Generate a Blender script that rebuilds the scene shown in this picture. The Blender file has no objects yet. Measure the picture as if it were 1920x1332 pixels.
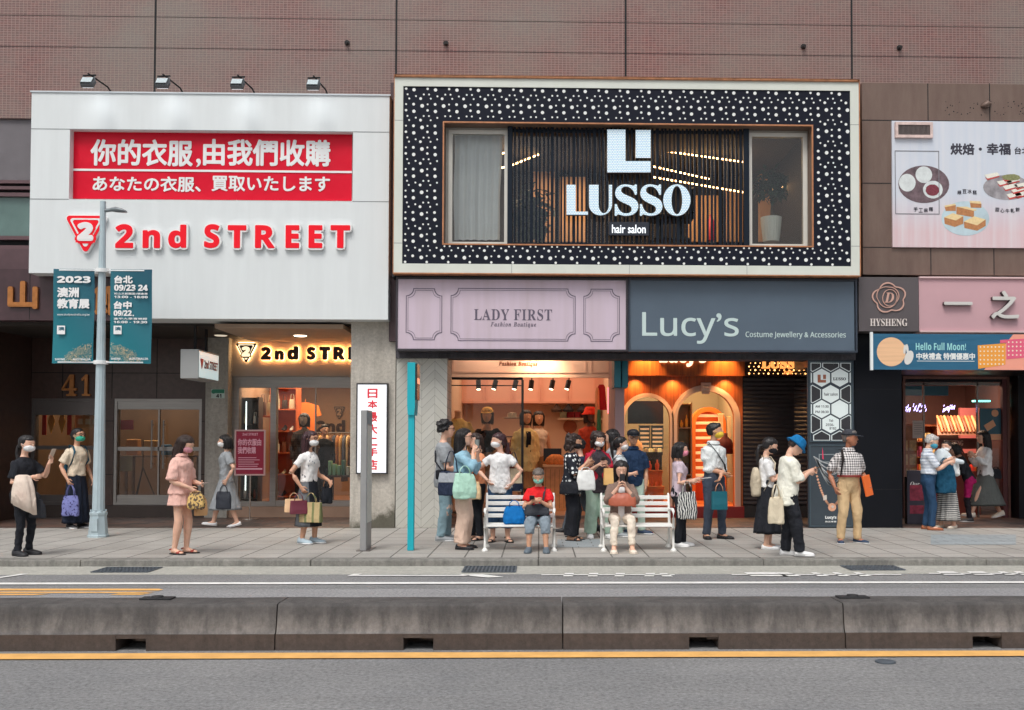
import bpy, bmesh, math, random
import numpy as np
from mathutils import Vector, Matrix, noise
random.seed(7)
PI = math.pi
S = bpy.context.scene
COL = S.collection

# ---------------------------------------------------------------- camera
CAMZ = 1.64
YAW, PITCH, ROLL = 0.0243, 0.028, 0.002
SHX, SHY = -0.05, 0.0583
cam_d = bpy.data.cameras.new('camera')
cam_d.lens = 35; cam_d.sensor_width = 36; cam_d.shift_x = SHX; cam_d.shift_y = SHY
cam_d.clip_end = 3000
cam = bpy.data.objects.new('camera', cam_d); COL.objects.link(cam)
CM = (Matrix.Translation((0, 0, CAMZ)) @ Matrix.Rotation(-YAW, 4, 'Z') @
      Matrix.Rotation(PI/2 + PITCH, 4, 'X') @ Matrix.Rotation(ROLL, 4, 'Z'))
cam.matrix_world = CM
S.camera = cam
FPX = 1920*35/36.0
def ray(px, py):
    u = (px - (960 - SHX*1920))/FPX
    v = -(py - (666 + SHY*1920))/FPX
    return (CM.to_3x3() @ Vector((u, v, -1)))
def P(px, py, Y):
    d = ray(px, py); t = Y/d.y
    return Vector((d.x*t, Y, CAMZ + d.z*t))
def G(px, py, z=0.09):
    d = ray(px, py); t = (z - CAMZ)/d.z
    return Vector((d.x*t, d.y*t, z))
def R(x0, y0, x1, y1, Y):
    """pixel rectangle -> (x0, z0, x1, z1) metres on the vertical plane at depth Y"""
    ym = (y0+y1)/2; xm = (x0+x1)/2
    return (P(x0, ym, Y).x, P(xm, y1, Y).z, P(x1, ym, Y).x, P(xm, y0, Y).z)

# ---------------------------------------------------------------- light
SUN_EL, SUN_AZ = math.radians(58), math.radians(200)
W = bpy.data.worlds.new('World'); S.world = W; W.use_nodes = True
wn = W.node_tree.nodes; wl = W.node_tree.links
sky = wn.new('ShaderNodeTexSky'); sky.sky_type = 'NISHITA'; sky.sun_disc = False
sky.sun_elevation = SUN_EL; sky.sun_rotation = SUN_AZ
sky.air_density = 1.0; sky.dust_density = 4.0; sky.ozone_density = 1.0
hs = wn.new('ShaderNodeHueSaturation'); hs.inputs['Saturation'].default_value = 0.3
wl.new(sky.outputs[0], hs.inputs['Color']); wl.new(hs.outputs[0], wn['Background'].inputs[0])
wn['Background'].inputs[1].default_value = 0.135
sd = bpy.data.lights.new('sun', 'SUN'); sd.energy = 1.5; sd.angle = math.radians(24); sd.color = (1, .96, .9)
so = bpy.data.objects.new('sun', sd); COL.objects.link(so)
sdir = Vector((math.sin(SUN_AZ)*math.cos(SUN_EL), math.cos(SUN_AZ)*math.cos(SUN_EL), math.sin(SUN_EL)))
so.rotation_euler = sdir.to_track_quat('Z', 'Y').to_euler(); so.location = (0, -10, 30)
S.view_settings.view_transform = 'Standard'; S.view_settings.look = 'None'
S.view_settings.gamma = 1; S.view_settings.exposure = 0.0
cy = S.cycles
cy.use_adaptive_sampling = True; cy.adaptive_threshold = 0.03; cy.adaptive_min_samples = 24
cy.use_denoising = True
cy.max_bounces = 7; cy.diffuse_bounces = 4; cy.glossy_bounces = 3; cy.transmission_bounces = 4; cy.transparent_max_bounces = 12
cy.sample_clamp_indirect = 4; cy.caustics_reflective = False; cy.caustics_refractive = False

def lamp(name, kind, loc, energy, col=(1, .62, .33), size=.5, size_y=None, rot=(0, 0, 0), angle=None):
    d = bpy.data.lights.new(name, kind); d.energy = energy; d.color = col
    if kind == 'AREA':
        d.size = size
        if size_y: d.shape = 'RECTANGLE'; d.size_y = size_y
    else:
        d.shadow_soft_size = size
        if kind == 'SPOT': d.spot_size = angle or 1.6; d.spot_blend = .9
    o = bpy.data.objects.new(name, d); COL.objects.link(o); o.location = loc; o.rotation_euler = rot
    return o

# ---------------------------------------------------------------- materials
def lin(c):
    c = c/255.0
    return c/12.92 if c <= .04045 else ((c+.055)/1.055)**2.4
GAIN = 0.85
def A(r, g, b, gain=GAIN):
    """albedo that shows as about this sRGB value under the daylight"""
    return tuple(min(.88, max(.004, lin(v)/gain)) for v in (r, g, b))
MATS = {}
def nt(name):
    m = bpy.data.materials.new(name); m.use_nodes = True
    t = m.node_tree; b = t.nodes['Principled BSDF']
    return m, t, b
def N(t, typ, **kw):
    n = t.nodes.new('ShaderNode'+typ)
    for k, v in kw.items():
        if k in n.inputs: n.inputs[k].default_value = v
        else: setattr(n, k, v)
    return n
def mixc(t, fac, a, b, mode='MIX'):
    n = t.nodes.new('ShaderNodeMix'); n.data_type = 'RGBA'; n.blend_type = mode
    for s, v in ((n.inputs[0], fac), (n.inputs[6], a), (n.inputs[7], b)):
        if hasattr(v, 'links') or isinstance(v, bpy.types.NodeSocket): t.links.new(v, s)
        else: s.default_value = v if not isinstance(v, tuple) or len(v) == 4 else (*v, 1)
    return n.outputs[2]
def ramp(t, src, p0, p1, c0=(0, 0, 0), c1=(1, 1, 1)):
    n = t.nodes.new('ShaderNodeValToRGB'); t.links.new(src, n.inputs[0])
    n.color_ramp.elements[0].position = p0; n.color_ramp.elements[1].position = p1
    n.color_ramp.elements[0].color = (*c0, 1); n.color_ramp.elements[1].color = (*c1, 1)
    return n.outputs[0]
def coords(t, scale=(1, 1, 1), rot=(0, 0, 0), loc=(0, 0, 0)):
    tc = t.nodes.new('ShaderNodeTexCoord'); mp = t.nodes.new('ShaderNodeMapping')
    mp.inputs['Scale'].default_value = scale; mp.inputs['Rotation'].default_value = rot; mp.inputs['Location'].default_value = loc
    t.links.new(tc.outputs['Object'], mp.inputs[0]); return mp.outputs[0]
def bumpn(t, b, h, strength, dist=.01):
    n = N(t, 'Bump', Strength=strength, Distance=dist); t.links.new(h, n.inputs['Height']); t.links.new(n.outputs[0], b.inputs['Normal'])
def mat(name, col, rough=.6, metal=0.0, var=0.0, vs=2.0, bump=0.0, bs=60.0, emit=0.0, ecol=None, spec=.5, stretch=(1, 1, 1), coat=0, sheen=0):
    key = (name, col, rough, metal, var, vs, bump, bs, emit, ecol)
    if key in MATS: return MATS[key]
    m, t, b = nt(name)
    b.inputs['Base Color'].default_value = (*col, 1); b.inputs['Roughness'].default_value = rough
    b.inputs['Metallic'].default_value = metal; b.inputs['Specular IOR Level'].default_value = spec
    if coat: b.inputs['Coat Weight'].default_value = coat
    if sheen: b.inputs['Sheen Weight'].default_value = sheen
    if var or bump:
        v = coords(t, stretch)
    if var:
        n1 = N(t, 'TexNoise', Scale=vs, Detail=5.0, Roughness=.6); t.links.new(v, n1.inputs['Vector'])
        f = ramp(t, n1.outputs['Fac'], .3, .7)
        c = mixc(t, f, tuple(x*(1-var) for x in col), tuple(min(.95, x*(1+var*.8)) for x in col))
        t.links.new(c, b.inputs['Base Color'])
    if bump:
        n2 = N(t, 'TexNoise', Scale=bs, Detail=3.0); t.links.new(v, n2.inputs['Vector'])
        bumpn(t, b, n2.outputs['Fac'], bump)
    if emit:
        b.inputs['Emission Color'].default_value = (*(ecol or col), 1); b.inputs['Emission Strength'].default_value = emit
    MATS[key] = m; return m
def glass(name='shop glass', tint=(.86, .9, .9), k=1.0):
    m, t, b = nt(name); t.nodes.remove(b)
    tr = N(t, 'BsdfTransparent', Color=(*tint, 1)); gl = N(t, 'BsdfGlossy', Roughness=0.0, Color=(1, 1, 1, 1))
    fr = N(t, 'Fresnel', IOR=1.5); mu = N(t, 'Math', operation='MULTIPLY'); mu.inputs[1].default_value = k
    mx = N(t, 'MixShader'); t.links.new(fr.outputs[0], mu.inputs[0]); t.links.new(mu.outputs[0], mx.inputs[0])
    t.links.new(tr.outputs[0], mx.inputs[1]); t.links.new(gl.outputs[0], mx.inputs[2])
    t.links.new(mx.outputs[0], t.nodes['Material Output'].inputs[0]); return m
def sep(t, v):
    n = t.nodes.new('ShaderNodeSeparateXYZ'); t.links.new(v, n.inputs[0]); return n.outputs
def math_(t, op, a, b=None, c=None):
    n = t.nodes.new('ShaderNodeMath'); n.operation = op
    for i, v in enumerate((a, b, c)):
        if v is None: continue
        if isinstance(v, bpy.types.NodeSocket): t.links.new(v, n.inputs[i])
        else: n.inputs[i].default_value = v
    return n.outputs[0]
def brickmat(name, w, h, mortar, c1, c2, cm, rough=.5, offset=.5, rotx=True, var=.25, vs=.6, bump=.3, tint=None, axis=None, spec=.5):
    """tiles on vertical (rotx) or horizontal surfaces"""
    m, t, b = nt(name)
    v = coords(t, (1, 1, 1), (PI/2, 0, 0) if rotx else (0, 0, axis or 0))
    br = N(t, 'TexBrick', offset=offset, squash=1.0); br.inputs['Scale'].default_value = 1
    br.inputs['Brick Width'].default_value = w; br.inputs['Row Height'].default_value = h
    br.inputs['Mortar Size'].default_value = mortar; br.inputs['Mortar Smooth'].default_value = .1
    br.inputs['Color1'].default_value = (*c1, 1); br.inputs['Color2'].default_value = (*c2, 1); br.inputs['Mortar'].default_value = (*cm, 1)
    br.inputs['Bias'].default_value = 0
    t.links.new(v, br.inputs['Vector'])
    n1 = N(t, 'TexNoise', Scale=vs, Detail=6.0, Roughness=.65); t.links.new(v, n1.inputs['Vector'])
    f = ramp(t, n1.outputs['Fac'], .32, .68)
    c = br.outputs['Color']
    if tint: c = mixc(t, f, c, mixc(t, .75, c, tint))
    c = mixc(t, f, c, mixc(t, 1.0, c, (1-var,)*3, 'MULTIPLY')) if not tint else mixc(t, .9, c, c)
    n3 = N(t, 'TexNoise', Scale=45.0, Detail=3.0); t.links.new(v, n3.inputs['Vector'])
    g = ramp(t, n3.outputs['Fac'], .3, .7, (.86,)*3, (1.1,)*3)
    c = mixc(t, 1.0, c, g, 'MULTIPLY')
    t.links.new(c, b.inputs['Base Color']); b.inputs['Roughness'].default_value = rough; b.inputs['Specular IOR Level'].default_value = spec
    inv = math_(t, 'SUBTRACT', 1.0, br.outputs['Fac'])
    if bump: bumpn(t, b, inv, bump, .004)
    return m

# ---------------------------------------------------------------- mesh building
def tag(o, label=None, cat=None, group=None, kind=None):
    if label: o['label'] = label
    if cat: o['category'] = cat
    if group: o['group'] = group
    if kind: o['kind'] = kind
    return o
WM = {}
def wm(o):
    m = WM.get(o.name)
    if m is None: m = o.matrix_basis.copy()
    if o.parent: m = wm(o.parent) @ m
    return m
def thing(name, label, cat, loc=(0, 0, 0), rz=0.0, group=None):
    o = bpy.data.objects.new(name, None); COL.objects.link(o)
    o.location = loc; o.rotation_euler = (0, 0, rz); o.empty_display_size = .1
    return tag(o, label, cat, group)
def frame_of(d, up=Vector((0, 0, 1))):
    d = Vector(d).normalized()
    s = up.cross(d)
    if s.length < 1e-4: s = Vector((0, 1, 0)).cross(d)
    s.normalize(); u = d.cross(s); return s, u, d
class MB:
    def __init__(self): self.v = []; self.f = []; self.mi = []; self.cur = 0
    def add(self, vs, fs):
        n = len(self.v); self.v += [Vector(p) for p in vs]
        self.f += [tuple(i+n for i in f) for f in fs]; self.mi += [self.cur]*len(fs); return self
    def box(self, x0, y0, z0, x1, y1, z1, M=None):
        if x1 < x0: x0, x1 = x1, x0
        if y1 < y0: y0, y1 = y1, y0
        if z1 < z0: z0, z1 = z1, z0
        vs = [Vector(p) for p in ((x0,y0,z0),(x1,y0,z0),(x1,y1,z0),(x0,y1,z0),(x0,y0,z1),(x1,y0,z1),(x1,y1,z1),(x0,y1,z1))]
        if M: vs = [M @ p for p in vs]
        return self.add(vs, [(0,3,2,1),(4,5,6,7),(0,1,5,4),(1,2,6,5),(2,3,7,6),(3,0,4,7)])
    def rbox(self, x0, y0, z0, x1, y1, z1, b=.01, M=None):
        """box with chamfered edges"""
        bm = bmesh.new(); 
        r = bmesh.ops.create_cube(bm, size=1)
        for w in r['verts']:
            w.co = Vector(((x0+x1)/2+w.co.x*(x1-x0), (y0+y1)/2+w.co.y*(y1-y0), (z0+z1)/2+w.co.z*(z1-z0)))
        bmesh.ops.bevel(bm, geom=bm.edges[:], offset=b, segments=2, affect='EDGES', profile=.5)
        return self.bm(bm, M)
    def bm(self, bm, M=None):
        bm.verts.index_update()
        vs = [(M @ w.co) if M else w.co.copy() for w in bm.verts]
        fs = [tuple(w.index for w in f.verts) for f in bm.faces]; bm.free()
        return self.add(vs, fs)
    def loft(self, rings, caps=True, closed=True):
        n = len(rings[0]); vs = [p for r in rings for p in r]; fs = []
        m = n if closed else n-1
        for i in range(len(rings)-1):
            for j in range(m):
                k = (j+1) % n
                fs.append((i*n+j, i*n+k, (i+1)*n+k, (i+1)*n+j))
        if caps and closed:
            fs.append(tuple(range(n-1, -1, -1))); b = (len(rings)-1)*n; fs.append(tuple(range(b, b+n)))
        return self.add(vs, fs)
    def tube(self, pts, rad, seg=8, caps=True, up=Vector((0, 0, 1)), round_=False):
        pts = [Vector(p) for p in pts]; n = len(pts)
        if not isinstance(rad, list): rad = [rad]*n
        rad = [r if isinstance(r, (list, tuple)) else (r, r) for r in rad]
        if round_:
            d0 = (pts[0]-pts[1]).normalized(); d1 = (pts[-1]-pts[-2]).normalized()
            r0, r1 = rad[0], rad[-1]; m0 = min(r0); m1 = min(r1)
            pts = [pts[0]+d0*m0*.95, pts[0]+d0*m0*.6] + pts + [pts[-1]+d1*m1*.6, pts[-1]+d1*m1*.95]
            rad = [(r0[0]*.3, r0[1]*.3), (r0[0]*.8, r0[1]*.8)] + rad + [(r1[0]*.8, r1[1]*.8), (r1[0]*.3, r1[1]*.3)]
            n += 4
        rings = []
        ps = None
        for i in range(n):
            d = pts[min(i+1, n-1)]-pts[max(i-1, 0)]
            s, u, d = frame_of(d, up)
            if ps is not None and s.dot(ps) < 0 and up.cross(d).length < .2: s, u = -s, -u
            ps = s
            rings.append([pts[i]+s*(rad[i][0]*math.cos(2*PI*k/seg))+u*(rad[i][1]*math.sin(2*PI*k/seg)) for k in range(seg)])
        return self.loft(rings, caps)
    def cyl(self, p0, p1, r, seg=16): return self.tube([p0, p1], r, seg)
    def ell(self, c, rx, ry, rz, seg=14, rings=9, M=None):
        c = Vector(c); R_ = []
        for i in range(rings+1):
            a = -PI/2*.96 + PI*.96*i/rings
            r = math.cos(a)
            R_.append([c+Vector((rx*r*math.cos(2*PI*k/seg), ry*r*math.sin(2*PI*k/seg), rz*math.sin(a))) for k in range(seg)])
        if M: R_ = [[M @ p for p in q] for q in R_]
        return self.loft(R_)
    def lathe(self, c, prof, seg=24):
        c = Vector(c)
        return self.loft([[c+Vector((r*math.cos(2*PI*k/seg), r*math.sin(2*PI*k/seg), z)) for k in range(seg)] for r, z in prof])
    def prism(self, poly, Y0, Y1, M=None):
        """polygon of (x, z) extruded from depth Y0 to Y1"""
        a = [Vector((x, Y0, z)) for x, z in poly]; b = [Vector((x, Y1, z)) for x, z in poly]
        if M: a = [M @ p for p in a]; b = [M @ p for p in b]
        n = len(poly); vs = a+b
        fs = [tuple(range(n)), tuple(range(2*n-1, n-1, -1))]+[(j, n+j, n+(j+1) % n, (j+1) % n) for j in range(n)]
        return self.add(vs, fs)
    def ringprism(self, outer, inner, Y0, Y1):
        """frame between two polygons with the same vertex count"""
        n = len(outer)
        vs = [Vector((x, Y, z)) for Y in (Y0, Y1) for poly in (outer, inner) for x, z in poly]
        fs = []
        for j in range(n):
            k = (j+1) % n
            fs += [(j, k, n+k, n+j), (2*n+j, 3*n+j, 3*n+k, 2*n+k), (j, 2*n+j, 2*n+k, k), (n+j, n+k, 3*n+k, 3*n+j)]
        return self.add(vs, fs)
    def rframe(self, r, w, Y0, Y1):
        """rectangular frame inside r=(x0,z0,x1,z1) of width w"""
        x0, z0, x1, z1 = r
        return self.ringprism([(x0,z0),(x1,z0),(x1,z1),(x0,z1)], [(x0+w,z0+w),(x1-w,z0+w),(x1-w,z1-w),(x0+w,z1-w)], Y0, Y1)
    def build(self, name, m, parent=None, smooth=False, label=None, loc=None):
        vs = self.v
        me = bpy.data.meshes.new(name)
        o = bpy.data.objects.new(name, me)
        if parent is not None:
            I = wm(parent).inverted(); vs = [I @ p for p in vs]; o.parent = parent
        else:
            if loc is None:
                xs = [p.x for p in vs]; ys = [p.y for p in vs]
                loc = Vector(((min(xs)+max(xs))/2, (min(ys)+max(ys))/2, min(p.z for p in vs)))
            else: loc = Vector(loc)
            vs = [p-loc for p in vs]; o.location = loc
        me.from_pydata(vs, [], self.f)
        ms = m if isinstance(m, (list, tuple)) else [m]
        for q in ms: me.materials.append(q)
        if len(ms) > 1: me.polygons.foreach_set('material_index', self.mi)
        bm = bmesh.new(); bm.from_mesh(me); bmesh.ops.recalc_face_normals(bm, faces=bm.faces); bm.to_mesh(me); bm.free()
        if smooth:
            me.polygons.foreach_set('use_smooth', [True]*len(me.polygons))
            if smooth is not True:
                try: me.set_sharp_from_angle(angle=math.radians(smooth))
                except Exception: pass
        me.update(); COL.objects.link(o)
        if label: o['label'] = label
        return o
def struct(mb, name, m): return tag(mb.build(name, m), kind='structure')
def copy_tree(o, parent=None):
    c = o.copy(); COL.objects.link(c)
    if parent is not None: c.parent = parent
    for ch in [x for x in COL.objects if x.parent == o]: copy_tree(ch, c)
    return c

# ---------------------------------------------------------------- lettering
def mathabc(s, up, lo, dig=None):
    r = ''
    for c in s:
        if 'A' <= c <= 'Z': r += chr(up+ord(c)-65)
        elif 'a' <= c <= 'z': r += chr(lo+ord(c)-97)
        elif dig and '0' <= c <= '9': r += chr(dig+ord(c)-48)
        else: r += c
    return r
def serifb(s): return mathabc(s, 0x1D400, 0x1D41A, 0x1D7CE)
def sansb(s): return mathabc(s, 0x1D5D4, 0x1D5EE, 0x1D7EC)
def sans(s): return mathabc(s, 0x1D5A0, 0x1D5BA, 0x1D7E2)
def italb(s): return mathabc(s, 0x1D468, 0x1D482)
def glyphs(body, spacing=1.0, res=3):
    c = bpy.data.curves.new('lettering', 'FONT'); c.body = body; c.size = 1; c.resolution_u = res; c.space_character = spacing; c.extrude = .5
    o = bpy.data.objects.new('lettering', c); me = bpy.data.meshes.new_from_object(o)
    vs = [v.co.copy() for v in me.vertices]; fs = [tuple(p.vertices) for p in me.polygons]
    bpy.data.objects.remove(o); bpy.data.curves.remove(c); bpy.data.meshes.remove(me)
    return vs, fs
def letters(mb, body, r, Y, depth=.004, bold=0.0, spacing=1.0, res=3, M=None, keep=None):
    """lettering filling the rectangle r on the plane Y facing the street, 'depth' proud of it; keep=(anchor) keeps aspect"""
    vs, fs = glyphs(body, spacing, res)
    x0 = min(p.x for p in vs); x1 = max(p.x for p in vs); y0 = min(p.y for p in vs); y1 = max(p.y for p in vs)
    rx0, rz0, rx1, rz1 = r
    sx = (rx1-rx0-2*bold)/(x1-x0); sz = (rz1-rz0-2*bold)/max(1e-6, y1-y0)
    if keep: sx = sz = min(sx, sz)
    ox = rx0+bold if keep != 'c' else (rx0+rx1)/2-(x1-x0)*sx/2
    offs = [(0, 0)]
    if bold: offs += [(bold*math.cos(k*PI/4), bold*math.sin(k*PI/4)) for k in range(8)]
    for i, (dx, dz) in enumerate(offs):
        e = .0003*i
        q = [Vector((ox+(p.x-x0)*sx+dx, Y-(p.z+.5)*(depth-e), rz0+bold+(p.y-y0)*sz+dz)) for p in vs]
        if M: q = [M @ p for p in q]
        mb.add(q, fs)
    return mb
def disc(cx, cz, r, n=20, a0=0.0): return [(cx+r*math.cos(a0+2*PI*k/n), cz+r*math.sin(a0+2*PI*k/n)) for k in range(n)]
# ================================================================ SETTING
GU = 0.82
def U(r, g, b): return A(r, g, b, GU)
YK, YB, YS = 13.24, 18.1, 20.8
ZS = 0.09
def asphalt(name, base, dark, speck=1.0):
    m, t, b = nt(name); v = coords(t)
    n1 = N(t, 'TexNoise', Scale=.5, Detail=6.0, Roughness=.7); n2 = N(t, 'TexNoise', Scale=30.0, Detail=6.0, Roughness=.8); n3 = N(t, 'TexVoronoi', Scale=34.0)
    vs_ = coords(t, (.25, 3.0, 1)); n4 = N(t, 'TexNoise', Scale=1.6, Detail=5.0, Roughness=.7)
    for n in (n1, n2, n3): t.links.new(v, n.inputs['Vector'])
    t.links.new(vs_, n4.inputs['Vector'])
    c = mixc(t, ramp(t, n1.outputs['Fac'], .3, .7), dark, base)
    c = mixc(t, ramp(t, n4.outputs['Fac'], .35, .62, (.5,)*3, (0,)*3), c, tuple(x*.68 for x in base))
    vd = coords(t, (.4, .55, 1)); nd = N(t, 'TexNoise', Scale=1.4, Detail=5.0); t.links.new(vd, nd.inputs['Vector']); cr = N(t, 'TexVoronoi', feature='DISTANCE_TO_EDGE', Scale=.7); t.links.new(mixc(t, .35, vd, nd.outputs['Color']), cr.inputs['Vector'])
    c = mixc(t, ramp(t, cr.outputs['Distance'], .0, .003, (.10,)*3, (0,)*3), c, tuple(x*.4 for x in base))
    c = mixc(t, 1.0, c, ramp(t, n2.outputs['Fac'], .3, .7, (.45,)*3, (1.5,)*3), 'MULTIPLY')
    c = mixc(t, ramp(t, n3.outputs['Distance'], .1, .2, (.45*speck,)*3, (0,)*3), c, (.42, .41, .4))
    t.links.new(c, b.inputs['Base Color']); b.inputs['Roughness'].default_value = .8; b.inputs['Specular IOR Level'].default_value = .3
    bumpn(t, b, n2.outputs['Fac'], .5, .01); return m
M_ASPH = asphalt('asphalt', U(136, 136, 136), U(112, 113, 115))
M_ASPH2 = asphalt('bus lane asphalt', U(146, 146, 147), U(132, 132, 135), .6)
def concrete(name, base, dark, stain=.5, vstreak=True, topdark=None):
    m, t, b = nt(name); v = coords(t); v2 = coords(t, (3.5, 3.5, .5))
    n1 = N(t, 'TexNoise', Scale=1.3, Detail=7.0, Roughness=.7); n2 = N(t, 'TexNoise', Scale=2.0, Detail=5.0, Roughness=.65); n3 = N(t, 'TexNoise', Scale=20.0, Detail=7.0, Roughness=.8)
    t.links.new(v, n1.inputs['Vector']); t.links.new(v2, n2.inputs['Vector']); t.links.new(v, n3.inputs['Vector'])
    c = mixc(t, ramp(t, n1.outputs['Fac'], .3, .7), base, mixc(t, stain, base, dark))
    c = mixc(t, ramp(t, n2.outputs['Fac'], .42, .66, (0,)*3, (stain,)*3), c, dark)
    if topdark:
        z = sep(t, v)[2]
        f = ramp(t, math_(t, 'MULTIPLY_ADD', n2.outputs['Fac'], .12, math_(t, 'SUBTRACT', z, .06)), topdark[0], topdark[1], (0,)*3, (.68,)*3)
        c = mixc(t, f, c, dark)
    c = mixc(t, 1.0, c, ramp(t, n3.outputs['Fac'], .25, .75, (.62,)*3, (1.25,)*3), 'MULTIPLY')
    t.links.new(c, b.inputs['Base Color']); b.inputs['Roughness'].default_value = .85
    bumpn(t, b, n3.outputs['Fac'], .5, .008); return m
M_KERB = concrete('kerb concrete', U(140, 138, 132), U(92, 91, 88), .6)
M_GUT = concrete('gutter concrete', U(172, 171, 163), U(140, 140, 134), .35)
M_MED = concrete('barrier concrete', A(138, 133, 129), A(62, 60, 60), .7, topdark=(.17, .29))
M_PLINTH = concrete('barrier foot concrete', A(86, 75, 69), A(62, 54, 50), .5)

gm = MB(); gm.box(-400, -300, -.3, 400, 500, -.012); struct(gm, 'ground', M_ASPH)
g2 = MB(); g2.add([(-60,-20,0),(60,-20,0),(60,12.45,0),(-60,12.45,0)], [(0,1,2,3)]); struct(g2, 'road', M_ASPH)
g3 = MB(); g3.add([(-60,8.1,.004),(60,8.1,.004),(60,11.2,.004),(-60,11.2,.004)], [(0,1,2,3)]); struct(g3, 'bus_lane', M_ASPH2)
g4 = MB(); g4.box(-60, 12.45, -.01, 60, YK, .005); struct(g4, 'gutter', M_GUT)
g5 = MB()
x = -60.0
while x < 60:
    g5.rbox(x, YK, -.02, x+2.996, YK+.26, ZS+.002, .018); x += 3.0
struct(g5, 'kerb', M_KERB)
pav = brickmat('pavement slabs', .5, .6, .011, U(166, 163, 158), U(157, 154, 149), U(92, 90, 86), .8, 0.0, False, .16, .8, .4)
t = pav.node_tree; bs_ = t.nodes['Principled BSDF']; src = bs_.inputs['Base Color'].links[0].from_socket; v = coords(t); vo = N(t, 'TexVoronoi', Scale=3.2); t.links.new(v, vo.inputs['Vector']); nz = N(t, 'TexNoise', Scale=.9, Detail=6.0, Roughness=.7); t.links.new(v, nz.inputs['Vector'])
c = mixc(t, ramp(t, vo.outputs['Distance'], .05, .09, (.5,)*3, (0,)*3), src, U(84, 82, 80)); t.links.new(mixc(t, ramp(t, nz.outputs['Fac'], .5, .72, (0,)*3, (.45,)*3), c, U(116, 112, 106)), bs_.inputs['Base Color'])
g6 = MB(); g6.box(-60, YK+.26, -.02, 60, 30, ZS); struct(g6, 'pavement', pav)
arc = brickmat('arcade tiles', .42, .3, .012, A(120, 92, 82, 1), A(64, 62, 64, 1), A(120, 112, 104, 1), .45, .5, False, .3, .9, .3)
g7 = MB(); g7.box(-14, YB+.02, ZS-.02, 14, YS+.1, ZS+.004); struct(g7, 'arcade_floor', arc)
# patches of newer blue-grey slabs
pm = brickmat('blue slab patch', .45, .22, .008, U(152, 160, 164), U(140, 148, 152), U(108, 108, 106), .8, .5, False, .1, .8, .3)
pt = MB()
for (a, b2, c, d) in ((1045, 1012, 1130, 1027), (1745, 1003, 1905, 1022)):
    q = [G(a, d), G(c, d), G(c, b2), G(a, b2)]
    pt.add([(p.x, p.y, ZS+.004) for p in q], [(0,1,2,3)])
struct(pt, 'pavement_patch', pm)
# road paint
M_WPAINT = mat('white road paint', U(222, 221, 215), .7, var=.18, vs=6, bump=.1)
M_YPAINT = mat('yellow road paint', U(238, 168, 98), .7, var=.16, vs=5, bump=.1)
def paint(name, quads, m, z=.009):
    b = MB()
    for q in quads: b.add([(p.x, p.y, z) for p in q], [tuple(range(len(q)))])
    return struct(b, name, m)
yl = 7.71
paint('yellow_line', [[Vector((-60, yl-.1, 0)), Vector((60, yl-.1, 0)), Vector((60, yl+.1, 0)), Vector((-60, yl+.1, 0))]], M_YPAINT)
yw = 11.64
paint('white_line', [[Vector((-60, yw-.075, 0)), Vector((60, yw-.075, 0)), Vector((60, yw+.075, 0)), Vector((-60, yw+.075, 0))]], M_WPAINT)
def gq(*pp): return [G(x, y, .009) for x, y in pp]
wq = [gq((651,1080),(664,1080),(680,1076),(664,1076)), gq((664,1080),(880,1080),(880,1078.2),(672,1078.2)), gq((880,1080),(915,1083),(945,1082),(905,1077),(860,1077)), gq((0,1084),(55,1076),(40,1076),(0,1082))]
for x0, x1 in ((1015, 1330),):
    wq.append(gq((x0,1078.6),(1265,1078.6),(1265,1077.2),(x0,1077.2)))
    for xa in (1056, 1102, 1152, 1208): wq.append(gq((xa,1081),(xa+18,1081),(xa+20,1074.6),(xa+3,1074.6)))
    wq.append(gq((1242,1081),(1262,1081),(1250,1075),(1236,1075)))
wq.append(gq((1372,1078),(1690,1078),(1690,1076.6),(1372,1076.6)))
for xa, w in ((1395, 70), (1455, 34), (1520, 22), (1560, 22), (1600, 22)): wq.append(gq((xa+14,1080.5),(xa+w+14,1080.5),(xa+w-12,1073.4),(xa,1073.4)))
wq.append(gq((1742,1076),(1925,1076),(1925,1074.6),(1742,1074.6)))
for xa, w in ((1755, 40), (1812, 38), (1870, 20), (1900, 20)): wq.append(gq((xa+16,1078),(xa+w+16,1078),(xa+w-8,1071.5),(xa,1071.5)))
paint('road_lettering', wq, M_WPAINT)
paint('yellow_lettering', [gq((-60,1107.4),(298,1107.4),(306,1105.6),(298,1104),(-60,1104)), gq((-60,1112),(270,1112),(292,1110),(-60,1109.4)), gq((-60,1116),(62,1116),(96,1113.6),(-60,1113.4)), gq((205,1115.6),(262,1115.6),(284,1113),(222,1113))], M_YPAINT)
# grates and covers
M_IRON = mat('cast iron', A(88, 96, 104), .6, .3, var=.3, vs=8)
def grate(px0, px1, py0, py1, label):
    o = thing('drain_grate', label, 'drain grate', G((px0+px1)/2, (py0+py1)/2, .005), group='drain grates in the gutter')
    a = G(px0, (py0+py1)/2, .005); c = G(px1, (py0+py1)/2, .005); yb = G(px0, py1, .005).y; yt = G(px0, py0, .005).y
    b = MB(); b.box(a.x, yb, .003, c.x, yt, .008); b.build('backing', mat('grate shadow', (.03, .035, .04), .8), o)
    b = MB(); n = max(6, int((c.x-a.x)/.045))
    for i in range(n+1):
        x = a.x+(c.x-a.x)*i/n; b.box(x-.011, yb, .009, x+.011, yt, .017)
    for k in range(5):
        y = yb+(yt-yb)*k/4; b.box(a.x, y-.011, .0085, c.x, y+.011, .0165)
    b.build('bars', M_IRON, o)
grate(186, 290, 1065, 1074, 'iron drain grate in the gutter below the woman in the pink dress')
grate(870, 967, 1063, 1074, 'iron drain grate in the gutter in front of the left bench')
grate(1586, 1686, 1062, 1070, 'iron drain grate in the gutter below the man in the checked shirt')
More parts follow.
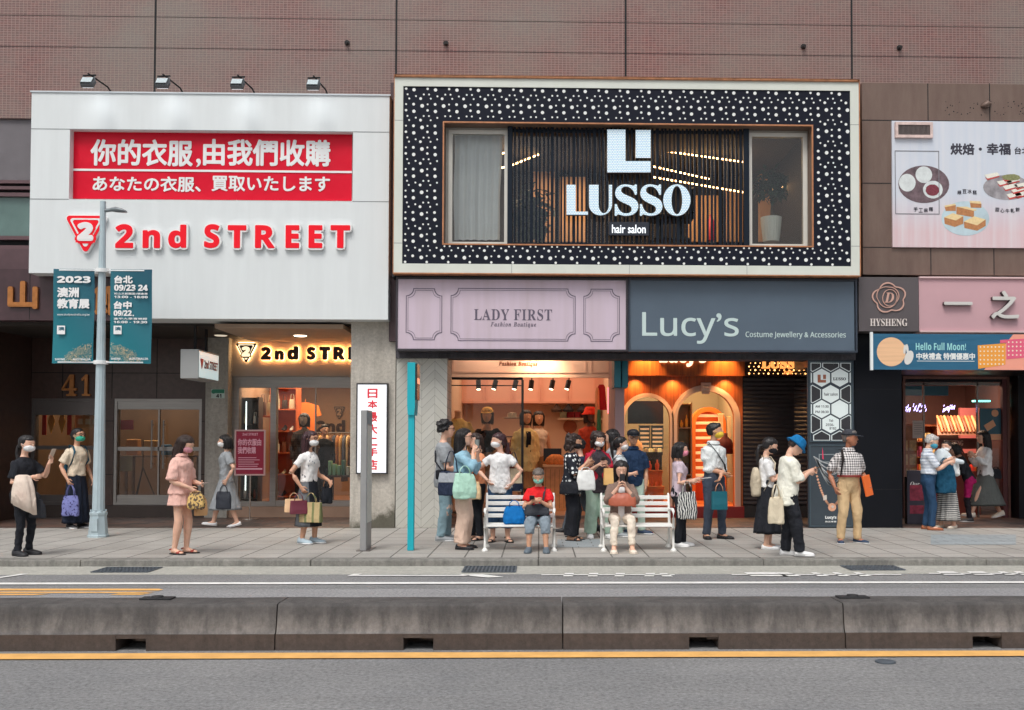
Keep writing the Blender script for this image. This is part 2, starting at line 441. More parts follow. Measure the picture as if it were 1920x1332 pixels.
b = MB(); p = G(1660, 1241, .005); b.lathe((p.x, p.y, .002), [(.075, 0), (.075, .008), (.0, .008)], 18); tag(b.build('valve_cover', M_IRON, smooth=40), 'small round iron cover set in the near asphalt', 'manhole cover')

# median barrier: cast segments between the joints
jx = [P(p_, 1170, 8.0).x for p_ in (-560, 520, 1055, 1580, 2330)]
hx = [P(p_, 1205, 7.95).x for p_ in (-330, 247, 785, 1319, 1849)]
seg_labels = ['weathered concrete barrier segment at the far left of the median', 'weathered concrete barrier segment left of the middle joint, with one drain hole', 'weathered concrete barrier segment just right of the middle joint, with one drain hole', 'weathered concrete barrier segment at the right end of the median']
for i in range(4):
    x0, x1 = jx[i]+.005, jx[i+1]-.005
    o = thing('concrete_barrier', seg_labels[i], 'concrete barrier', ((x0+x1)/2, 8.15, 0), group='concrete barrier segments along the median')
    prof = [(7.945,.127),(7.955,.14),(7.965,.18),(7.98,.26),(7.992,.33),(8.0,.345),(8.016,.352),(8.36,.352),(8.376,.345),(8.385,.33),(8.40,.26),(8.44,.18),(8.455,.14),(8.47,.127)]
    n = 60; rings = []
    for k in range(n+1):
        x = x0+(x1-x0)*k/n
        rings.append([Vector((x, y+.004*noise.noise((x*2.1, y*3, z*4)), z+(.004*noise.noise((x*1.7+9, y, z*3)) if z > .13 else 0))) for y, z in prof])
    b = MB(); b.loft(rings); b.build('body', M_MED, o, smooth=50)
    b = MB(); hs_ = [h for h in hx if x0 < h < x1]; xs = [x0]
    for h in hs_: xs += [h-.118, h+.118]
    xs.append(x1)
    for k in range(0, len(xs), 2): b.box(xs[k], 7.93, 0, xs[k+1], 8.485, .1265)
    for h in hs_:
        b.box(h-.118, 8.24, .0, h+.118, 8.485, .1265)
        b.box(h-.1179, 7.935, .095, h+.1179, 8.2, .1264); b.box(h+.03, 7.95, .075+.01*random.random(), h+.1179, 8.0, .0949)
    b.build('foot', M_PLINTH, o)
for px, py, lab in ((297, 1121, 'flat black rubber marker base on the barrier at the left'), (1597, 1115, 'flat black rubber marker base on the barrier at the right')):
    p = P(px, py, 8.3)
    b = MB(); b.rbox(p.x-.13, 8.22, .352, p.x+.13, 8.34, .366, .006); b.lathe((p.x, 8.28, .366), [(.05, 0), (.045, .012), (.0, .014)], 16)
    tag(b.build('marker_base', mat('black rubber', (.02, .02, .022), .7), smooth=40), lab, 'marker base', group='rubber marker bases on the barrier')

# ================================================================ BUILDINGS
M_BRICK = brickmat('mosaic tiles', .0705, .0455, .0055, A(118, 70, 68), A(98, 59, 60), A(150, 120, 112), .42, 0.0, True, .3, .35, .3, tint=A(124, 120, 112))  # tint paints grey reflection haze, along with stains, into the tile colour
M_DARK = mat('dark joint', (.012, .012, .014), .8)
M_BLACK = mat('black satin', (.012, .014, .018), .35)
M_SOF = mat('soffit', A(58, 52, 48), .7, var=.1)
def room(name, label, cat, px0, px1, Y0, Y1, z0, z1, mwall, mfloor, mceil=None, xr=None):
    """enclosed interior, open at the front (Y0)"""
    xa = P(px0, 800, Y0).x; xb = P(px1, 800, Y0).x
    o = thing(name, label, cat, ((xa+xb)/2, (Y0+Y1)/2, z0))
    b = MB(); b.box(xa-.1, Y1, z0, xb+.1, Y1+.1, z1); b.build('back_wall', mwall, o)
    b = MB(); b.box(xa-.1, Y0, z0, xa, Y1, z1); b.build('side_wall', mwall, o)
    b = MB(); b.box(xb, Y0, z0, xb+.1, Y1, z1); b.build('side_wall', mwall, o)
    b = MB(); b.box(xa-.1, Y0, z0-.06, xb+.1, Y1+.1, z0); b.build('floor', mfloor, o)
    b = MB(); b.box(xa-.1, Y0, z1, xb+.1, Y1+.1, z1+.06); b.build('ceiling', mceil or mwall, o)
    return o, xa, xb

# --- the tiled building above the shops
bb = thing('tiled_building', 'maroon mosaic-tiled building facade rising above all the shop signs', 'building', (0, YB+.4, 0))
YW = 18.5
zt = P(960, -500, YW).z; zb = P(20, 222, YW).z
xl = P(-300, 100, YW).x; xr = P(2250, 100, YW).x
b = MB(); b.box(xl, YW, zb, xr, YW+.35, zt); b.build('wall', M_BRICK, bb)
b = MB()
for px in (291, 743, 1173, 1597): x = P(px, 80, YW).x; b.box(x-.018, YW-.004, zb, x+.018, YW+.01, zt)
for py in (-120, 37, 95): z = P(700, py, YW).z; b.box(xl, YW-.003, z-.0035, xr, YW+.01, z+.0035)
b.build('expansion_joint', M_DARK, bb)
for px, py in ((651, 81), (836, 82), (1506, 88), (1686, 90)):
    p = P(px, py, YW); b = MB(); b.tube([(p.x, YW-.1, p.z-.02), (p.x, YW+.05, p.z)], .03, 12); b.tube([(p.x, YW-.02, p.z), (p.x, YW-.004, p.z)], .05, 12)
    b.build('drain_pipe', mat('dark pipe', (.02, .018, .018), .6), bb)
b = MB(); pass
# upper floor slab and arcade ceiling
bc = MB(); bc.box(xl, YW+.02, 3.78, xr, YS+.25, 3.98); bc.build('arcade_ceiling', M_SOF, bb)
b = MB(); b.box(xl-.3, YW, 0, xl, 27, zt); b.box(xr, YW, 0, xr+.3, 27, zt); b.box(xl, 26.7, 0, xr, 27, zt); b.box(xl, YW+.35, zt-.3, xr, 27, zt-.02)
b.build('outer_wall', M_BRICK, bb)

# --- left window strip beside the white sign
wthing = thing('upper_window', 'dark upper window with grey blind left of the white sign', 'window', P(20, 513, YW))
x0 = P(-120, 300, YW).x; x1 = P(64, 300, YW).x
def zp(py, Y=YW, px=30): return P(px, py, Y).z
b = MB(); b.box(x0, YW+.06, zp(338), x1, YW+.1, zp(222)-.005); b.build('blind', mat('grey blind', A(104, 100, 104), .7, var=.12, bump=.2, bs=30), wthing)
b = MB()
for a, c, d in ((338, 344, .0), (350, 356, -.02), (362, 369, -.02), (443, 450, -.02), (461, 468, -.03)): b.box(x0, YW+d, zp(c), x1, YW+.08, zp(a))
b.build('frame', mat('maroon frame', A(92, 68, 72), .4, var=.1), wthing)
b = MB(); b.box(x0, YW+.05, zp(443), x1, YW+.058, zp(369)); b.build('pane', mat('greenish glazing', A(92, 116, 112), .12, var=.2, vs=1.2), wthing)
b = MB(); b.box(x0, YW+.09, zp(470), x1, YW+.12, zp(338)); b.build('backing', M_DARK, wthing)
b = MB(); b.box(x0, YW-.05, zp(513), x1, YW+.1, zp(468)); b.build('spandrel', mat('dark maroon stone', A(84, 62, 66), .35, var=.25), wthing)

# ================================================================ white sign of the second-hand shop
YP = 17.75
M_WHITE = mat('white aluminium panel', A(210, 215, 216), .5, var=.035, vs=2.2, stretch=(2.5, 2, .25), spec=.3)
M_SEAM = mat('panel seam', A(120, 124, 126), .7)
ws = thing('shop_sign', 'large white signboard reading 2nd STREET on the left shop', 'sign', P(390, 598, YP))
X = lambda px, py=380: P(px, py, YP).x
Z = lambda py, px=390: P(px, py, YP).z
xa, xb, xs = X(56), X(729), X(248)
z_top, z_bot, z_st = Z(177), Z(598), Z(513, 200)
ox0, ox1, oz1, oz0 = X(129), X(661), Z(245), Z(376)
b = MB()
b.box(xa, YP, oz1, xb, YP+.7, z_top); b.box(xa, YP, oz0, ox0, YP+.7, oz1); b.box(ox1, YP, oz0, xb, YP+.7, oz1)
b.box(xa, YP, z_st, xs, YP+.7, oz0); b.box(xs, YP, z_bot, xb, YP+.7, oz0); b.box(ox0, YP+.18, oz0, ox1, YP+.4, oz1)
b.build('panel', M_WHITE, ws)
b = MB()
for (q0, q1, zz) in ((xa, xb, oz1), (xa, ox0, oz0), (ox1, xb, oz0)): b.box(q0, YP-.003, zz-.006, q1, YP+.004, zz+.006)
b.build('seam', M_SEAM, ws)
b = MB(); b.box(xa-.02, YP-.02, z_top, xb+.02, YP+.72, z_top+.025); b.build('cap', mat('aluminium cap', A(190, 196, 200), .35, .4), ws)
M_RED = mat('red sign face', A(226, 26, 42), .6, emit=.12, ecol=(.75, .02, .03), spec=.15)
M_LWHITE = mat('white letter edge', A(240, 238, 240), .4)
def rounded_tri(cx, cz, w, h, r, n=6):
    pts = [(-w/2, h/2), (w/2, h/2), (0, -h/2)]; out = []
    for i in range(3):
        p = Vector(pts[i]); a = (Vector(pts[i-1])-p).normalized(); c = (Vector(pts[(i+1) % 3])-p).normalized()
        half = math.acos(max(-1, min(1, a.dot(c))))/2; d = r/math.tan(half)
        cen = p+(a+c).normalized()*(r/math.sin(half))
        s = p+a*d-cen; e = p+c*d-cen
        a0 = math.atan2(s.y, s.x); a1 = math.atan2(e.y, e.x)
        while a1 > a0+PI: a1 -= 2*PI
        while a1 < a0-PI: a1 += 2*PI
        for k in range(n+1):
            t_ = a0+(a1-a0)*k/n; out.append((cx+cen.x+r*math.cos(t_), cz+cen.y+r*math.sin(t_)))
    return out
def logo(px0, py0, px1, py1, Y, parent, mface, mmark, depth=.07, medge=None):
    x0, z0, x1, z1 = R(px0, py0, px1, py1, Y); w = x1-x0; h = z1-z0; cx = (x0+x1)/2; cz = (z0+z1)/2
    def tri(k): return rounded_tri(cx, cz+.163*w*(1-k), w*k, h*k, w*.07*k)
    if medge:
        b = MB(); b.prism(tri(1.0), Y-depth, Y-.01); b.build('logo_edge', medge, parent)
    b = MB(); b.prism(tri(.93), Y-depth-.012, Y-depth+.01); b.build('logo_face', mface, parent)
    Yf = Y-depth-.012
    b = MB(); b.ringprism(tri(.74), tri(.62), Yf-.006, Yf+.002); b.build('logo_ring', mmark, parent)
    b = MB(); letters(b, sansb('2'), (cx-w*.235, cz-h*.19, cx+w*.235, cz+h*.38), Yf-.0065, .006, w*.07); b.build('logo_numeral_edge', mface, parent)
    b = MB(); letters(b, sansb('2'), (cx-w*.18, cz-h*.13, cx+w*.18, cz+h*.32), Yf-.0128, .008, w*.035); b.build('logo_numeral', mmark, parent)
logo(122, 405, 207, 483, YP, ws, M_RED, M_LWHITE, .07, M_LWHITE)
def halo_text(body, rects, Y, parent, mface, medge, depth=.06, bold=.012, grow=.03):
    """separate built-up letters: white edge behind a coloured face"""
    for ch, (x0, y0, x1, y1) in zip(body, rects):
        r = R(x0, y0, x1, y1, Y); b = MB(); e = MB()
        letters(e, sansb(ch), r, Y-.006, depth, bold+grow, res=4)
        letters(b, sansb(ch), (r[0]+grow, r[1]+grow, r[2]-grow, r[3]-grow), Y-depth-.004, .008, bold, res=4)
        b.build('letter_face', mface, e.build('letter', medge, parent))
halo_text('2ndSTREET', [(216,419,256,470),(267,430,306,470),(315,420,355,470),(382,419,417,470),(426,421,467,470),(477,421,520,470),(534,421,566,470),(577,421,609,470),(618,421,661,470)], YP, ws, M_RED, M_LWHITE)
# banner
M_BAN = None
m, t, bs_ = nt('red vinyl banner'); v = coords(t, (1, 1, 1)); nn = N(t, 'TexNoise', Scale=1.2, Detail=3.0); t.links.new(v, nn.inputs['Vector'])
bs_.inputs['Base Color'].default_value = (*A(206, 14, 44), 1); bs_.inputs['Roughness'].default_value = .42; bs_.inputs['Specular IOR Level'].default_value = .2; bumpn(t, bs_, nn.outputs['Fac'], .6, .08); M_BAN = m
bn = thing('banner', 'red vinyl banner with white Chinese and Japanese lettering stretched in the white sign', 'banner', P(397, 376, YP+.15))
YN = YP+.15; r = R(134, 248, 660, 375, YN)
b = MB(); n = 40; rows = 10
vs = []; fs = []
for j in range(rows+1):
    for i in range(n+1):
        u, w_ = i/n, j/rows
        e = min(u, 1-u)*min(w_, 1-w_)*8
        vs.append((r[0]+(r[2]-r[0])*u, YN+.006*noise.noise((u*9, w_*4, 1.3))*min(1, e+.2), r[1]+(r[3]-r[1])*w_))
for j in range(rows):
    for i in range(n): a = j*(n+1)+i; fs.append((a, a+1, a+n+2, a+n+1))
b.add(vs, fs)
b.add([(x_, y_+.006, z_) for x_, y_, z_ in vs], [f[::-1] for f in fs]); b.build('sheet', M_BAN, bn, smooth=True)
M_BANW = mat('white banner print', A(226, 226, 228), .5)
b = MB(); letters(b, '你的衣服', R(170, 262, 362, 312, YN), YN-.008, .003, .014); letters(b, ',', R(368, 298, 377, 314, YN), YN-.008, .003, .004); letters(b, '由我們收購', R(381, 262, 620, 312, YN), YN-.008, .003, .014); b.build('lettering', M_BANW, bn)
b = MB(); letters(b, 'あなたの衣服、', R(174, 331, 377, 360, YN), YN-.008, .003, .008); letters(b, '買取いたします', R(397, 331, 619, 360, YN), YN-.008, .003, .008); b.build('lettering', M_BANW, bn)
rr = R(134, 319, 660, 323, YN); b = MB(); b.box(rr[0], YN-.01, rr[1], rr[2], YN-.008, rr[3]); b.build('stripe', M_BANW, bn)
b = MB()
for i in range(6):
    for zz, s in ((r[3], 1), (r[1], -1)):
        x = r[0]+(r[2]-r[0])*(i+.3)/5.6; b.tube([(x, YN-.004, zz), (x+.01, YN, zz+s*.05)], .006, 6)
b.build('tie', M_BANW, bn)
# floodlights on the sign
M_LAMPG = mat('grey lamp metal', A(92, 98, 102), .45, .3, var=.1); M_LENS = mat('lamp lens', A(178, 190, 194), .2, var=.2, vs=30)
for i, px in enumerate((172, 311, 450, 591)):
    p = P(px, 178, YP-.35); q = P(px+16, 178, YP+.2)
    o = thing('floodlight', ('%s floodlight on a short arm above the white signboard' % ('leftmost', 'second from left', 'third from left', 'rightmost')[i]), 'floodlight', (p.x, YP, z_top+.025), group='floodlights above the white sign')
    z0 = z_top+.025
    b = MB(); b.tube([(p.x+.12, YP+.3, z0), (p.x+.08, YP+.1, z0+.12), (p.x, YP-.5, z0+.14)], .014, 8); b.tube([(p.x-.11, YP-.45, z0+.12), (p.x+.11, YP-.45, z0+.13)], .016, 8); b.build('arm', M_DARK, o, smooth=40)
    Mx = Matrix.Translation((p.x, YP-.5, z0-.02)) @ Matrix.Rotation(math.radians(-38), 4, 'X')
    b = MB(); b.rbox(-.11, -.03, -.085, .11, .05, .085, .012, Mx)
    for k in range(5): b.box(-.1+.045*k, -.055, -.08, -.085+.045*k, -.03, .08, Mx)
    for s in (-1, 1): b.tube([Mx @ Vector((s*.118, .0, 0)), (p.x+s*.09, YP-.45, z0+.12)], .008, 6)
    b.build('housing', M_LAMPG, o)
    b = MB(); b.box(-.092, .05, -.07, .092, .056, .07, Mx); b.build('lens', mat('lit lens', (.9, .95, 1), .3, emit=3.0), o)
    b = MB(); b.box(-.09, -.062, -.068, .09, -.056, .068, Mx); b.build('back_plate', M_LENS, o)
    d = Vector((.02, .42, -.32)).normalized()
    lamp('floodlight_lamp', 'SPOT', Vector((p.x, YP-.44, z0-.06)), 2.2, (.92, .97, 1), .06, rot=(-d).to_track_quat('Z', 'Y').to_euler(), angle=1.7)

# ================================================================ LUSSO facade
YL = 17.5
XL = lambda px, py=330: P(px, py, YL).x
ZL = lambda py, px=1175: P(px, py, YL).z
ls = thing('hair_salon', 'white framed hair salon facade with black polka-dot border', 'shop front', P(1175, 515, YL))
M_CREAM = mat('cream painted frame', A(204, 208, 199), .5, var=.07, vs=1.2, stretch=(1, 1, .5))
M_COPP = mat('rusty copper edge', A(176, 120, 84), .5, .2, var=.3, vs=6)
M_NAVY = mat('black navy panel', A(24, 27, 39), .5, var=.08, spec=.15)
M_DOT = mat('white dots', A(222, 226, 222), .5)
o_ = (XL(739), ZL(514), XL(1611), ZL(150)); i_ = (XL(755), ZL(497), XL(1595), ZL(166)); w_ = (XL(832), ZL(459), XL(1523), ZL(233))
def rp(r): return [(r[0], r[1]), (r[2], r[1]), (r[2], r[3]), (r[0], r[3])]
b = MB(); b.ringprism(rp(o_), rp(i_), YL, YL+.9); b.build('frame', M_CREAM, ls)
b = MB(); b.ringprism(rp((i_[0]-.01, i_[1]-.01, i_[2]+.01, i_[3]+.01)), rp(w_), YL+.02, YL+.12); b.build('dotted_panel', M_NAVY, ls)
b = MB(); e = .03
b.ringprism(rp((o_[0]-.002, o_[3], o_[2]+.002, o_[3]+.045)), rp((o_[0]+.02, o_[3]+.012, o_[2]-.02, o_[3]+.03)), YL-.03, YL+.9)
b.box(o_[0]-.01, YL-.03, o_[3]+.004, o_[2]+.01, YL+.88, o_[3]+.04)
b.box(o_[0]-.012, YL-.012, o_[1]-.02, o_[2]+.012, YL+.6, o_[1]-.001); b.box(o_[2]+.001, YL-.004, o_[1], o_[2]+.02, YL+.9, o_[3]); b.box(o_[0]-.014, YL-.004, o_[1], o_[0]-.001, YL+.9, o_[3])
b.ringprism(rp((w_[0]-.022, w_[1]-.022, w_[2]+.022, w_[3]+.022)), rp((w_[0]+.002, w_[1]+.002, w_[2]-.002, w_[3]-.002)), YL+.005, YL+.05)
b.build('copper_edge', M_COPP, ls)
b = MB(); b.ringprism(rp((w_[0]-.02, w_[1]-.02, w_[2]+.02, w_[3]+.02)), rp((w_[0]+.003, w_[1]+.003, w_[2]-.003, w_[3]-.003)), YL+.052, YL+.43); b.build('reveal', mat('brown reveal', A(112, 92, 80), .6, var=.1), ls)
b = MB(); tile = [(0,0,8),(45,6,11),(56,43,6),(101,33,6),(8,33,6),(83,57,9),(18,57,6),(0,90,6),(43,90,9),(92,99,12)]
k = 17.5/FPX/3.027
PW = (i_[2]-i_[0])/21; PH = PW*125/123
zz = i_[3]-.04
while zz > i_[1]-.3:
    x = i_[0]+.05
    while x < i_[2]+.05:
        for dx, dy, r_ in tile:
            cx = x+dx*PW/123; cz = zz-dy*PH/125; r2 = r_*.9*PW/123
            if cx-r2 < i_[0]+.006 or cx+r2 > i_[2]-.006 or cz-r2 < i_[1]+.006 or cz+r2 > i_[3]-.006: continue
            if cx+r2 > w_[0]-.026 and cx-r2 < w_[2]+.026 and cz+r2 > w_[1]-.026 and cz-r2 < w_[3]+.026: continue
            b.prism(disc(cx, cz, r2, 12), YL+.016, YL+.021)
        x += PW
    zz -= PH
b.build('dots', M_DOT, ls)
b = MB()
for py in (230, 459):
    z = ZL(py); b.box(o_[0], YL-.002, z-.004, i_[0], YL+.004, z+.004); b.box(i_[2], YL-.002, z-.004, o_[2], YL+.004, z+.004)
for px in (960, 1180, 1400): x = XL(px); b.box(x-.003, YL-.002, o_[1], x+.003, YL+.004, i_[1])
b.build('seam', M_SEAM, ls)
M_ALU = mat('weathered aluminium', A(172, 168, 160), .5, .15, var=.12, vs=3)
GL = glass('shop glass', (.94, .96, .96), .8)
YG = YL+.3
for (a0, a1) in ((841, 953), (1402, 1512)):
    q = R(a0, 240, a1, 457, YG); q = (q[0], w_[1]+.012, q[2], w_[3]-.05)
    b = MB(); b.rframe((q[0]-.05, q[1], q[2]+.05, q[3]+.045), .05, YG-.02, YG+.1)
    wf = b.build('window_frame', M_ALU, ls)
    b = MB(); b.rframe(q, .07, YG-.04, YG+.06); b.build('sash', mat('white sash', A(206, 204, 196), .45, var=.06), wf)
    b = MB(); b.box(q[0]+.06, YG, q[1]+.06, q[2]-.06, YG+.006, q[3]-.06); b.build('pane', GL, wf)
b = MB(); q = R(955, 240, 1400, 457, YG); b.box(q[0], YG+.06, w_[1], q[2], YG+.066, w_[3]); b.build('pane', GL, ls)
M_SLAT = mat('navy slats', A(18, 28, 40), .5, spec=.2)
b = MB(); x = q[0]; k = 0
while x < q[2]-.03:
    w2 = .034+(.02 if k % 5 == 0 else 0); b.box(x, YG-.10, w_[1]+.004, x+w2, YG-.06, w_[3]-.01); x += w2+.036+(.006 if k % 3 else -.008); k += 1
b.box(q[0]-.03, YG-.13, w_[1]+.004, q[0]+.06, YG-.055, w_[3]-.01); b.box(q[2]-.08, YG-.13, w_[1]+.004, q[2]+.02, YG-.055, w_[3]-.01)
b.box(q[0], YG-.055, w_[3]-.09, q[2], YG-.03, w_[3]-.03); b.box(q[0], YG-.055, w_[1]+.02, q[2], YG-.03, w_[1]+.07)
b.build('slat_screen', M_SLAT, ls)
# lit letters
m, t, bs_ = nt('lit mesh letters'); v = coords(t, (1, 1, 1), (PI/2, 0, 0)); wv = N(t, 'TexBrick', offset=.5); wv.inputs['Scale'].default_value = 1; wv.inputs['Brick Width'].default_value = .045; wv.inputs['Row Height'].default_value = .03; wv.inputs['Mortar Size'].default_value = .005
wv.inputs['Color1'].default_value = (.86, .95, 1, 1); wv.inputs['Color2'].default_value = (.80, .92, 1, 1); wv.inputs['Mortar'].default_value = (.35, .55, .68, 1)
t.links.new(v, wv.inputs['Vector']); t.links.new(wv.outputs['Color'], bs_.inputs['Base Color']); t.links.new(wv.outputs['Color'], bs_.inputs['Emission Color']); bs_.inputs['Emission Strength'].default_value = .22
M_LUM = m
M_LSIDE = mat('copper letter side', A(70, 50, 46), .4)
def bothface(polys, Y, d, parent, name):
    b = MB(); e = MB()
    for p in polys: e.prism(p, Y-d+.012, Y); b.prism(p, Y-d, Y-d+.010)
    e.build(name+'_side', M_LSIDE, parent); b.build(name+'_face', M_LUM, parent)
YT = YG-.13
def rz(px0, py0, px1, py1): return R(px0, py0, px1, py1, YT)
def rect(px0, py0, px1, py1): return rp(rz(px0, py0, px1, py1))
lg = rz(1138, 246, 1219, 326)
cx1 = rz(1138,246,1172,306); 
def pp(*pts): return [(P(x, y, YT).x, P(x, y, YT).z) for x, y in pts]
bothface([pp((1138,246),(1172,246),(1172,305),(1219,305),(1219,326),(1138,326)), pp((1191,247),(1219,247),(1219,299),(1191,299))], YT, .09, ls, 'logo')
L_ = pp((1062,349),(1079,349),(1079,399),(1102,399),(1102,405),(1062,405))
def arcp(cx, cy, rx, ry, a0, a1, n=14): return [(cx+rx*math.cos(a0+(a1-a0)*i/n), cy-ry*math.sin(a0+(a1-a0)*i/n)) for i in range(n+1)]
U_ = pp(*([(1104,349),(1122,349)]+arcp(1131.5, 386, 9.5, 16, PI, 2*PI)+[(1141,349),(1147,349)]+arcp(1125.5, 386, 21.5, 20, 2*PI, PI)))
b = MB(); e = MB()
for p in (L_, U_): e.prism(p, YT-.07, YT); b.prism(p, YT-.08, YT-.07)
for a0, a1 in ((1152, 1196), (1199, 1241)):
    q = R(a0, 348, a1, 407, YT); letters(e, serifb('S'), q, YT, .07, .008, res=5); letters(b, serifb('S'), q, YT-.07, .01, .008, res=5)
n = 28
oo = pp(*[(1268+25.5*math.cos(2*PI*i/n), 377.5-29.5*math.sin(2*PI*i/n)) for i in range(n)]); oi = pp(*[(1268+10*math.cos(2*PI*i/n), 377.5-26.5*math.sin(2*PI*i/n)) for i in range(n)])
e.ringprism(oo, oi, YT-.07, YT); b.ringprism(oo, oi, YT-.08, YT-.07)
e.build('letter_side', M_LSIDE, ls); b.build('letter_face', M_LUM, ls)
q = rz(1141, 418, 1216, 443); b = MB(); b.box(q[0], YT-.06, q[1], q[2], YT, q[3]); b.build('name_plate', mat('plate', A(30, 36, 48), .4), ls)
b = MB(); letters(b, 'hair salon', rz(1147, 423, 1210, 439), YT-.06, .006, .002); b.build('plate_lettering', mat('lit plate text', (.9, .95, 1), .4, emit=.7), ls)
# salon interior
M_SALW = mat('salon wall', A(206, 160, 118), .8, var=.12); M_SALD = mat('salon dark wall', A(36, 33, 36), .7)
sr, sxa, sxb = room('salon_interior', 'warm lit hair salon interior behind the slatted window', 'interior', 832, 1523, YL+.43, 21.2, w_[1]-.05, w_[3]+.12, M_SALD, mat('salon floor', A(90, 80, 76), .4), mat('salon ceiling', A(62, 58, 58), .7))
b = MB()
for a0, a1, y0, y1 in ((1000, 1040, 300, 452), (1050, 1100, 330, 452), (1290, 1352, 365, 452), (1362, 1400, 355, 452), (1425, 1465, 300, 452)):
    q = R(a0, y0, a1, y1, 21.0); b.box(q[0], 21.08, q[1], q[2], 21.19, q[3])
b.build('partition', M_SALW, sr)
M_TUBE = mat('warm tube light', (1, .62, .28), .4, emit=14, ecol=(1, .55, .22))
b = MB()
for x0_, y0_, x1_, y1_, Y_ in ((862,330,955,312,19.4), (872,305,958,284,19.4), (880,278,905,272,19.4), (1220,280,1400,305,19.6), (1222,312,1330,336,19.6), (1222,332,1400,362,19.6), (1370,276,1395,280,19.6), (960,310,1010,290,19.8), (1440,355,1500,346,19.8)):
    b.tube([P(x0_, y0_, Y_), P(x1_, y1_, Y_)], .016, 8)
b.build('tube_light', M_TUBE, sr)
lamp('salon_light', 'AREA', ((sxa+sxb)/2, 19.8, w_[3]+.05), 95, (1, .70, .46), 4.0, 1.4)
# curtain behind the left window
b = MB(); q = R(852, 248, 942, 452, 18.1); rings = []
for j in range(9):
    zz = q[3]-(q[3]-q[1])*j/8
    rings.append([Vector((q[0]+(q[2]-q[0])*i/40*(1-.06*j/8)+.01*math.sin(j), 18.02+.025*math.sin(i*.95+.3*math.sin(j))+.015*math.sin(i*.31), zz)) for i in range(41)])
b.loft(rings, closed=False); tag(b.build('curtain', mat('pale green curtain', A(226, 232, 222), .8, var=.06), smooth=True), 'pale sheer curtain drawn behind the left salon window', 'curtain')
# planter behind the right window
p = P(1446, 452, 18.5)
pl = thing('potted_plant', 'leafy tree in a white ribbed planter behind the right salon window', 'plant', p)
b = MB(); rr_ = .19
prof = [(0, .145), (.12, .16), (.3, .18), (.46, .19), (.46, .17), (.40, .165)]
b.loft([[Vector((p.x+(r_*(1+.04*(k % 2)))*math.cos(2*PI*k/44), p.y+(r_*(1+.04*(k % 2)))*math.sin(2*PI*k/44), p.z-.02+z)) for k in range(44)] for z, r_ in prof]); b.build('planter', mat('white ribbed planter', A(226, 224, 212), .6), pl)
b = MB(); b.tube([(p.x, p.y, p.z+.4), (p.x+.02, p.y, p.z+.7), (p.x-.03, p.y, p.z+1.0), (p.x+.02, p.y, p.z+1.3)], [.028, .022, .02, .012], 8)
for k in range(9):
    a = k*2.4; b.tube([(p.x, p.y, p.z+.8+.05*k), (p.x+.22*math.cos(a), p.y+.15*math.sin(a), p.z+1.0+.05*k)], [.01, .004], 5)
b.build('trunk', mat('bark', A(78, 66, 54), .8), pl)
def leafball(b, c, rx, ry, rz_, n, s, rnd=random):
    for _ in range(n):
        while True:
            u = Vector((rnd.uniform(-1, 1), rnd.uniform(-1, 1), rnd.uniform(-1, 1)))
            if u.length < 1: break
        q = Vector(c)+Vector((u.x*rx, u.y*ry, u.z*rz_)); d = Vector((rnd.uniform(-1, 1), rnd.uniform(-1, 1), rnd.uniform(-.9, .5))).normalized()
        s_, u_, d = frame_of(d); L = s*rnd.uniform(.7, 1.3); w = L*.22
        b.add([q, q+d*L*.5+s_*w, q+d*L-u_*L*.15, q+d*L*.5-s_*w], [(0,1,2,3)])
M_LEAF = mat('dark leaves', (.035, .075, .04), .5, var=.4, vs=9)
b = MB(); leafball(b, (p.x, p.y, p.z+1.08), .34, .24, .3, 420, .15); b.build('crown', M_LEAF, pl)
for k, px in enumerate((985, 1012)):
    p = P(px, 452, 19.0); b = MB(); leafball(b, (p.x, p.y, p.z+.55), .2, .15, .5, 150, .22); b.tube([(p.x, p.y, p.z), (p.x, p.y, p.z+.6)], .015, 6); b.lathe((p.x, p.y, p.z), [(.1, 0), (.13, .22), (.1, .22)], 14)
    tag(b.build('potted_plant', M_LEAF), ('dark bushy plant left of the letters behind the salon slats', 'dark bushy plant right beside the first one behind the salon slats')[k], 'plant')
def salon_chair(px, lab):
    p = P(px, 452, 19.3); o = thing('salon_chair', lab, 'chair', p, group='chairs in the salon')
    m_ = mat('salon chair', (.02, .02, .024), .4)
    b = MB(); b.rbox(p.x-.25, p.y-.22, p.z+.38, p.x+.25, p.y+.25, p.z+.5, .04); b.build('seat', m_, o)
    b = MB(); b.rbox(p.x+.17, p.y-.22, p.z+.5, p.x+.27, p.y+.25, p.z+1.0, .04); b.build('backrest', m_, o)
    b = MB(); b.tube([(p.x, p.y, p.z), (p.x, p.y, p.z+.4)], .04, 12); b.lathe((p.x, p.y, p.z), [(.22, 0), (.22, .03), (.0, .04)], 20); b.build('pedestal', M_LAMPG, o)
salon_chair(1275, 'black salon chair below the letter O behind the slats'); salon_chair(1238, 'black salon chair just left of the name plate edge behind the slats')
# fire extinguisher seen as a red thing behind the right slats
p = P(1333, 452, 20.3); b = MB(); b.lathe(p, [(.0, 0), (.08, .0), (.085, .4), (.03, .47), (.03, .54), (.0, .54)], 14); tag(b.build('fire_extinguisher', mat('red paint', A(190, 40, 44), .35), smooth=40), 'red fire extinguisher standing at the back of the salon', 'fire extinguisher')
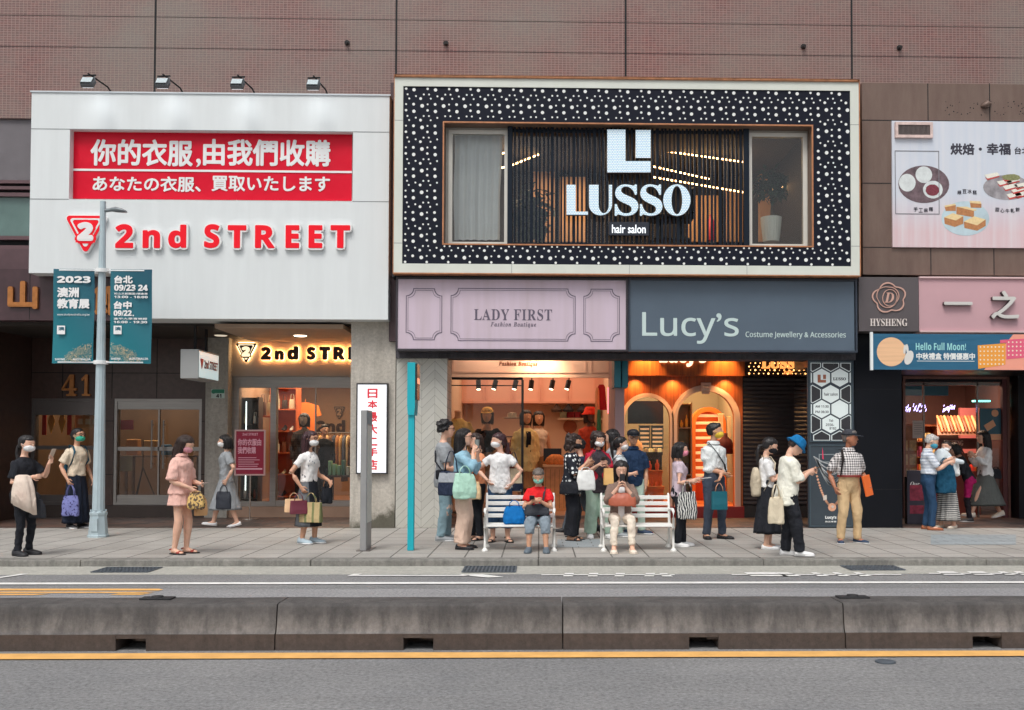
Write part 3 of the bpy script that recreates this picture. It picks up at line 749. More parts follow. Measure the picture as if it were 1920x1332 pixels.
# ================================================================ left entrance (number 41)
M_GRAN = mat('brown granite', A(72, 54, 48), .35, var=.22, vs=9, bump=.05)
M_GRANJ = mat('granite joint', (.012, .01, .01), .8)
M_STEEL = mat('brushed steel', A(150, 146, 142), .35, .5, var=.12, vs=3, stretch=(.4, 1, 8))
M_STEELD = mat('dark steel', A(104, 98, 96), .35, .4, var=.1)
GLD = glass('door glass', (.84, .85, .85), .9)
def X8(px, py=800, Y=YS): return P(px, py, Y).x
def Z8(py, px=300, Y=YS): return P(px, py, Y).z
ent = thing('building_entrance', 'dark brown granite entrance numbered 41 under the white sign', 'building entrance', P(215, 966, YS))
zfl = ZS+.004; zstep = Z8(947); ztop = 3.78
xa = X8(-140); xb = X8(392)
d1 = (X8(58), X8(190), Z8(748)); d2 = (X8(213), X8(378), Z8(748))
b = MB()
b.box(xa, YS, max(d1[2], d2[2]), xb, YS+.3, ztop); b.box(xa, YS, zstep, d1[0], YS+.3, d1[2]); b.box(d1[1], YS, zstep, d2[0], YS+.3, d1[2]); b.box(d2[1], YS, zstep, xb, YS+.3, d1[2])
b.box(X8(-140), 18.3, zfl, P(-75, 800, 18.3).x, YS-.002, ztop)
b.build('granite_wall', M_GRAN, ent)
b = MB()
for px in (57, 116, 209, 293): x = X8(px); b.box(x-.007, YS-.003, d1[2], x+.007, YS+.01, ztop)
for py in (700, ): z = Z8(py); b.box(xa, YS-.004, z-.007, xb, YS+.01, z+.007)
for py in (790, 890):
    z = Z8(py)
    for q0, q1 in ((xa, d1[0]), (d1[1], d2[0]), (d2[1], xb)): b.box(q0, YS-.004, z-.007, q1, YS+.01, z+.007)
b.build('joint', M_GRANJ, ent)
b = MB(); b.box(xa, YS-.12, zfl, xb, YS+.9, zstep-.002); b.build('step', mat('dark step', A(60, 50, 46), .5, var=.15), ent)
def glazed(dd, parent, top, mframe, doors=1, rail=None):
    x0, x1, z1 = dd; z0 = zstep
    b = MB(); b.rframe((x0, z0, x1, z1), .06, YS+.02, YS+.2); b.box(x0+.06, YS+.04, z1-.06-top, x1-.06, YS+.16, z1-.061)
    if rail: b.box(x0+.06, YS+.06, rail-.04, x1-.06, YS+.14, rail+.04)
    b.box(x0+.06, YS+.05, z0+.061, x1-.06, YS+.15, z0+.2)
    w = (x1-x0-.12)/doors
    for k in range(1, doors): b.box(x0+.06+w*k-.015, YS+.06, z0+.2, x0+.06+w*k+.015, YS+.13, z1-.06-top)
    f = b.build('door_frame', mframe, parent)
    b = MB(); b.box(x0+.06, YS+.095, z0+.2, x1-.06, YS+.103, z1-.06-top); b.build('pane', GLD, f)
    if doors > 1:
        xm = (x0+x1)/2
        for s in (-1, 1):
            b = MB(); b.tube([(xm+s*.12, YS-.0, z0+.75), (xm+s*.12, YS-.0, z0+1.75)], .017, 8)
            for zz in (.85, 1.65): b.tube([(xm+s*.12, YS, z0+zz), (xm+s*.12, YS+.1, z0+zz)], .012, 6)
            b.build('handle', M_STEEL, f)
glazed(d1, ent, .28, M_STEELD, 1, Z8(840)); glazed(d2, ent, .16, M_STEEL, 2, Z8(842))
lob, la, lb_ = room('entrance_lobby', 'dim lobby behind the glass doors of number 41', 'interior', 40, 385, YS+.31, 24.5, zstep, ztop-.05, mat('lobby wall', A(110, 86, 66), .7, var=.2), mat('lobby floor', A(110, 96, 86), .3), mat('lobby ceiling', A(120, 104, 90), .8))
# lobby furnishing
b = MB(); q = R(70, 762, 185, 820, 21.6); 
M_REDP = mat('red paper', A(206, 50, 40), .7); M_GOLDP = mat('gold paper', A(226, 150, 60), .6)
for px0, px1 in ((79, 87), (126, 134)):
    q = R(px0, 762, px1, 816, 21.4); b = MB(); b.box(q[0], 21.4, q[1], q[2], 21.41, q[3]); tag(b.build('couplet', M_REDP), ('left', 'right')[px0 > 100]+' vertical red paper couplet hanging behind the left entrance window', 'paper couplet', 'red couplets in the entrance')
for px in (97, 117):
    q = R(px-7, 768, px+7, 814, 21.4); b = MB(); xm = (q[0]+q[2])/2; zm = (q[1]+q[3])/2; b.prism([(q[0], zm), (xm, q[1]), (q[2], zm), (xm, q[3])], 21.38, 21.39); tag(b.build('paper_diamond', M_GOLDP), ('left', 'right')[px > 100]+' orange paper charm between the two red couplets', 'paper charm')
q = R(141, 765, 186, 803, 21.5); b = MB(); b.box(q[0], 21.5, q[1], q[2], 21.52, q[3]); o = b.build('notice_board', mat('notice board', A(190, 140, 84), .7)); tag(o, 'tan notice board with sheets behind the left entrance window', 'notice board')
b = MB()
for k in range(3):
    for j in range(2): b.box(q[0]+.06+.16*k, 21.49, q[1]+.08+.18*j, q[0]+.16+.16*k, 21.498, q[1]+.2+.18*j)
b.build('paper_sheet', mat('paper', A(214, 196, 160), .8), o)
q = R(226, 788, 250, 806, 21.3); b = MB(); b.box(q[0], 21.3, q[1], q[2], 21.31, q[3]); tag(b.build('notice', mat('pink notice', A(198, 60, 72), .6)), 'red notice on the left half of the right glass door', 'notice')
q = R(216, 855, 248, 884, 21.3); b = MB(); b.box(q[0], 21.3, q[1], q[2], 21.31, q[3]); b.build
o = tag(b.build('paper_notice', mat('cream notice', A(196, 170, 130), .7)), 'cream paper notice low on the right glass door', 'notice')
def table(name, lab, cat, px0, px1, py, Y, zf, top, m, depth=.5):
    x0 = P(px0, py, Y).x; x1 = P(px1, py, Y).x
    o = thing(name, lab, cat, ((x0+x1)/2, Y+depth/2, zf))
    b = MB(); b.rbox(x0, Y, zf+top-.04, x1, Y+depth, zf+top, .008); b.build('top', m, o)
    for xx in (x0+.04, x1-.04):
        for yy in (Y+.05, Y+depth-.05): b = MB(); b.box(xx-.025, yy-.025, zf, xx+.025, yy+.025, zf+top-.041); b.build('leg', m, o)
    return o, x0, x1
table('desk', 'reception desk in the lobby behind the right glass door', 'desk', 232, 362, 850, 22.4, zstep, 1.0, mat('desk wood', A(120, 92, 66), .5, var=.2))
for k, (px0, px1, py0, py1, c_, nm, lb2) in enumerate(((272, 300, 808, 836, (196, 160, 110), 'file_box', 'tan file box on the lobby desk'), (305, 320, 822, 842, (70, 120, 160), 'tissue_box', 'small blue box on the lobby desk'), (240, 262, 812, 842, (176, 130, 84), 'wooden_ornament', 'wooden ornament at the left end of the lobby desk'))):
    q = R(px0, py0, px1, py1, 22.6); b = MB(); b.rbox(q[0], 22.5, zstep+1.0, q[2], 22.7, zstep+1.0+q[3]-q[1], .02); tag(b.build(nm, mat(nm, A(*c_), .6)), lb2, 'box' if k < 2 else 'ornament')
# tripod in the lobby
pt_ = P(267, 930, 21.6); b = MB()
for a in (0.3, 2.4, 4.5): b.tube([(pt_.x, 21.6, zstep+.75), (pt_.x+.3*math.cos(a), 21.6+.3*math.sin(a), zstep)], .012, 6)
b.tube([(pt_.x, 21.6, zstep+.7), (pt_.x, 21.6, zstep+1.35)], .012, 6); tag(b.build('tripod', M_DARK), 'thin black tripod standing behind the right glass door', 'tripod')
lamp('lobby_light', 'AREA', ((la+lb_)/2, 22.6, ztop-.12), 90, (1, .72, .45), 2.0, .6)
# gold numerals and characters
M_GOLD = mat('gold metal', A(172, 112, 62), .35, .5, var=.2, vs=12)
o = thing('house_number', 'gold house number 41 on the brown granite wall', 'house number', P(146, 745, YS))
b = MB(); letters(b, serifb('4'), R(118, 703, 146, 743, YS), YS-.01, .05, .004); b.build('numeral', M_GOLD, o)
b = MB(); letters(b, serifb('1'), R(154, 703, 171, 743, YS), YS-.01, .05, .004); b.build('numeral', M_GOLD, o)
band = thing('name_band', 'dark maroon stone band with gold characters under the white sign', 'sign', P(90, 600, YB))
b = MB(); x0 = P(-160, 550, YB).x; b.box(x0, YB, P(90, 601, YB).z, P(262, 550, YB).x, YB+.3, P(90, 505, YB).z); b.build('panel', mat('maroon stone', A(66, 46, 50), .3, var=.25, vs=3), band)
b = MB()
for px in (56, 160): x = P(px, 550, YB).x; b.box(x-.006, YB-.003, P(90, 600, YB).z, x+.006, YB+.01, P(90, 510, YB).z)
b.build('joint', M_GRANJ, band)
for ch, rct in (('山', (17, 528, 73, 580)), ('館', (178, 530, 232, 592))):
    b = MB(); letters(b, ch, R(*rct, YB), YB-.005, .05, .022, res=4); b.build('character', M_GOLD, band)
# light beige pier left of the shop, with address plate
M_PIER = concrete('beige pier', A(176, 172, 164), A(120, 116, 106), .35)
pr = MB(); xp0 = X8(392)+.002; xp1 = X8(434); pr.box(xp0, YS-.25, zfl, xp1, YS+.3, ztop); tag(pr.build('entrance_pier', M_PIER), 'plain grey pier between the granite entrance and the shop door', 'pier')
o = thing('address_plate', 'small green and white address plate numbered 41 on the grey pier', 'address plate', P(408, 747, YS-.25))
q = R(396, 730, 421, 747, YS-.26); b = MB(); b.box(q[0], YS-.262, q[1], q[2], YS-.251, q[3]); b.build('plate', mat('pale plate', A(176, 196, 190), .4), o)
b = MB(); b.box(q[0]+.06, YS-.266, q[1]+(q[3]-q[1])*.55, q[2]-.005, YS-.262, q[3]-.005); b.prism(disc(q[0]+.05, q[3]-.05, .045, 14), YS-.268, YS-.262); b.build('green_band', mat('plate green', A(36, 120, 92), .5), o)
b = MB(); letters(b, sansb('41'), R(405, 739, 415, 746, YS-.27), YS-.262, .003, .002); b.build('numeral', M_DARK, o)
# projecting light box
YJ = 18.15
o = thing('projecting_sign', 'white projecting light box with small 2nd STREET lettering', 'sign', P(372, 713, YJ))
q = R(338, 655, 372, 710, YJ); Lb = 1.15
b = MB(); b.rbox(q[0], YJ, q[1], q[2], YJ+Lb, q[3], .01); b.build('box', mat('light box side', A(158, 160, 160), .5, var=.05), o)
b = MB(); b.box(q[2]-.0005, YJ+.03, q[1]+.03, q[2]+.004, YJ+Lb-.03, q[3]-.03); b.build('lit_face', mat('lit face', (.72, .86, .86), .3, emit=.55, ecol=(.68, .86, .88)), o)
Mx = Matrix(((0, -1, 0, q[2]+.004), (1, 0, 0, YJ), (0, 0, 1, 0), (0, 0, 0, 1)))
b = MB(); letters(b, sansb('2nd STREET'), (.30, (q[1]*.62+q[3]*.38), Lb-.08, (q[1]*.30+q[3]*.70)), .0, .004, .004, M=Mx); b.build('lettering', mat('dark red print', A(120, 40, 50), .5), o)
b = MB(); b.prism(rounded_tri(.17, (q[1]+q[3])/2, .2, .22, .02), -.004, 0, Mx); b.build('logo', mat('red print', A(200, 70, 80), .5), o)
b = MB(); b.tube([((q[0]+q[2])/2, YJ+.3, q[3]), ((q[0]+q[2])/2, YJ+.3, 3.79)], .03, 8); b.tube([((q[0]+q[2])/2, YJ+.9, q[3]), ((q[0]+q[2])/2, YJ+.9, 3.79)], .03, 8); b.build('hanger', M_DARK, o)

# ================================================================ second-hand clothing shop
sh = thing('clothing_shop', 'steel and glass shop front of the second-hand clothing shop', 'shop front', P(545, 966, YS))
M_HEAD = mat('warm grey render', A(158, 148, 138), .8, var=.06)
x0, x1 = X8(434)+.002, X8(700); zh0 = Z8(706, 545)
b = MB(); b.box(x0, YS, zh0, x1, YS+.3, ztop-.002); b.build('header', M_HEAD, sh)
b = MB(); b.box(x0, YS-.16, zfl, x1, YS+.5, Z8(950, 545)-.003); b.build('step', mat('tan step', A(168, 138, 118), .5, var=.1), sh)
zs0 = Z8(950, 545)
b = MB(); zt2 = Z8(727, 545)
b.box(x0, YS+.04, zt2, x1, YS+.2, zh0-.002); b.box(x0, YS+.02, zs0, X8(447), YS+.2, zt2-.001); b.box(X8(506), YS+.02, zs0, X8(517), YS+.2, zt2-.001); b.box(X8(447)+.001, YS+.04, zs0, X8(506)-.001, YS+.16, Z8(941, 545)); b.box(X8(517)+.001, YS+.04, zs0, x1, YS+.16, Z8(939, 545)); b.box(X8(590)-.012, YS+.06, zs0+.15, X8(590)+.012, YS+.12, zt2-.001)
f = b.build('door_frame', M_STEEL, sh)
b = MB(); b.box(X8(447), YS+.09, zs0, x1, YS+.098, zt2); b.build('pane', GL, f)
# soffit with light
b = MB(); q0 = P(395, 600, YB+.1); b.box(P(405, 610, 18.2).x, 18.12, 3.70, P(645, 610, 18.2).x, YS-.3, 3.778); sf = b.build('soffit', mat('warm soffit', A(160, 136, 116), .6, var=.1), sh)
for px, py in ((563, 621), (414, 622)):
    p = P(px, py, 19.35); p.z = 3.70
    b = MB(); b.lathe((p.x, 19.35, 3.686), [(.0, 0), (.105, 0), (.125, .012)], 20); b.build('downlight', mat('lit downlight', (1, .9, .75), .4, emit=5 if px > 500 else .6, ecol=(1, .86, .66)), sf)
lamp('arcade_light', 'SPOT', (P(563, 621, 19.35).x, 19.35, 3.66), 42, (1, .84, .62), .1, angle=2.4)
# halo-lit shop name
M_HALO = mat('halo glow strip', (1, .72, .4), .5, emit=11, ecol=(1, .6, .27)); M_BRN = mat('dark brown letter', A(44, 26, 24), .4)
hl = thing('shop_sign', 'halo-lit dark 2nd STREET letters over the shop door', 'sign', P(560, 700, YS))
for ch, (a0, c0, a1, c1) in zip('2ndSTREET', [(491,651,510,676),(517,658,534,676),(540,650,561,676),(577,651,593,676),(600,651,621,676),(626,651,648,676),(654,651,672,676),(680,651,698,676),(704,651,724,676)]):
    r = R(a0, c0, a1, c1, YS); b = MB(); e = MB(); letters(b, sansb(ch), r, YS-.05, .03, .022, res=4); letters(e, sansb(ch), (r[0]-.002, r[1]-.002, r[2]+.002, r[3]+.002), YS-.036, .012, .022, res=2); e.build('glow', M_HALO, b.build('letter', M_BRN, hl))
logo(441, 643, 485, 685, YS-.045, hl, M_BRN, mat('lit cream mark', (1, .9, .75), .4, emit=1.2, ecol=(1, .8, .5)), .05)
r = R(441, 643, 485, 685, YS); b = MB(); b.prism(rounded_tri((r[0]+r[2])/2, (r[1]+r[3])/2, (r[2]-r[0])*1.0, (r[3]-r[1])*1.0, .06), YS-.042, YS-.03); b.build('logo_glow', M_HALO, hl)
# interior
M_SHW = mat('shop wall', A(150, 122, 100), .8, var=.1)
ri, ra, rb = room('clothing_shop_interior', 'warm lit interior of the second-hand clothing shop', 'interior', 437, 730, YS+.31, 25.0, zs0, zh0+.15, M_SHW, mat('wood floor', A(170, 118, 80), .4, var=.15), mat('shop ceiling', A(130, 110, 96), .8))
lamp('clothing_shop_light', 'AREA', ((ra+rb)/2-.3, 22.6, zh0+.1), 105, (1, .74, .5), 2.6, 1.8)
b = MB(); zc = zh0+.0; b.box(X8(517), 22.3, zc, rb-.1, 22.36, zc+.04); b.build('strip_light', mat('warm strip', (1, .75, .45), .4, emit=7, ecol=(1, .7, .4)), ri)
b = MB(); letters(b, sansb('2nd STREET'), R(592, 788, 760, 812, 24.9), 24.985, .02, .01); b.build('wall_lettering', M_BRN, ri)
logo(625, 762, 648, 790, 24.98, ri, M_BRN, mat('tan mark', A(150, 124, 100), .6), .02)
M_ORW = mat('orange wood', A(196, 96, 52), .5, var=.15, vs=4)
def shelf_unit(name, lab, px0, px1, Y, zf, height, depth, shelves, m, sides=True):
    xa_ = P(px0, 850, Y).x; xb_ = P(px1, 850, Y).x
    o = thing(name, lab, 'shelf', ((xa_+xb_)/2, Y+depth/2, zf))
    if sides:
        for xx in (xa_, xb_-.03): b = MB(); b.box(xx, Y, zf, xx+.03, Y+depth, zf+height); b.build('side_panel', m, o)
    b = MB(); b.box(xa_+.03, Y+depth-.02, zf, xb_-.03, Y+depth, zf+height); b.build('back_panel', m, o)
    zz = []
    for k in range(shelves):
        z = zf+.12+(height-.15)*k/(shelves-1); b = MB(); b.box(xa_+.031, Y+.01, z-.025, xb_-.031, Y+depth-.021, z); b.build('shelf_board', m, o); zz.append(z)
    return xa_+.05, xb_-.05, zz
sx0, sx1, zz = shelf_unit('display_shelf', 'orange wooden display shelf left of the plaid-coat mannequin', 505, 556, 22.6, zs0, 2.6, .4, 6, M_ORW)
def goods(kind, lab, grp, xa_, xb_, Y, z, n, cols, hmin=.1, hmax=.2, wmax=None):
    st = (xb_-xa_)/n
    for k in range(n):
        c_ = random.choice(cols); w = st*random.uniform(.55, .85); h = random.uniform(hmin, hmax); xc = xa_+st*(k+.5)
        b = MB()
        if kind == 'shoe':
            rg = [[Vector((xc+w*.5*wy*math.cos(2*PI*i/10), Y+.14-yy, z+.002+hh*h*(.5+.5*math.sin(2*PI*i/10)))) for i in range(10)] for yy, hh, wy in ((-.1, .7, .5), (-.05, .9, .6), (.03, .55, .7), (.1, .4, .75), (.14, .2, .4))]
            b.loft(rg)
        elif kind == 'handbag':
            b.loft([[Vector((xc+w*.5*s_*cx_, Y+.12+.06*s_*cy_, z+.001+h*.62*tz)) for cx_, cy_ in ((-1,-.6),(-.6,-1),(.6,-1),(1,-.6),(1,.6),(.6,1),(-.6,1),(-1,.6))] for tz, s_ in ((0, .9), (.1, 1), (.8, .88), (1, .75))])
            b.tube([(xc-w*.3, Y+.12, z+h*.6), (xc-w*.2, Y+.12, z+h*.95), (xc+w*.2, Y+.12, z+h*.95), (xc+w*.3, Y+.12, z+h*.6)], .008, 6)
        elif kind == 'vase':
            b.lathe((xc, Y+.12, z+.001), [(w*.25, 0), (w*.45, h*.4), (w*.3, h*.75), (w*.18, h*.85), (w*.25, h)], 12)
        elif kind == 'necklace_bust':
            b.lathe((xc, Y+.12, z+.001), [(w*.3, 0), (w*.48, h*.35), (w*.45, h*.55), (w*.2, h*.75), (w*.16, h*.95), (w*.0, h)], 12)
        else: b.rbox(xc-w/2, Y+.04, z+.001, xc+w/2, Y+.2, z+h, .01)
        tag(b.build(kind, c_, smooth=45), lab, kind.replace('_', ' '), grp)
cm = lambda *cs: [mat('goods %d %d %d' % c, A(*c), .5, var=.1) for c in cs]
BAGC = cm((60,44,40),(196,160,110),(120,70,46),(30,28,30),(206,190,160)); SHC = cm((220,214,204),(40,34,36),(150,70,50),(180,160,130))
for i, z in enumerate(zz[:-1]):
    goods('handbag' if i in (2, 4) else 'shoe', ('handbag displayed on an orange wood shelf board' if i in (2, 4) else 'shoe displayed on an orange wood shelf board'), 'goods on the orange shelf', sx0, sx1, 22.6, z, 3, BAGC if i in (2, 4) else SHC, .12 if i not in (2, 4) else .3, .16 if i not in (2, 4) else .38)
# dark glass cabinet at the far left and bags on wall shelf
cx0, cx1, zz = shelf_unit('glass_cabinet', 'tall dark cabinet of accessories at the left edge of the shop window', 448, 484, 21.5, zs0, 2.3, .35, 5, mat('cabinet dark', A(60, 48, 44), .4))
for i, z in enumerate(zz[:-1]): goods('handbag' if i % 2 else 'vase', 'small accessory on the shelves of the dark cabinet', 'goods in the dark cabinet', cx0, cx1, 21.5, z, 3, BAGC+SHC, .15, .3)
b = MB(); b.tube([(P(462, 800, 21.5).x, 21.48, zs0+.3), (P(462, 800, 21.5).x, 21.48, zs0+2.2)], .012, 8); tag(b.build('tube_light', mat('cool tube', (.85, .95, .9), .4, emit=2.5)), 'slim upright tube light on the dark cabinet', 'light')
wz = Z8(780, 500, 22.0); b = MB(); b.box(P(482, 780, 22).x, 22.0, wz-.03, P(512, 780, 22).x, 22.35, wz); tag(b.build('wall_shelf', M_ORW), 'orange wall shelf with handbags near the shop door', 'shelf')
goods('handbag', 'pale handbag standing on the orange wall shelf', 'handbags on the wall shelf', P(483, 780, 22).x, P(511, 780, 22).x, 22.0, wz, 2, cm((206,180,140),(90,60,50)), .4, .5)
wz2 = Z8(782, 545, 22.55)
def hang_shirt(px, py, Y, w, h, m, lab, grp=None):
    p = P(px, py, Y); b = MB()
    pts = [(-.12*w, 0), (.12*w, 0), (.5*w, -.1*h), (.62*w, -.42*h), (.42*w, -.46*h), (.36*w, -.25*h), (.4*w, -h), (-.4*w, -h), (-.36*w, -.25*h), (-.42*w, -.46*h), (-.62*w, -.42*h), (-.5*w, -.1*h)]
    b.prism([(p.x+u, p.z+v) for u, v in pts], Y, Y+.05); b.tube([(p.x, Y+.025, p.z-.02), (p.x, Y+.025, p.z+.08)], .006, 6)
    return tag(b.build('shirt', m), lab, 'shirt', grp)
hang_shirt(572, 755, 23.6, .62, .72, mat('orange cloth', A(226, 120, 50), .85, var=.15), 'orange shirt hanging above the plaid-coat mannequin')
# clothes rail with coats
def rail(name, lab, px0, px1, Y, zf, h, n, cols, glab, grp, gl=.9):
    xa_ = P(px0, 850, Y).x; xb_ = P(px1, 850, Y).x
    o = thing(name, lab, 'clothes rail', ((xa_+xb_)/2, Y, zf))
    b = MB(); b.tube([(xa_, Y, zf+h), (xb_, Y, zf+h)], .014, 8); b.build('bar', M_STEELD, o)
    for xx in (xa_, xb_): b = MB(); b.tube([(xx, Y, zf), (xx, Y, zf+h)], .014, 8); b.tube([(xx, Y-.22, zf+.01), (xx, Y+.22, zf+.01)], .014, 8); b.build('upright', M_STEELD, o)
    for k in range(n):
        xx = xa_+.06+(xb_-xa_-.12)*(k+.5)/n; b = MB(); m = cols[k % len(cols)]
        L = gl*random.uniform(.8, 1.05); rg = []
        for t_, wy, wx in ((0, .05, .012), (.06, .2, .03), (.2, .23, .04), (.6, .22, .045), (1, .25, .05)):
            rg.append([Vector((xx+wx*math.cos(a)*(1+.4*math.sin(5*a+k)), Y+wy*math.sin(a), zf+h-.06-L*t_)) for a in [2*PI*i/16 for i in range(16)]])
        b.loft(rg); b.tube([(xx, Y, zf+h-.06), (xx, Y, zf+h+.01)], .005, 5)
        tag(b.build('garment', m, smooth=True), glab, 'garment', grp)
GC = [mat('cloth %d' % i, A(*c), .9, var=.18, vs=5) for i, c in enumerate(((196,150,96),(92,96,110),(206,176,130),(120,84,62),(66,74,92),(170,120,80)))]
rail('clothes_rail', 'clothes rail of coats inside the second-hand shop at the right', 592, 668, 22.9, zs0, 1.55, 10, GC, 'coat hanging on the rail inside the second-hand shop', 'coats on the second-hand shop rail', 1.0)
table('display_table', 'low display table by the right of the shop door', 'table', 612, 668, 900, 21.5, zs0, .62, mat('dark table', A(70, 54, 48), .5), .5)
goods('ornament', 'small colourful item on the low display table', 'items on the display table', P(614, 880, 21.6).x, P(664, 880, 21.6).x, 21.55, zs0+.62, 6, cm((226,90,60),(150,190,150),(230,220,200),(90,130,110)), .12, .35)
# crimson poster on a stand
o = thing('poster_stand', 'crimson poster on a chrome floor stand by the shop window', 'poster stand', G(471, 962, zfl))
Yp = 20.0; q = R(441, 807, 497, 891, Yp); pz = G(471, 962, zfl)
b = MB(); b.rframe((q[0]-.01, q[1]-.01, q[2]+.01, q[3]+.01), .03, Yp-.02, Yp+.02); b.build('frame', mat('pinkish steel', A(196, 160, 158), .35, .4), o)
b = MB(); b.box(q[0]+.02, Yp-.008, q[1]+.02, q[2]-.02, Yp+.01, q[3]-.02); pb = b.build('poster', mat('crimson paper', A(150, 26, 56), .4, var=.06), o)
b = MB(); letters(b, '你的衣服由', R(446, 823, 490, 836, Yp), Yp-.009, .002, .003); letters(b, '我們收購', R(446, 838, 480, 851, Yp), Yp-.009, .002, .003); letters(b, sansb('2nd STREET'), R(455, 812, 484, 817, Yp), Yp-.009, .002, .0)
for k in range(5): w = (34, 40, 30, 38, 36)[k]; r = R(447, 858+4*k, 447+w, 859.2+4*k, Yp); b.box(r[0], Yp-.011, r[1], r[2], Yp-.009, r[3])
r = R(443, 878, 492, 881, Yp); b.box(r[0], Yp-.011, r[1], r[2], Yp-.009, r[3]); b.build('print', mat('pink print', A(226, 170, 186), .6), pb)
b = MB(); b.tube([((q[0]+q[2])/2, Yp+.03, zfl+.01), ((q[0]+q[2])/2, Yp+.03, q[1]+.3)], .018, 10); b.lathe(((q[0]+q[2])/2, Yp+.03, zfl), [(.17, 0), (.17, .012), (.03, .03), (.0, .03)], 24)
b.build('stand', mat('chrome', A(190, 180, 172), .2, .9), o, smooth=40)
# beige column with stains and vertical light box
M_COLM = concrete('beige column', A(198, 192, 182), A(120, 114, 102), .3)
t = M_COLM.node_tree; bs_ = t.nodes['Principled BSDF']; v = coords(t); n1 = N(t, 'TexNoise', Scale=4.5, Detail=7.0, Roughness=.7); t.links.new(v, n1.inputs['Vector']); xz = sep(t, v)
f = math_(t, 'ADD', math_(t, 'MULTIPLY', xz[2], -1.6), math_(t, 'ADD', math_(t, 'MULTIPLY', xz[0], .55), n1.outputs['Fac'])); src = bs_.inputs['Base Color'].links[0].from_socket
t.links.new(mixc(t, ramp(t, f, .05, .32, (0,)*3, (.85,)*3), src, A(62, 60, 46)), bs_.inputs['Base Color'])
ca, cb = P(657, 800, YB).x, P(741, 800, YB).x; zct = P(700, 598, YB).z+.3
b = MB(); b.box(ca, YB, zfl, cb, YB+.9, zct); co_ = tag(b.build('column', M_COLM), 'beige rendered column with dark stains at its foot, carrying the vertical light box', 'column')
b = MB()
for py in (718, 888): z = P(700, py, YB).z; b.box(ca-.001, YB-.002, z-.003, cb+.001, YB+.01, z+.003)
b.build('joint', mat('column joint', A(150, 144, 134), .8), co_)
lb = thing('vertical_sign', 'white vertical light box with red characters on the beige column', 'sign', P(697, 892, YB))
q = R(668, 719, 727, 889, YB-.08)
b = MB(); b.rframe(q, .022, YB-.10, YB-.001); b.build('frame', mat('black frame', (.03, .03, .034), .4), lb)
b = MB(); b.box(q[0]+.022, YB-.09, q[1]+.022, q[2]-.022, YB-.01, q[3]-.022); b.build('lit_face', mat('lit white face', (.9, .92, .95), .35, emit=.45, ecol=(.95, .97, 1)), lb)
b = MB()
for ch, (y0, y1) in zip('日本最大二手店', ((729,747),(751,766),(773,791),(796,814),(821,836),(840,856),(862,882))): letters(b, ch, R(689, y0, 708, y1, YB-.09), YB-.09, .003, .006)
b.build('lettering', mat('red print', A(226, 52, 66), .5), lb)

# ================================================================ herringbone pillar
m, t, bs_ = nt('grey herringbone tiles'); v = coords(t, (1, 1, 1), (PI/2, 0, 0)); xs_ = sep(t, v)
pw = .235
tri = math_(t, 'PINGPONG', xs_[0], pw)
u_ = math_(t, 'ADD', xs_[1], tri); fr = math_(t, 'FRACT', math_(t, 'DIVIDE', u_, .155))
j1 = math_(t, 'LESS_THAN', fr, .05)
fx = math_(t, 'FRACT', math_(t, 'DIVIDE', xs_[0], pw)); j2 = math_(t, 'LESS_THAN', fx, .018)
j = math_(t, 'MAXIMUM', j1, j2)
nn = N(t, 'TexNoise', Scale=1.5, Detail=4.0); t.links.new(v, nn.inputs['Vector'])
idn = N(t, 'TexWhiteNoise', noise_dimensions='2D'); cmb = N(t, 'CombineXYZ'); t.links.new(math_(t, 'FLOOR', math_(t, 'DIVIDE', u_, .155)), cmb.inputs[0]); t.links.new(math_(t, 'FLOOR', math_(t, 'DIVIDE', xs_[0], pw)), cmb.inputs[1]); t.links.new(cmb.outputs[0], idn.inputs['Vector'])
c = mixc(t, idn.outputs['Value'], A(184, 183, 176), A(172, 171, 164)); c = mixc(t, ramp(t, nn.outputs['Fac'], .4, .7), c, A(178, 176, 166))
c = mixc(t, j, c, A(124, 122, 116)); t.links.new(c, bs_.inputs['Base Color']); bs_.inputs['Roughness'].default_value = .55
bumpn(t, bs_, math_(t, 'SUBTRACT', 1.0, j), .4, .004); M_HERR = m
pa, pb_ = P(742, 800, YB).x+.004, P(838, 800, YB).x; zpt = P(790, 640, YB).z
b = MB(); b.box(pa, YB+.01, zfl, pb_, YB+.9, zpt); tag(b.build('column', M_HERR), 'pale grey herringbone-tiled pillar left of the fashion boutique', 'pillar')

# ================================================================ boutique and jewellery signs
YF = 17.7
sg = thing('shop_sign', 'pale pink LADY FIRST signboard over the fashion boutique', 'sign', P(960, 655, YF))
q = R(746, 525, 1177, 655, YF)
m, t, bs_ = nt('pale lilac sign vinyl'); v = coords(t, (1, 1, 1)); nn = N(t, 'TexNoise', Scale=1.2, Detail=4.0); vv = coords(t, (5, 1, .3)); t.links.new(vv, nn.inputs['Vector'])
t.links.new(mixc(t, ramp(t, nn.outputs['Fac'], .35, .75), A(196, 180, 194), A(186, 170, 180)), bs_.inputs['Base Color']); bs_.inputs['Roughness'].default_value = .5; M_LILAC = m
b = MB(); b.box(q[0], YF, q[1], q[2], YF+.35, q[3]); b.build('panel', M_LILAC, sg)
M_FRM = mat('sign frame', A(52, 48, 54), .4)
b = MB(); b.rframe((q[0]-.035, q[1]-.035, q[2], q[3]+.035), .034, YF-.02, YF+.36); b.build('frame', M_FRM, sg)
M_GINK = mat('grey plum ink', A(92, 84, 100), .5)
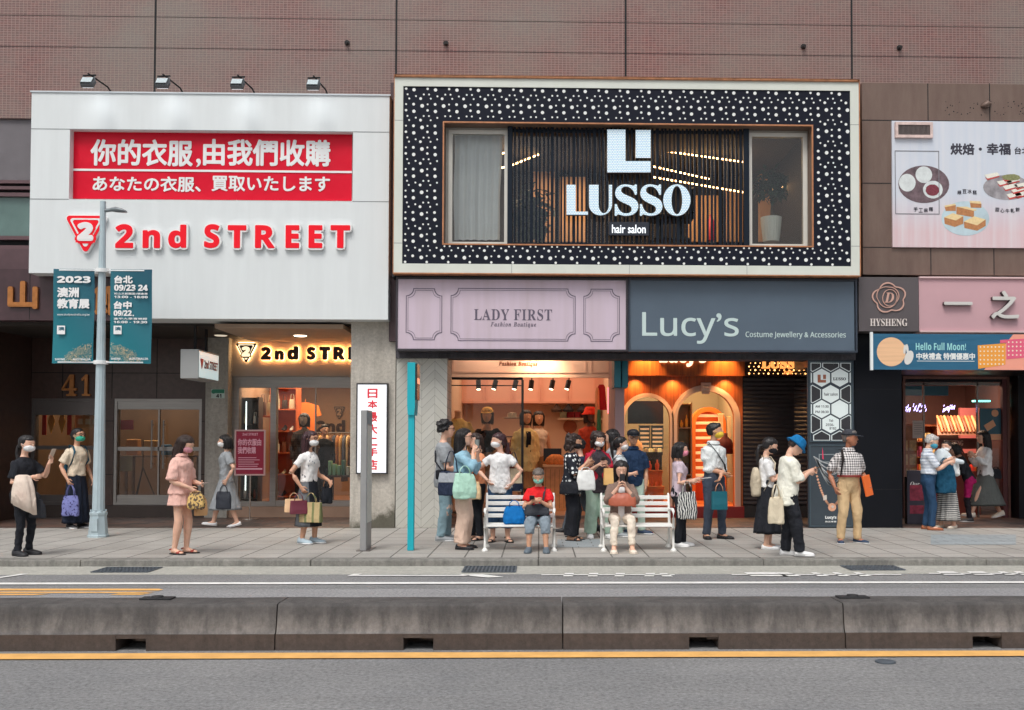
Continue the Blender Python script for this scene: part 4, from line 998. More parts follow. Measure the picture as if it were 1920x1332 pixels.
def plaque(b, r, nch, w):
    def path(o):
        x0, z0, x1, z1 = r[0]+o, r[1]+o, r[2]-o, r[3]-o; n = nch; pts = []
        for cx, cz, a in ((x0, z0, PI/2), (x1, z0, PI), (x1, z1, 1.5*PI), (x0, z1, 0)):
            rr = n-.0; seq = [(cx+rr*math.cos(a-PI/2*i/6), cz+rr*math.sin(a-PI/2*i/6)) for i in range(7)]
            pts += seq
        return pts
    b.ringprism(path(0), path(w), YF-.005, YF-.001); b.ringprism(path(.035), path(.035+w*.45), YF-.005, YF-.001)
b = MB()
for rc in ((761, 541, 829, 638), (845, 541, 1079, 640), (1094, 542, 1162, 641)): plaque(b, R(*rc, YF), .13, .012)
b.build('border_line', M_GINK, sg)
b = MB(); letters(b, serifb('LADY FIRST'), R(889, 580, 1035, 601, YF), YF-.001, .004, 0, 1.1); letters(b, italb('Fashion Boutique'), R(920, 604, 1005, 615, YF), YF-.001, .004, 0, 1.25); b.build('lettering', M_GINK, sg)
sg2 = thing('shop_sign', "dark slate Lucy's signboard over the jewellery shop", 'sign', P(1390, 657, YF))
q = R(1178, 527, 1602, 657, YF)
b = MB(); b.box(q[0]+.003, YF+.005, q[1], q[2], YF+.35, q[3]); b.build('panel', mat('slate sign vinyl', A(80, 94, 108), .4, var=.08, vs=.8), sg2)
b = MB(); b.rframe((q[0]+.001, q[1]-.035, q[2]+.05, q[3]+.035), .034, YF-.015, YF+.36); b.build('frame', mat('slate frame', A(46, 54, 66), .4), sg2)
b = MB(); letters(b, sans('Lucy’s'), R(1204, 586, 1385, 645, YF), YF+.004, .005, .006, res=5); letters(b, sans('Costume Jewellery & Accessories'), R(1398, 622, 1586, 636, YF), YF+.004, .005, .001); b.build('lettering', mat('pale sign ink', A(188, 206, 204), .5), sg2)
# dark beam behind the signs and above
M_BEAM = concrete('dark grey beam', A(84, 82, 88), A(52, 50, 54), .5)
b = MB(); x0 = P(742, 660, YB).x+.01; x1 = P(1603, 660, YB).x; zb0 = P(1170, 673, 18.0).z; b.box(x0, 18.06, zb0, x1, 18.5, zb0+.35); b.box(x0, YF+.37, zb0+.352, x1, 18.5, P(1170, 512, YF).z); tag(b.build('beam', M_BEAM), 'dark grey lintel beam under the boutique and jewellery signs', 'beam')
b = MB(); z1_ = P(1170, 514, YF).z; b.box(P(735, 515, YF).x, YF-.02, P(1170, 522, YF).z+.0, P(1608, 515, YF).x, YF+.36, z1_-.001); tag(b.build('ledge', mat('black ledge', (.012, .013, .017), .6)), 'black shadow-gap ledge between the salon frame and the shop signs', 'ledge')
b = MB(); b.box(P(728, 500, 18.0).x+.02, 18.0, P(735, 640, 18).z, P(745, 500, 18.0).x, 18.4, P(735, 155, 18.0).z); tag(b.build('infill_panel', mat('dark infill', A(70, 52, 56), .5, var=.15)), 'narrow dark infill strip between the white sign and the salon facade', 'panel')

# ================================================================ fashion boutique
bq = thing('boutique', 'open front of the fashion boutique with peach fascia', 'shop front', P(990, 985, YS))
YQ = 20.45; zfb = ZS+.06
M_PEACH = mat('peach panelling', A(224, 188, 170), .6, var=.04)
xa, xb = P(838, 700, YQ).x, P(1146, 700, YQ).x
zf0, zf1 = P(990, 708, YQ).z, ztop-.01
b = MB(); b.box(xa, YQ, zf0, xb, YQ+.15, zf1); b.build('fascia', M_PEACH, bq)
b = MB(); q = (P(848, 690, YQ).x, P(990, 700, YQ).z, P(1100, 690, YQ).x, P(990, 640, YQ).z); b.rframe(q, .03, YQ-.015, YQ+.002); q2 = (P(1108, 690, YQ).x, q[1], P(1143, 690, YQ).x, q[3]); b.rframe(q2, .03, YQ-.015, YQ+.002); b.build('moulding', mat('peach moulding', A(206, 168, 152), .6), bq)
b = MB(); letters(b, italb('Fashion Boutique'), R(935, 678, 1008, 688, YQ), YQ-.001, .012, .002, 1.15); letters(b, serifb('LADY FIRST'), R(912, 650, 1040, 668, YQ), YQ-.001, .012, .0, 1.1); b.build('lettering', mat('brown letters', A(120, 66, 44), .5), bq)
b = MB(); b.box(xa, YQ-.1, zfl, xb, YQ+.2, zfb-.001); b.build('threshold', mat('threshold', A(120, 96, 84), .5), bq)
b = MB(); b.box(P(838, 800, YQ).x, YQ-.02, zfb, P(844, 800, YQ).x, YQ+.1, zf0-.001); b.build('jamb', mat('mauve jamb', A(150, 122, 122), .6), bq); b = MB(); b.box(P(1142, 800, YQ).x, YQ-1.6, zfb, P(1158, 800, YQ).x, YQ+.2, zf0+.4); b.build('jamb', mat('mauve jamb', A(150, 122, 122), .6), bq)
xg = P(980, 800, YQ).x
b = MB(); b.box(P(844, 800, YQ).x+.001, YQ+.03, zf0-.05, xg, YQ+.07, zf0-.001); b.box(xg-.03, YQ+.03, zfb, xg+.02, YQ+.07, zf0-.051); b.box(P(844, 800, YQ).x+.001, YQ+.035, P(900, 723, YQ).z-.01, xg-.031, YQ+.06, P(900, 723, YQ).z+.01); gf = b.build('window_frame', M_BLACK, bq)
b = MB(); b.box(P(844, 800, YQ).x+.01, YQ+.045, zfb, xg-.03, YQ+.053, zf0-.05); b.build('pane', GL, gf)
lamp('fascia_fill', 'AREA', (P(985, 690, YQ).x, YQ-.5, ztop-.03), 26, (1, .72, .5), 2.4, .2, rot=(math.radians(40), 0, 0))  # added area light without a fixture, brightens the fascia around the spot
lamp('fascia_light', 'SPOT', (P(1015, 690, YQ).x, YQ-.45, ztop-.06), 150, (1, .66, .4), .05, rot=(math.radians(30), 0, 0), angle=1.7)
br, ra, rb = room('boutique_interior', 'peach and beige interior of the fashion boutique', 'interior', 842, 1150, YQ+.16, 24.6, zfb, 3.7, mat('boutique wall', A(214, 186, 160), .8, var=.05), mat('boutique floor', A(150, 112, 88), .4, var=.15), mat('boutique ceiling', A(220, 196, 176), .8))
lamp('boutique_light', 'AREA', ((ra+rb)/2, 22.4, 3.62), 50, (1, .70, .5), 3.0, 2.4)
# upper cabinets
o = thing('wall_cabinet', 'row of peach wall cupboards across the back of the boutique', 'cabinet', P(990, 757, 23.9))
q = R(846, 700, 1130, 757, 23.9); b = MB(); b.box(q[0]-.3, 23.92, q[1], q[2]+.3, 24.59, 3.69); b.build('carcass', mat('cabinet peach', A(226, 170, 146), .6), o)
for px in range(858, 1130, 52):
    q = R(px+1, 690, px+51, 756, 23.9); b = MB(); b.rframe((q[0], q[1], q[2], q[3]), .05, 23.895, 23.919); b.build('door', mat('cabinet door', A(220, 162, 138), .6), o)
# track spots
for k, px in enumerate((897, 930, 968, 997, 1037, 1067)):
    p = P(px, 712, 21.6); o = thing('track_spotlight', ('first', 'second', 'third', 'fourth', 'fifth', 'sixth')[k]+' black ceiling spotlight from the left in the boutique', 'spotlight', (p.x, 21.6, p.z), group='spotlights in the boutique')
    a = random.uniform(-.5, .5); d = Vector((math.sin(a)*.6, -.2, -1)).normalized()
    c0 = Vector((p.x, 21.6, p.z-.02)); b = MB(); b.tube([c0, c0+d*.2], .055, 14); b.tube([c0+Vector((0, 0, 0)), (p.x, 21.6, 3.69)], .012, 6); b.build('housing', M_BLACK, o, smooth=40)
    b = MB(); b.tube([c0+d*.2, c0+d*.206], .045, 14); b.build('lens', mat('warm lens', (1, .8, .55), .4, emit=8, ecol=(1, .75, .5)), o)
b = MB(); b.box(P(860, 712, 21.6).x, 21.58, 3.66, P(1100, 712, 21.6).x, 21.62, 3.69); tag(b.build('lighting_track', M_BLACK), 'black ceiling track carrying the boutique spotlights', 'lighting track')
RC = [mat('boutique cloth %d' % i, A(*c), .9, var=.15, vs=5) for i, c in enumerate(((150,52,58),(176,84,84),(196,150,110),(96,60,70),(206,170,140),(120,44,52)))]
rail('clothes_rail', 'clothes rail of red and tan dresses behind the boutique glass', 928, 984, 22.4, zfb, 1.62, 10, RC, 'dress hanging on the boutique rail behind the black window post', 'dresses on the left boutique rail', 1.05)
rail('clothes_rail', 'clothes rail of pinkish skirts in the middle of the boutique', 986, 1022, 22.8, zfb, 1.3, 7, RC[1:], 'skirt hanging on the middle boutique rail', 'skirts on the middle boutique rail', .8)
PC = [mat('pale cloth %d' % i, A(*c), .9, var=.15, vs=5) for i, c in enumerate(((226,206,170),(196,160,120),(206,120,90),(150,120,100),(220,190,150)))]
rail('clothes_rail', 'clothes rail of cream and tan garments at the left side of the boutique', 852, 925, 22.9, zfb, 1.75, 14, PC, 'cream or tan garment on the left boutique rail', 'garments on the left boutique rail', 1.1)
rail('clothes_rail', 'clothes rail of garments at the right end of the boutique', 1100, 1138, 23.0, zfb, 1.7, 8, PC+RC, 'garment on the right end boutique rail', 'garments on the right boutique rail', 1.1)
# counter, monitor, shelf with boxes
o = thing('shop_counter', 'wooden shop counter with chevron front in the boutique', 'counter', P(1045, 950, 21.9))
x0, x1 = P(1020, 850, 21.9).x, P(1095, 850, 21.9).x
b = MB(); b.box(x0, 21.9, zfb, x1, 22.5, zfb+.95); b.build('body', mat('counter wood', A(196, 140, 92), .5, var=.2, vs=6), o)
b = MB(); b.rbox(x0-.03, 21.86, zfb+.951, x1+.03, 22.54, zfb+1.0, .008); b.build('top', mat('counter top', A(214, 170, 124), .4), o)
b = MB()
for k in range(9): x = x0+.04+(x1-x0-.08)*k/8; b.box(x-.004, 21.893, zfb+.05, x+.004, 21.9, zfb+.9)
b.build('groove', mat('groove', A(120, 78, 50), .7), o)
p = P(1036, 828, 22.2); b = MB(); b.rbox(p.x-.2, 22.2, zfb+1.08, p.x+.2, 22.23, zfb+1.36, .008); b.box(p.x-.03, 22.22, zfb+1.0, p.x+.03, 22.25, zfb+1.1); b.box(p.x-.1, 22.15, zfb+1.001, p.x+.1, 22.3, zfb+1.012); tag(b.build('monitor', M_BLACK), 'black computer monitor on the boutique counter', 'monitor')
p = P(1040, 860, 21.95); b = MB(); b.loft([[Vector((p.x+.02+r_*math.cos(a)*1.3, 22.05+r_*.6*math.sin(a), zfb+1.001+z_)) for a in [2*PI*i/14 for i in range(14)]] for z_, r_ in ((0, .15), (.06, .19), (.16, .15), (.23, .07))]); tag(b.build('cushion', mat('orange print cloth', A(226, 130, 70), .85, var=.4, vs=20), smooth=True), 'orange patterned cushion on the boutique counter', 'cushion')
zz = P(1090, 784, 24.3).z; b = MB(); b.box(P(1046, 784, 24.3).x, 24.2, zz-.05, P(1135, 784, 24.3).x, 24.59, zz); tag(b.build('wall_shelf', mat('pale shelf', A(226, 206, 180), .5)), 'pale wall shelf on the back wall of the boutique', 'shelf')
for k, (a0, a1, c_, l_) in enumerate(((1050, 1062, (170, 180, 150), 'sage green box on the boutique wall shelf'), (1063, 1076, (150, 30, 44), 'left crimson box on the boutique wall shelf'), (1077, 1088, (150, 30, 44), 'right crimson box on the boutique wall shelf'), (1090, 1104, (60, 30, 36), 'dark box on the boutique wall shelf'))):
    x0, x1 = P(a0, 775, 24.3).x, P(a1, 775, 24.3).x; b = MB(); b.rbox(x0, 24.22, zz+.001, x1, 24.5, zz+.12+.02*(k % 2), .008); b.rbox(x0-.006, 24.214, zz+.09, x1+.006, 24.506, zz+.145, .006); tag(b.build('gift_box', mat('box %d' % k, A(*c_), .6)), l_, 'box')
for k, (px, py, c_, l_) in enumerate(((1128, 745, (150, 26, 36), 'dark red garment hanging high at the right end of the boutique'), (1120, 760, (206, 160, 110), 'tan scarf hanging at the right end of the boutique'), (1123, 790, (60, 130, 90), 'green scarf hanging at the right end of the boutique'))):
    p = P(px, py, 21.5); b = MB(); w = (.2, .1, .09)[k]; h = (.55, .75, .5)[k]; yk = (21.55, 21.5, 21.45)[k]
    b.loft([[Vector((p.x+w*.5*s_*math.cos(a)*(1+.15*math.sin(4*a)), yk+.04*math.sin(a), p.z+h*.5-h*t_)) for a in [2*PI*i/14 for i in range(14)]] for t_, s_ in ((0, .5), (.1, .8), (.6, 1), (1, 1.15))]); tag(b.build('hanging_garment', mat('hang %d' % k, A(*c_), .85, var=.2)), l_, 'garment')
b = MB(); p = P(1138, 750, 21.0); b.tube([(P(1141, 745, 21.0).x, 21.0, P(1140, 775, 21).z), (P(1141, 745, 21.0).x, 21.0, P(1140, 727, 21).z)], .02, 10); tag(b.build('neon_tube', mat('red neon', (1, .1, .12), .4, emit=7, ecol=(1, .08, .1))), 'glowing red neon tube at the right edge of the boutique opening', 'light')
b = MB(); p = P(1116, 850, 24.4); b.prism(disc(P(1069, 800, 24.5).x, P(1069, 800, 24.5).z, .17, 20), 24.56, 24.59); tag(b.build('wall_plate', mat('brown plate', A(150, 90, 60), .6)), 'round brown plate on the back wall of the boutique', 'wall ornament')
for k, px in enumerate((1044, 1066, 1092)):
    p = P(px, 765, 24.0); b = MB(); b.lathe((p.x, 24.0, p.z-.1), [(.0, 0), (.12, .0), (.14, .05), (.05, .15), (.02, .2), (.0, .2)], 14); tag(b.build('hat', mat('hat %d' % k, A(*((70,50,40),(40,36,38),(50,40,44))[k]), .8), smooth=40), ('leftmost', 'middle', 'rightmost')[k]+' dark hat on the peg wall above the boutique shelf', 'hat')
p = P(963, 775, 23.6); b = MB(); b.lathe((p.x, 22.2, P(963, 785, 22.2).z), [(.0, 0), (.2, 0), (.21, .02), (.11, .03), (.1, .12), (.0, .14)], 18); tag(b.build('hat', mat('grey straw', A(150, 136, 116), .9), smooth=40), 'wide-brimmed grey hat on top of the red dress rail', 'hat')

# teal hanging light boxes between the shops
for k, (a0, a1) in enumerate(((1151.5, 1164.5), (1166.5, 1178))):
    q = R(a0, 660, a1, 727, 18.7); b = MB(); b.rbox(q[0], 18.7+.03*k, q[1], q[2], 19.3, zb0+.36, .01); tag(b.build('hanging_sign', mat('teal box', A(22, 104, 120), .4)), ('left', 'right')[k]+' half of the narrow teal box hanging between boutique and jewellery shop', 'hanging box')

# ================================================================ jewellery shop
jw = thing('jewellery_shop', 'orange-brown wood jewellery shop front with two arched openings', 'shop front', P(1275, 966, YS))
YJW = 20.6
m, t, bs_ = nt('warm wood panels'); v = coords(t, (9, 9, .6)); nn = N(t, 'TexNoise', Scale=2.2, Detail=6.0, Roughness=.7); t.links.new(v, nn.inputs['Vector']); v2 = coords(t); xs_ = sep(t, v2)
c = mixc(t, ramp(t, nn.outputs['Fac'], .3, .7), A(190, 100, 44), A(142, 68, 28)); st = math_(t, 'LESS_THAN', math_(t, 'FRACT', math_(t, 'DIVIDE', xs_[0], .16)), .035); c = mixc(t, st, c, A(104, 50, 22))
t.links.new(c, bs_.inputs['Base Color']); bs_.inputs['Roughness'].default_value = .45; M_WOOD = m
def XJ(px, Y=YJW): return P(px, 840, Y).x
def ZJ(py, Y=YJW): return P(1270, py, Y).z
x0, x1 = XJ(1158), XJ(1393); zbase = ZJ(950); ztp = ztop-.012
def arch(pxa, pxb, pytop, n=18):
    xa_, xb_ = XJ(pxa), XJ(pxb); r = (xb_-xa_)/2; zc = ZJ(pytop)-r
    return [(xa_, zbase)]+[((xa_+xb_)/2-r*math.cos(PI*i/n), zc+r*math.sin(PI*i/n)) for i in range(n+1)]+[(xb_, zbase)]
A1 = arch(1170, 1257, 744); A2 = arch(1268, 1378, 732)
b = MB()
def strip(xa_, xb_, pts):
    n = len(pts)
    # wall above an arch, as strips under a common top
    for i in range(n-1):
        (u0, w0), (u1, w1) = pts[i], pts[i+1]
        if u1-u0 < 1e-5: continue
        b.prism([(u0, w0), (u1, w1), (u1, ztp), (u0, ztp)], YJW, YJW+.2)
b.box(x0, YJW, zbase, A1[0][0], YJW+.2, ztp); strip(0, 0, A1[1:-1]); b.box(A1[-1][0], YJW, zbase, A2[0][0], YJW+.2, ztp); strip(0, 0, A2[1:-1]); b.box(A2[-1][0], YJW, zbase, x1, YJW+.2, ztp)
b.build('wood_wall', M_WOOD, jw)
b = MB(); zfz = ZJ(706); b.box(x0, YJW-.22, zfz, x1, YJW-.002, ztp); b.build('fascia', M_WOOD, jw)
b = MB(); b.box(x0, YJW-.12, zfl, x1, YJW+.6, zbase-.001); b.build('plinth', mat('dark red plinth', A(128, 26, 24), .4, var=.1), jw)
M_TRIM = mat('cream arch trim', A(226, 186, 164), .5)
for k, Ap in enumerate((A1, A2)):
    b = MB(); cxm = (Ap[0][0]+Ap[-1][0])/2
    w = .07 if k == 0 else .11
    inner = [(x_, z_) for x_, z_ in Ap]; zc = Ap[1][1]; rr_ = (Ap[-1][0]-Ap[0][0])/2
    def off(d): return [(cxm-(rr_+d), zbase)]+[(cxm-(rr_+d)*math.cos(PI*i/18), zc+(rr_+d)*math.sin(PI*i/18)) for i in range(19)]+[(cxm+rr_+d, zbase)]
    for da, db, y0 in ((-.012, w*.5, .05), (w*.5+.001, w, .03)):
        oo, ii = off(db), off(da)
        for i in range(len(oo)-1): b.prism([ii[i], ii[i+1], oo[i+1], oo[i]], YJW-y0, YJW-.001)
    b.build('arch_trim', M_TRIM, jw)
q = R(1313, 718, 1332, 735, YJW); b = MB(); b.rbox(q[0], YJW-.1, q[1], q[2], YJW-.052, q[3], .012); b.rbox(q[0]+.02, YJW-.085, q[1]-.05, q[2]-.02, YJW-.0525, q[1]-.001, .012); b.tube([(q[0]+.05, YJW-.105, (q[1]+q[3])/2), (q[2]-.05, YJW-.105, (q[1]+q[3])/2)], .03, 10); b.build('keystone', M_TRIM, jw)
b = MB(); letters(b, sansb("Lucy's"), R(1236, 655, 1325, 688, YJW-.22), YJW-.225, .04, .01); b.build('lettering', mat('lit cream letters', (1, .86, .66), .4, emit=1.6, ecol=(1, .8, .55)), jw)
for px in (1213, 1360):
    p = P(px, 655, YJW-.5); b = MB(); b.lathe((p.x, YJW-.5, ztop-.02), [(.0, 0), (.07, 0), (.08, .015)], 16); b.build('downlight', mat('lit downlight warm', (1, .8, .5), .4, emit=6, ecol=(1, .75, .45)), jw)
    lamp('fascia_spot', 'SPOT', (p.x, YJW-.46, ztop-.05), 190, (1, .58, .22), .04, rot=(math.radians(18), 0, 0), angle=1.3)
for px in (1192, 1263, 1362): lamp('fascia_spot', 'SPOT', (P(px, 707, YJW-.14).x, YJW-.15, zfz-.02), 34, (1, .56, .22), .04, rot=(math.radians(10), 0, 0), angle=2.2)
b = MB(); q = R(1170, 744, 1257, 950, YJW+.05); b.box(q[0]-.02, YJW+.1, zbase, q[2]+.02, YJW+.108, q[3]+.02); b.build('pane', GL, jw)
b = MB(); letters(b, sansb("Lucy's"), R(1184, 927, 1225, 946, YJW+.09), YJW+.099, .003, .004); b.build('window_lettering', mat('white window letters', A(230, 226, 220), .5), jw)
ji, ra, rb = room('jewellery_interior', 'olive and orange lit interior of the jewellery shop', 'interior', 1160, 1391, YJW+.21, 23.6, zbase, 3.72, mat('olive wall', A(142, 136, 116), .8, var=.06), mat('orange floor', A(220, 120, 60), .35), mat('jewellery ceiling', A(170, 160, 140), .8))
lamp('jewellery_light', 'AREA', ((ra+rb)/2, 22.0, 3.66), 150, (1, .64, .34), 2.2, 1.0)
def Xq(px, Y): return P(px, 840, Y).x
# screen and drawers in the left window
q = R(1177, 752, 1244, 795, 21.9); b = MB(); b.rbox(q[0], 21.9, q[1], q[2], 21.95, q[3], .01); tag(b.build('wall_screen', mat('dark screen', (.012, .014, .016), .15)), 'black wall screen in the left arched jewellery window', 'screen')
for k, (a0, a1) in enumerate(((1199, 1219), (1222, 1244))):
    o = thing('jewellery_rack', ('left', 'right')[k]+' lit rack of necklaces under the black screen', 'jewellery rack', (Xq((a0+a1)/2, 21.8), 21.85, ZJ(850, 21.8)), group='jewellery racks in the left arched window')
    xa_, xb_ = Xq(a0, 21.8), Xq(a1, 21.8); b = MB(); b.rframe((xa_, P(1220, 842, 21.8).z, xb_, P(1220, 798, 21.8).z), .015, 21.8, 21.95); b.box(xa_, 21.94, P(1220, 842, 21.8).z, xb_, 21.96, P(1220, 798, 21.8).z); b.build('frame', mat('rack blue grey', A(92, 110, 126), .5), o)
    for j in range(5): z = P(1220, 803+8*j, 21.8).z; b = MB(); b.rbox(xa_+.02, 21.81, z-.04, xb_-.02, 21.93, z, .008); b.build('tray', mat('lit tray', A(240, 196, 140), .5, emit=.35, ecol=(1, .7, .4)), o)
def tier(px0, px1, py, Y, d, m, lab, under=None):
    z = P(1220, py, Y).z; b = MB(); b.rbox(Xq(px0, Y), Y, z-.07, Xq(px1, Y), Y+d, z, .006)
    b.box(Xq(px0, Y)+.02, Y+.02, zbase, Xq(px1, Y)-.02, Y+d, z-.071); tag(b.build('display_tier', m), lab, 'display stand'); return z
M_TW = mat('tier wood', A(206, 128, 76), .5, var=.1)
z1_ = tier(1196, 1243, 848, 21.55, .25, mat('teal tier', A(52, 76, 78), .5), 'upper teal display tier in the left arched window')
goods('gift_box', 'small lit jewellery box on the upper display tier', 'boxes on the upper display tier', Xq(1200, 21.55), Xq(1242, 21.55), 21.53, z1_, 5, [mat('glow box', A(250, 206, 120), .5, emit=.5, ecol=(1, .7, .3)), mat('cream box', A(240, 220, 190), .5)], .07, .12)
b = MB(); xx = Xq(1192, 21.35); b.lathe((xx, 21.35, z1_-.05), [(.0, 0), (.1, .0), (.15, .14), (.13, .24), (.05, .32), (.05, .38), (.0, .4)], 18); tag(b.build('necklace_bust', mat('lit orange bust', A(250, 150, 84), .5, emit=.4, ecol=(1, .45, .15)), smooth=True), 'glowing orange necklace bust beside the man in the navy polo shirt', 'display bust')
z2_ = tier(1194, 1243, 882, 21.3, .22, M_TW, 'middle wooden display tier in the left arched window')
goods('necklace_bust', 'coral necklace bust on the middle display tier', 'busts on the middle display tier', Xq(1198, 21.3), Xq(1240, 21.3), 21.26, z2_, 3, cm((236,110,80),(226,190,150),(236,120,90)), .16, .24)
z3_ = tier(1190, 1246, 912, 21.05, .22, M_TW, 'lower wooden display tier in the left arched window')
goods('vase', 'small glassy bottle on the lower display tier', 'bottles on the lower display tier', Xq(1194, 21.05), Xq(1244, 21.05), 21.0, z3_, 6, [mat('glow jar', A(250, 170, 90), .3, emit=.5, ecol=(1, .5, .2))]+cm((150,150,140),(236,120,80)), .1, .2)
# right arch: shelves and inner orange niche
sx0, sx1, zz = shelf_unit('display_shelf', 'olive shelf unit with boxes inside the right arch at the left', 1270, 1298, 21.6, zbase, 2.2, .35, 5, mat('olive shelf', A(150, 142, 112), .6))
for i, z in enumerate(zz[:-1]): goods('necklace_bust' if i == 3 else 'gift_box', 'item shown on the olive shelf unit', 'goods on the olive shelf', sx0, sx1, 21.6, z, 2, cm((236,120,70),(236,200,90),(206,190,150),(60,60,58)), .14, .3)
o = thing('wall_niche', 'orange arched wall niche lined with lit shelves behind the man in the white shirt', 'niche', (Xq(1330, 22.6), 22.6, zbase))
xa_, xb_ = Xq(1303, 22.6), Xq(1352, 22.6); r = (xb_-xa_)/2; zc = P(1330, 772, 22.6).z-r; cxm = (xa_+xb_)/2
out = [(cxm-(r+.1)*math.cos(PI*i/16), zc+(r+.1)*math.sin(PI*i/16)) for i in range(17)]; inn = [(cxm-r*math.cos(PI*i/16), zc+r*math.sin(PI*i/16)) for i in range(17)]
b = MB()
for i in range(16): b.prism([inn[i], inn[i+1], out[i+1], out[i]], 22.5, 22.8)
b.box(xa_-.1, 22.5, zbase, xa_, 22.8, zc); b.box(xb_, 22.5, zbase, xb_+.1, 22.8, zc); b.build('arch', mat('orange arch', A(236, 120, 48), .5), o)
b = MB(); b.prism([(xa_, zbase)]+inn+[(xb_, zbase)], 22.78, 22.82); b.build('back_panel', mat('niche back', A(200, 92, 36), .6), o)
for j in range(9):
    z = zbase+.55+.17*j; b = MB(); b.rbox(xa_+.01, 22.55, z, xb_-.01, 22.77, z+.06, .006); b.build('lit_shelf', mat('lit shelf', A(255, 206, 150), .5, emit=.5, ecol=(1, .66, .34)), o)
for px, py, c_ in ((1365, 790, 0), (1372, 790, 1), (1347, 785, 2)):
    p = P(px, py, 22.0); b = MB()
    for k in range(4): b.tube([(p.x+.03*k, 22.0, p.z+.1), (p.x+.03*k+.01, 22.0, p.z-.35-.05*(k % 2))], .011, 6)
    b.tube([(p.x-.03, 22.0, p.z+.1), (p.x+.13, 22.0, p.z+.1)], .01, 6)
    tag(b.build('necklace_stand', mat('beads %d' % c_, A(*((250,190,110),(220,60,60),(250,220,160))[c_]), .3, emit=.25, ecol=(1, .6, .3))), ('yellow', 'red', 'pale')[c_]+' bead strings hanging in the right arch of the jewellery shop', 'necklaces')
b = MB(); p = P(1360, 830, 21.7); b.lathe((p.x, 21.7, p.z-.25), [(.0, 0), (.16, .0), (.2, .16), (.14, .3), (.05, .38), (.05, .45), (.0, .46)], 16); tag(b.build('necklace_bust', mat('maroon velvet', A(84, 24, 26), .8), smooth=True), 'maroon velvet necklace bust beside the head of the man in the white shirt', 'display bust')
b = MB(); b.tube([(Xq(1290, 22.3), 22.3, 3.6), (Xq(1345, 22.3), 22.3, 3.6)], .02, 8); tag(b.build('ceiling_light', mat('warm strip2', (1, .7, .4), .4, emit=6, ecol=(1, .66, .34))), 'warm strip light on the jewellery shop ceiling', 'light')

# ================================================================ roller shutter, dotted lit sign, mirror column
sx0, sx1 = XJ(1394), P(1500, 840, YJW).x
b = MB(); z = zbase-.1; rg = []
z = zbase+.02
n = 60
for i in range(n*4+1):
    zz_ = z+(ZJ(706)-z)*i/(n*4); yy = YJW+.02-.022*abs(math.sin(PI*i/8)); rg.append([Vector((sx0, yy, zz_)), Vector((sx1, yy, zz_))])
so_ = thing('roller_shutter', 'closed dark roller shutter right of the jewellery shop', 'shutter', ((sx0+sx1)/2, YJW, zfl))
b.loft(rg, closed=False); b.build('curtain', mat('dark shutter', A(66, 60, 62), .45, .3, var=.15), so_, smooth=True)
b = MB(); b.box(sx0, YJW-.04, zfl, sx1, YJW+.1, zbase+.02); b.build('bottom_bar', mat('shutter bar', A(40, 36, 36), .5), so_)
b = MB(); b.box(sx0, YJW+.12, zfl, sx1, YJW+.2, ztop); b.build('backing', M_DARK, so_)
o = thing('shop_sign', 'dark dotted light panel with orange LUSSO letters above the shutter', 'sign', ((sx0+sx1)/2, YJW-.2, ZJ(706)))
b = MB(); b.box(sx0+.003, YJW-.2, ZJ(706)+.003, sx1, YJW-.03, ztop-.014); b.build('panel', mat('dark dotted panel', A(52, 30, 22), .4), o)
M_GLOW = mat('orange glow', (1, .6, .25), .4, emit=5, ecol=(1, .5, .16))
b = MB(); x = sx0+.08
i = 0
while x < sx1-.05:
    zz_ = ZJ(706)+.05; jn = 0
    while zz_ < ztop-.1:
        r_ = (.018, .009, .013, .007)[(i*3+jn*5) % 4]; b.prism(disc(x+.03*(jn % 2), zz_, r_, 10), YJW-.206, YJW-.2); zz_ += .072; jn += 1
    x += .1; i += 1
b.build('light_dot', M_GLOW, o)
b = MB(); letters(b, serifb('LUSSO'), R(1427, 672, 1510, 692, YJW-.2), YJW-.207, .03, .012); letters(b, sansb('hair salon'), R(1470, 694, 1512, 702, YJW-.2), YJW-.207, .01, .002); b.build('lettering', mat('orange letter', (1, .45, .12), .4, emit=1.2, ecol=(1, .4, .1)), o)
# column
M_COLB = mat('blue black panel', A(46, 56, 66), .3, var=.06); M_MIRR = mat('mirror', (.55, .5, .48), .04, 1.0)
x0, x1 = P(1515, 840, YB).x, P(1602, 840, YB).x; zt_ = P(1560, 660, YB).z
cl = thing('salon_column', 'dark column with white hexagon hair salon sign and necklace poster', 'pillar', ((x0+x1)/2, YB+.4, zfl))
b = MB(); b.box(x0, YB, zfl, x1, YB+.95, zt_); b.build('body', M_COLB, cl)
b = MB(); b.box(x0-.006, YB+.03, P(1505, 985, YB).z, x0-.001, YB+.92, P(1505, 690, YB).z); b.build('mirror_side', M_MIRR, cl)
ym = 846
q = R(1517.5, 678, 1598, 829, YB); b = MB(); b.rframe(q, .02, YB-.02, YB-.001); q3 = R(1517.5, 834, 1598, 988, YB); b.rframe(q3, .022, YB-.02, YB-.001); b.build('frame', mat('column frame', A(70, 84, 92), .4, .2), cl)
def clip(poly, r):
    for ax, lim, sg_ in ((0, r[0], 1), (0, r[2], -1), (1, r[1], 1), (1, r[3], -1)):
        out = []
        for i in range(len(poly)):
            a_, b_ = poly[i-1], poly[i]; ia = (a_[ax]-lim)*sg_ >= 0; ib = (b_[ax]-lim)*sg_ >= 0
            if ia != ib:
                t_ = (lim-a_[ax])/(b_[ax]-a_[ax]); out.append(tuple(a_[k]+(b_[k]-a_[k])*t_ for k in (0, 1)))
            if ib: out.append(b_)
        poly = out
        if not poly: return []
    return poly
qi = (q[0]+.026, q[1]+.026, q[2]-.026, q[3]-.026); s = 1/3.914
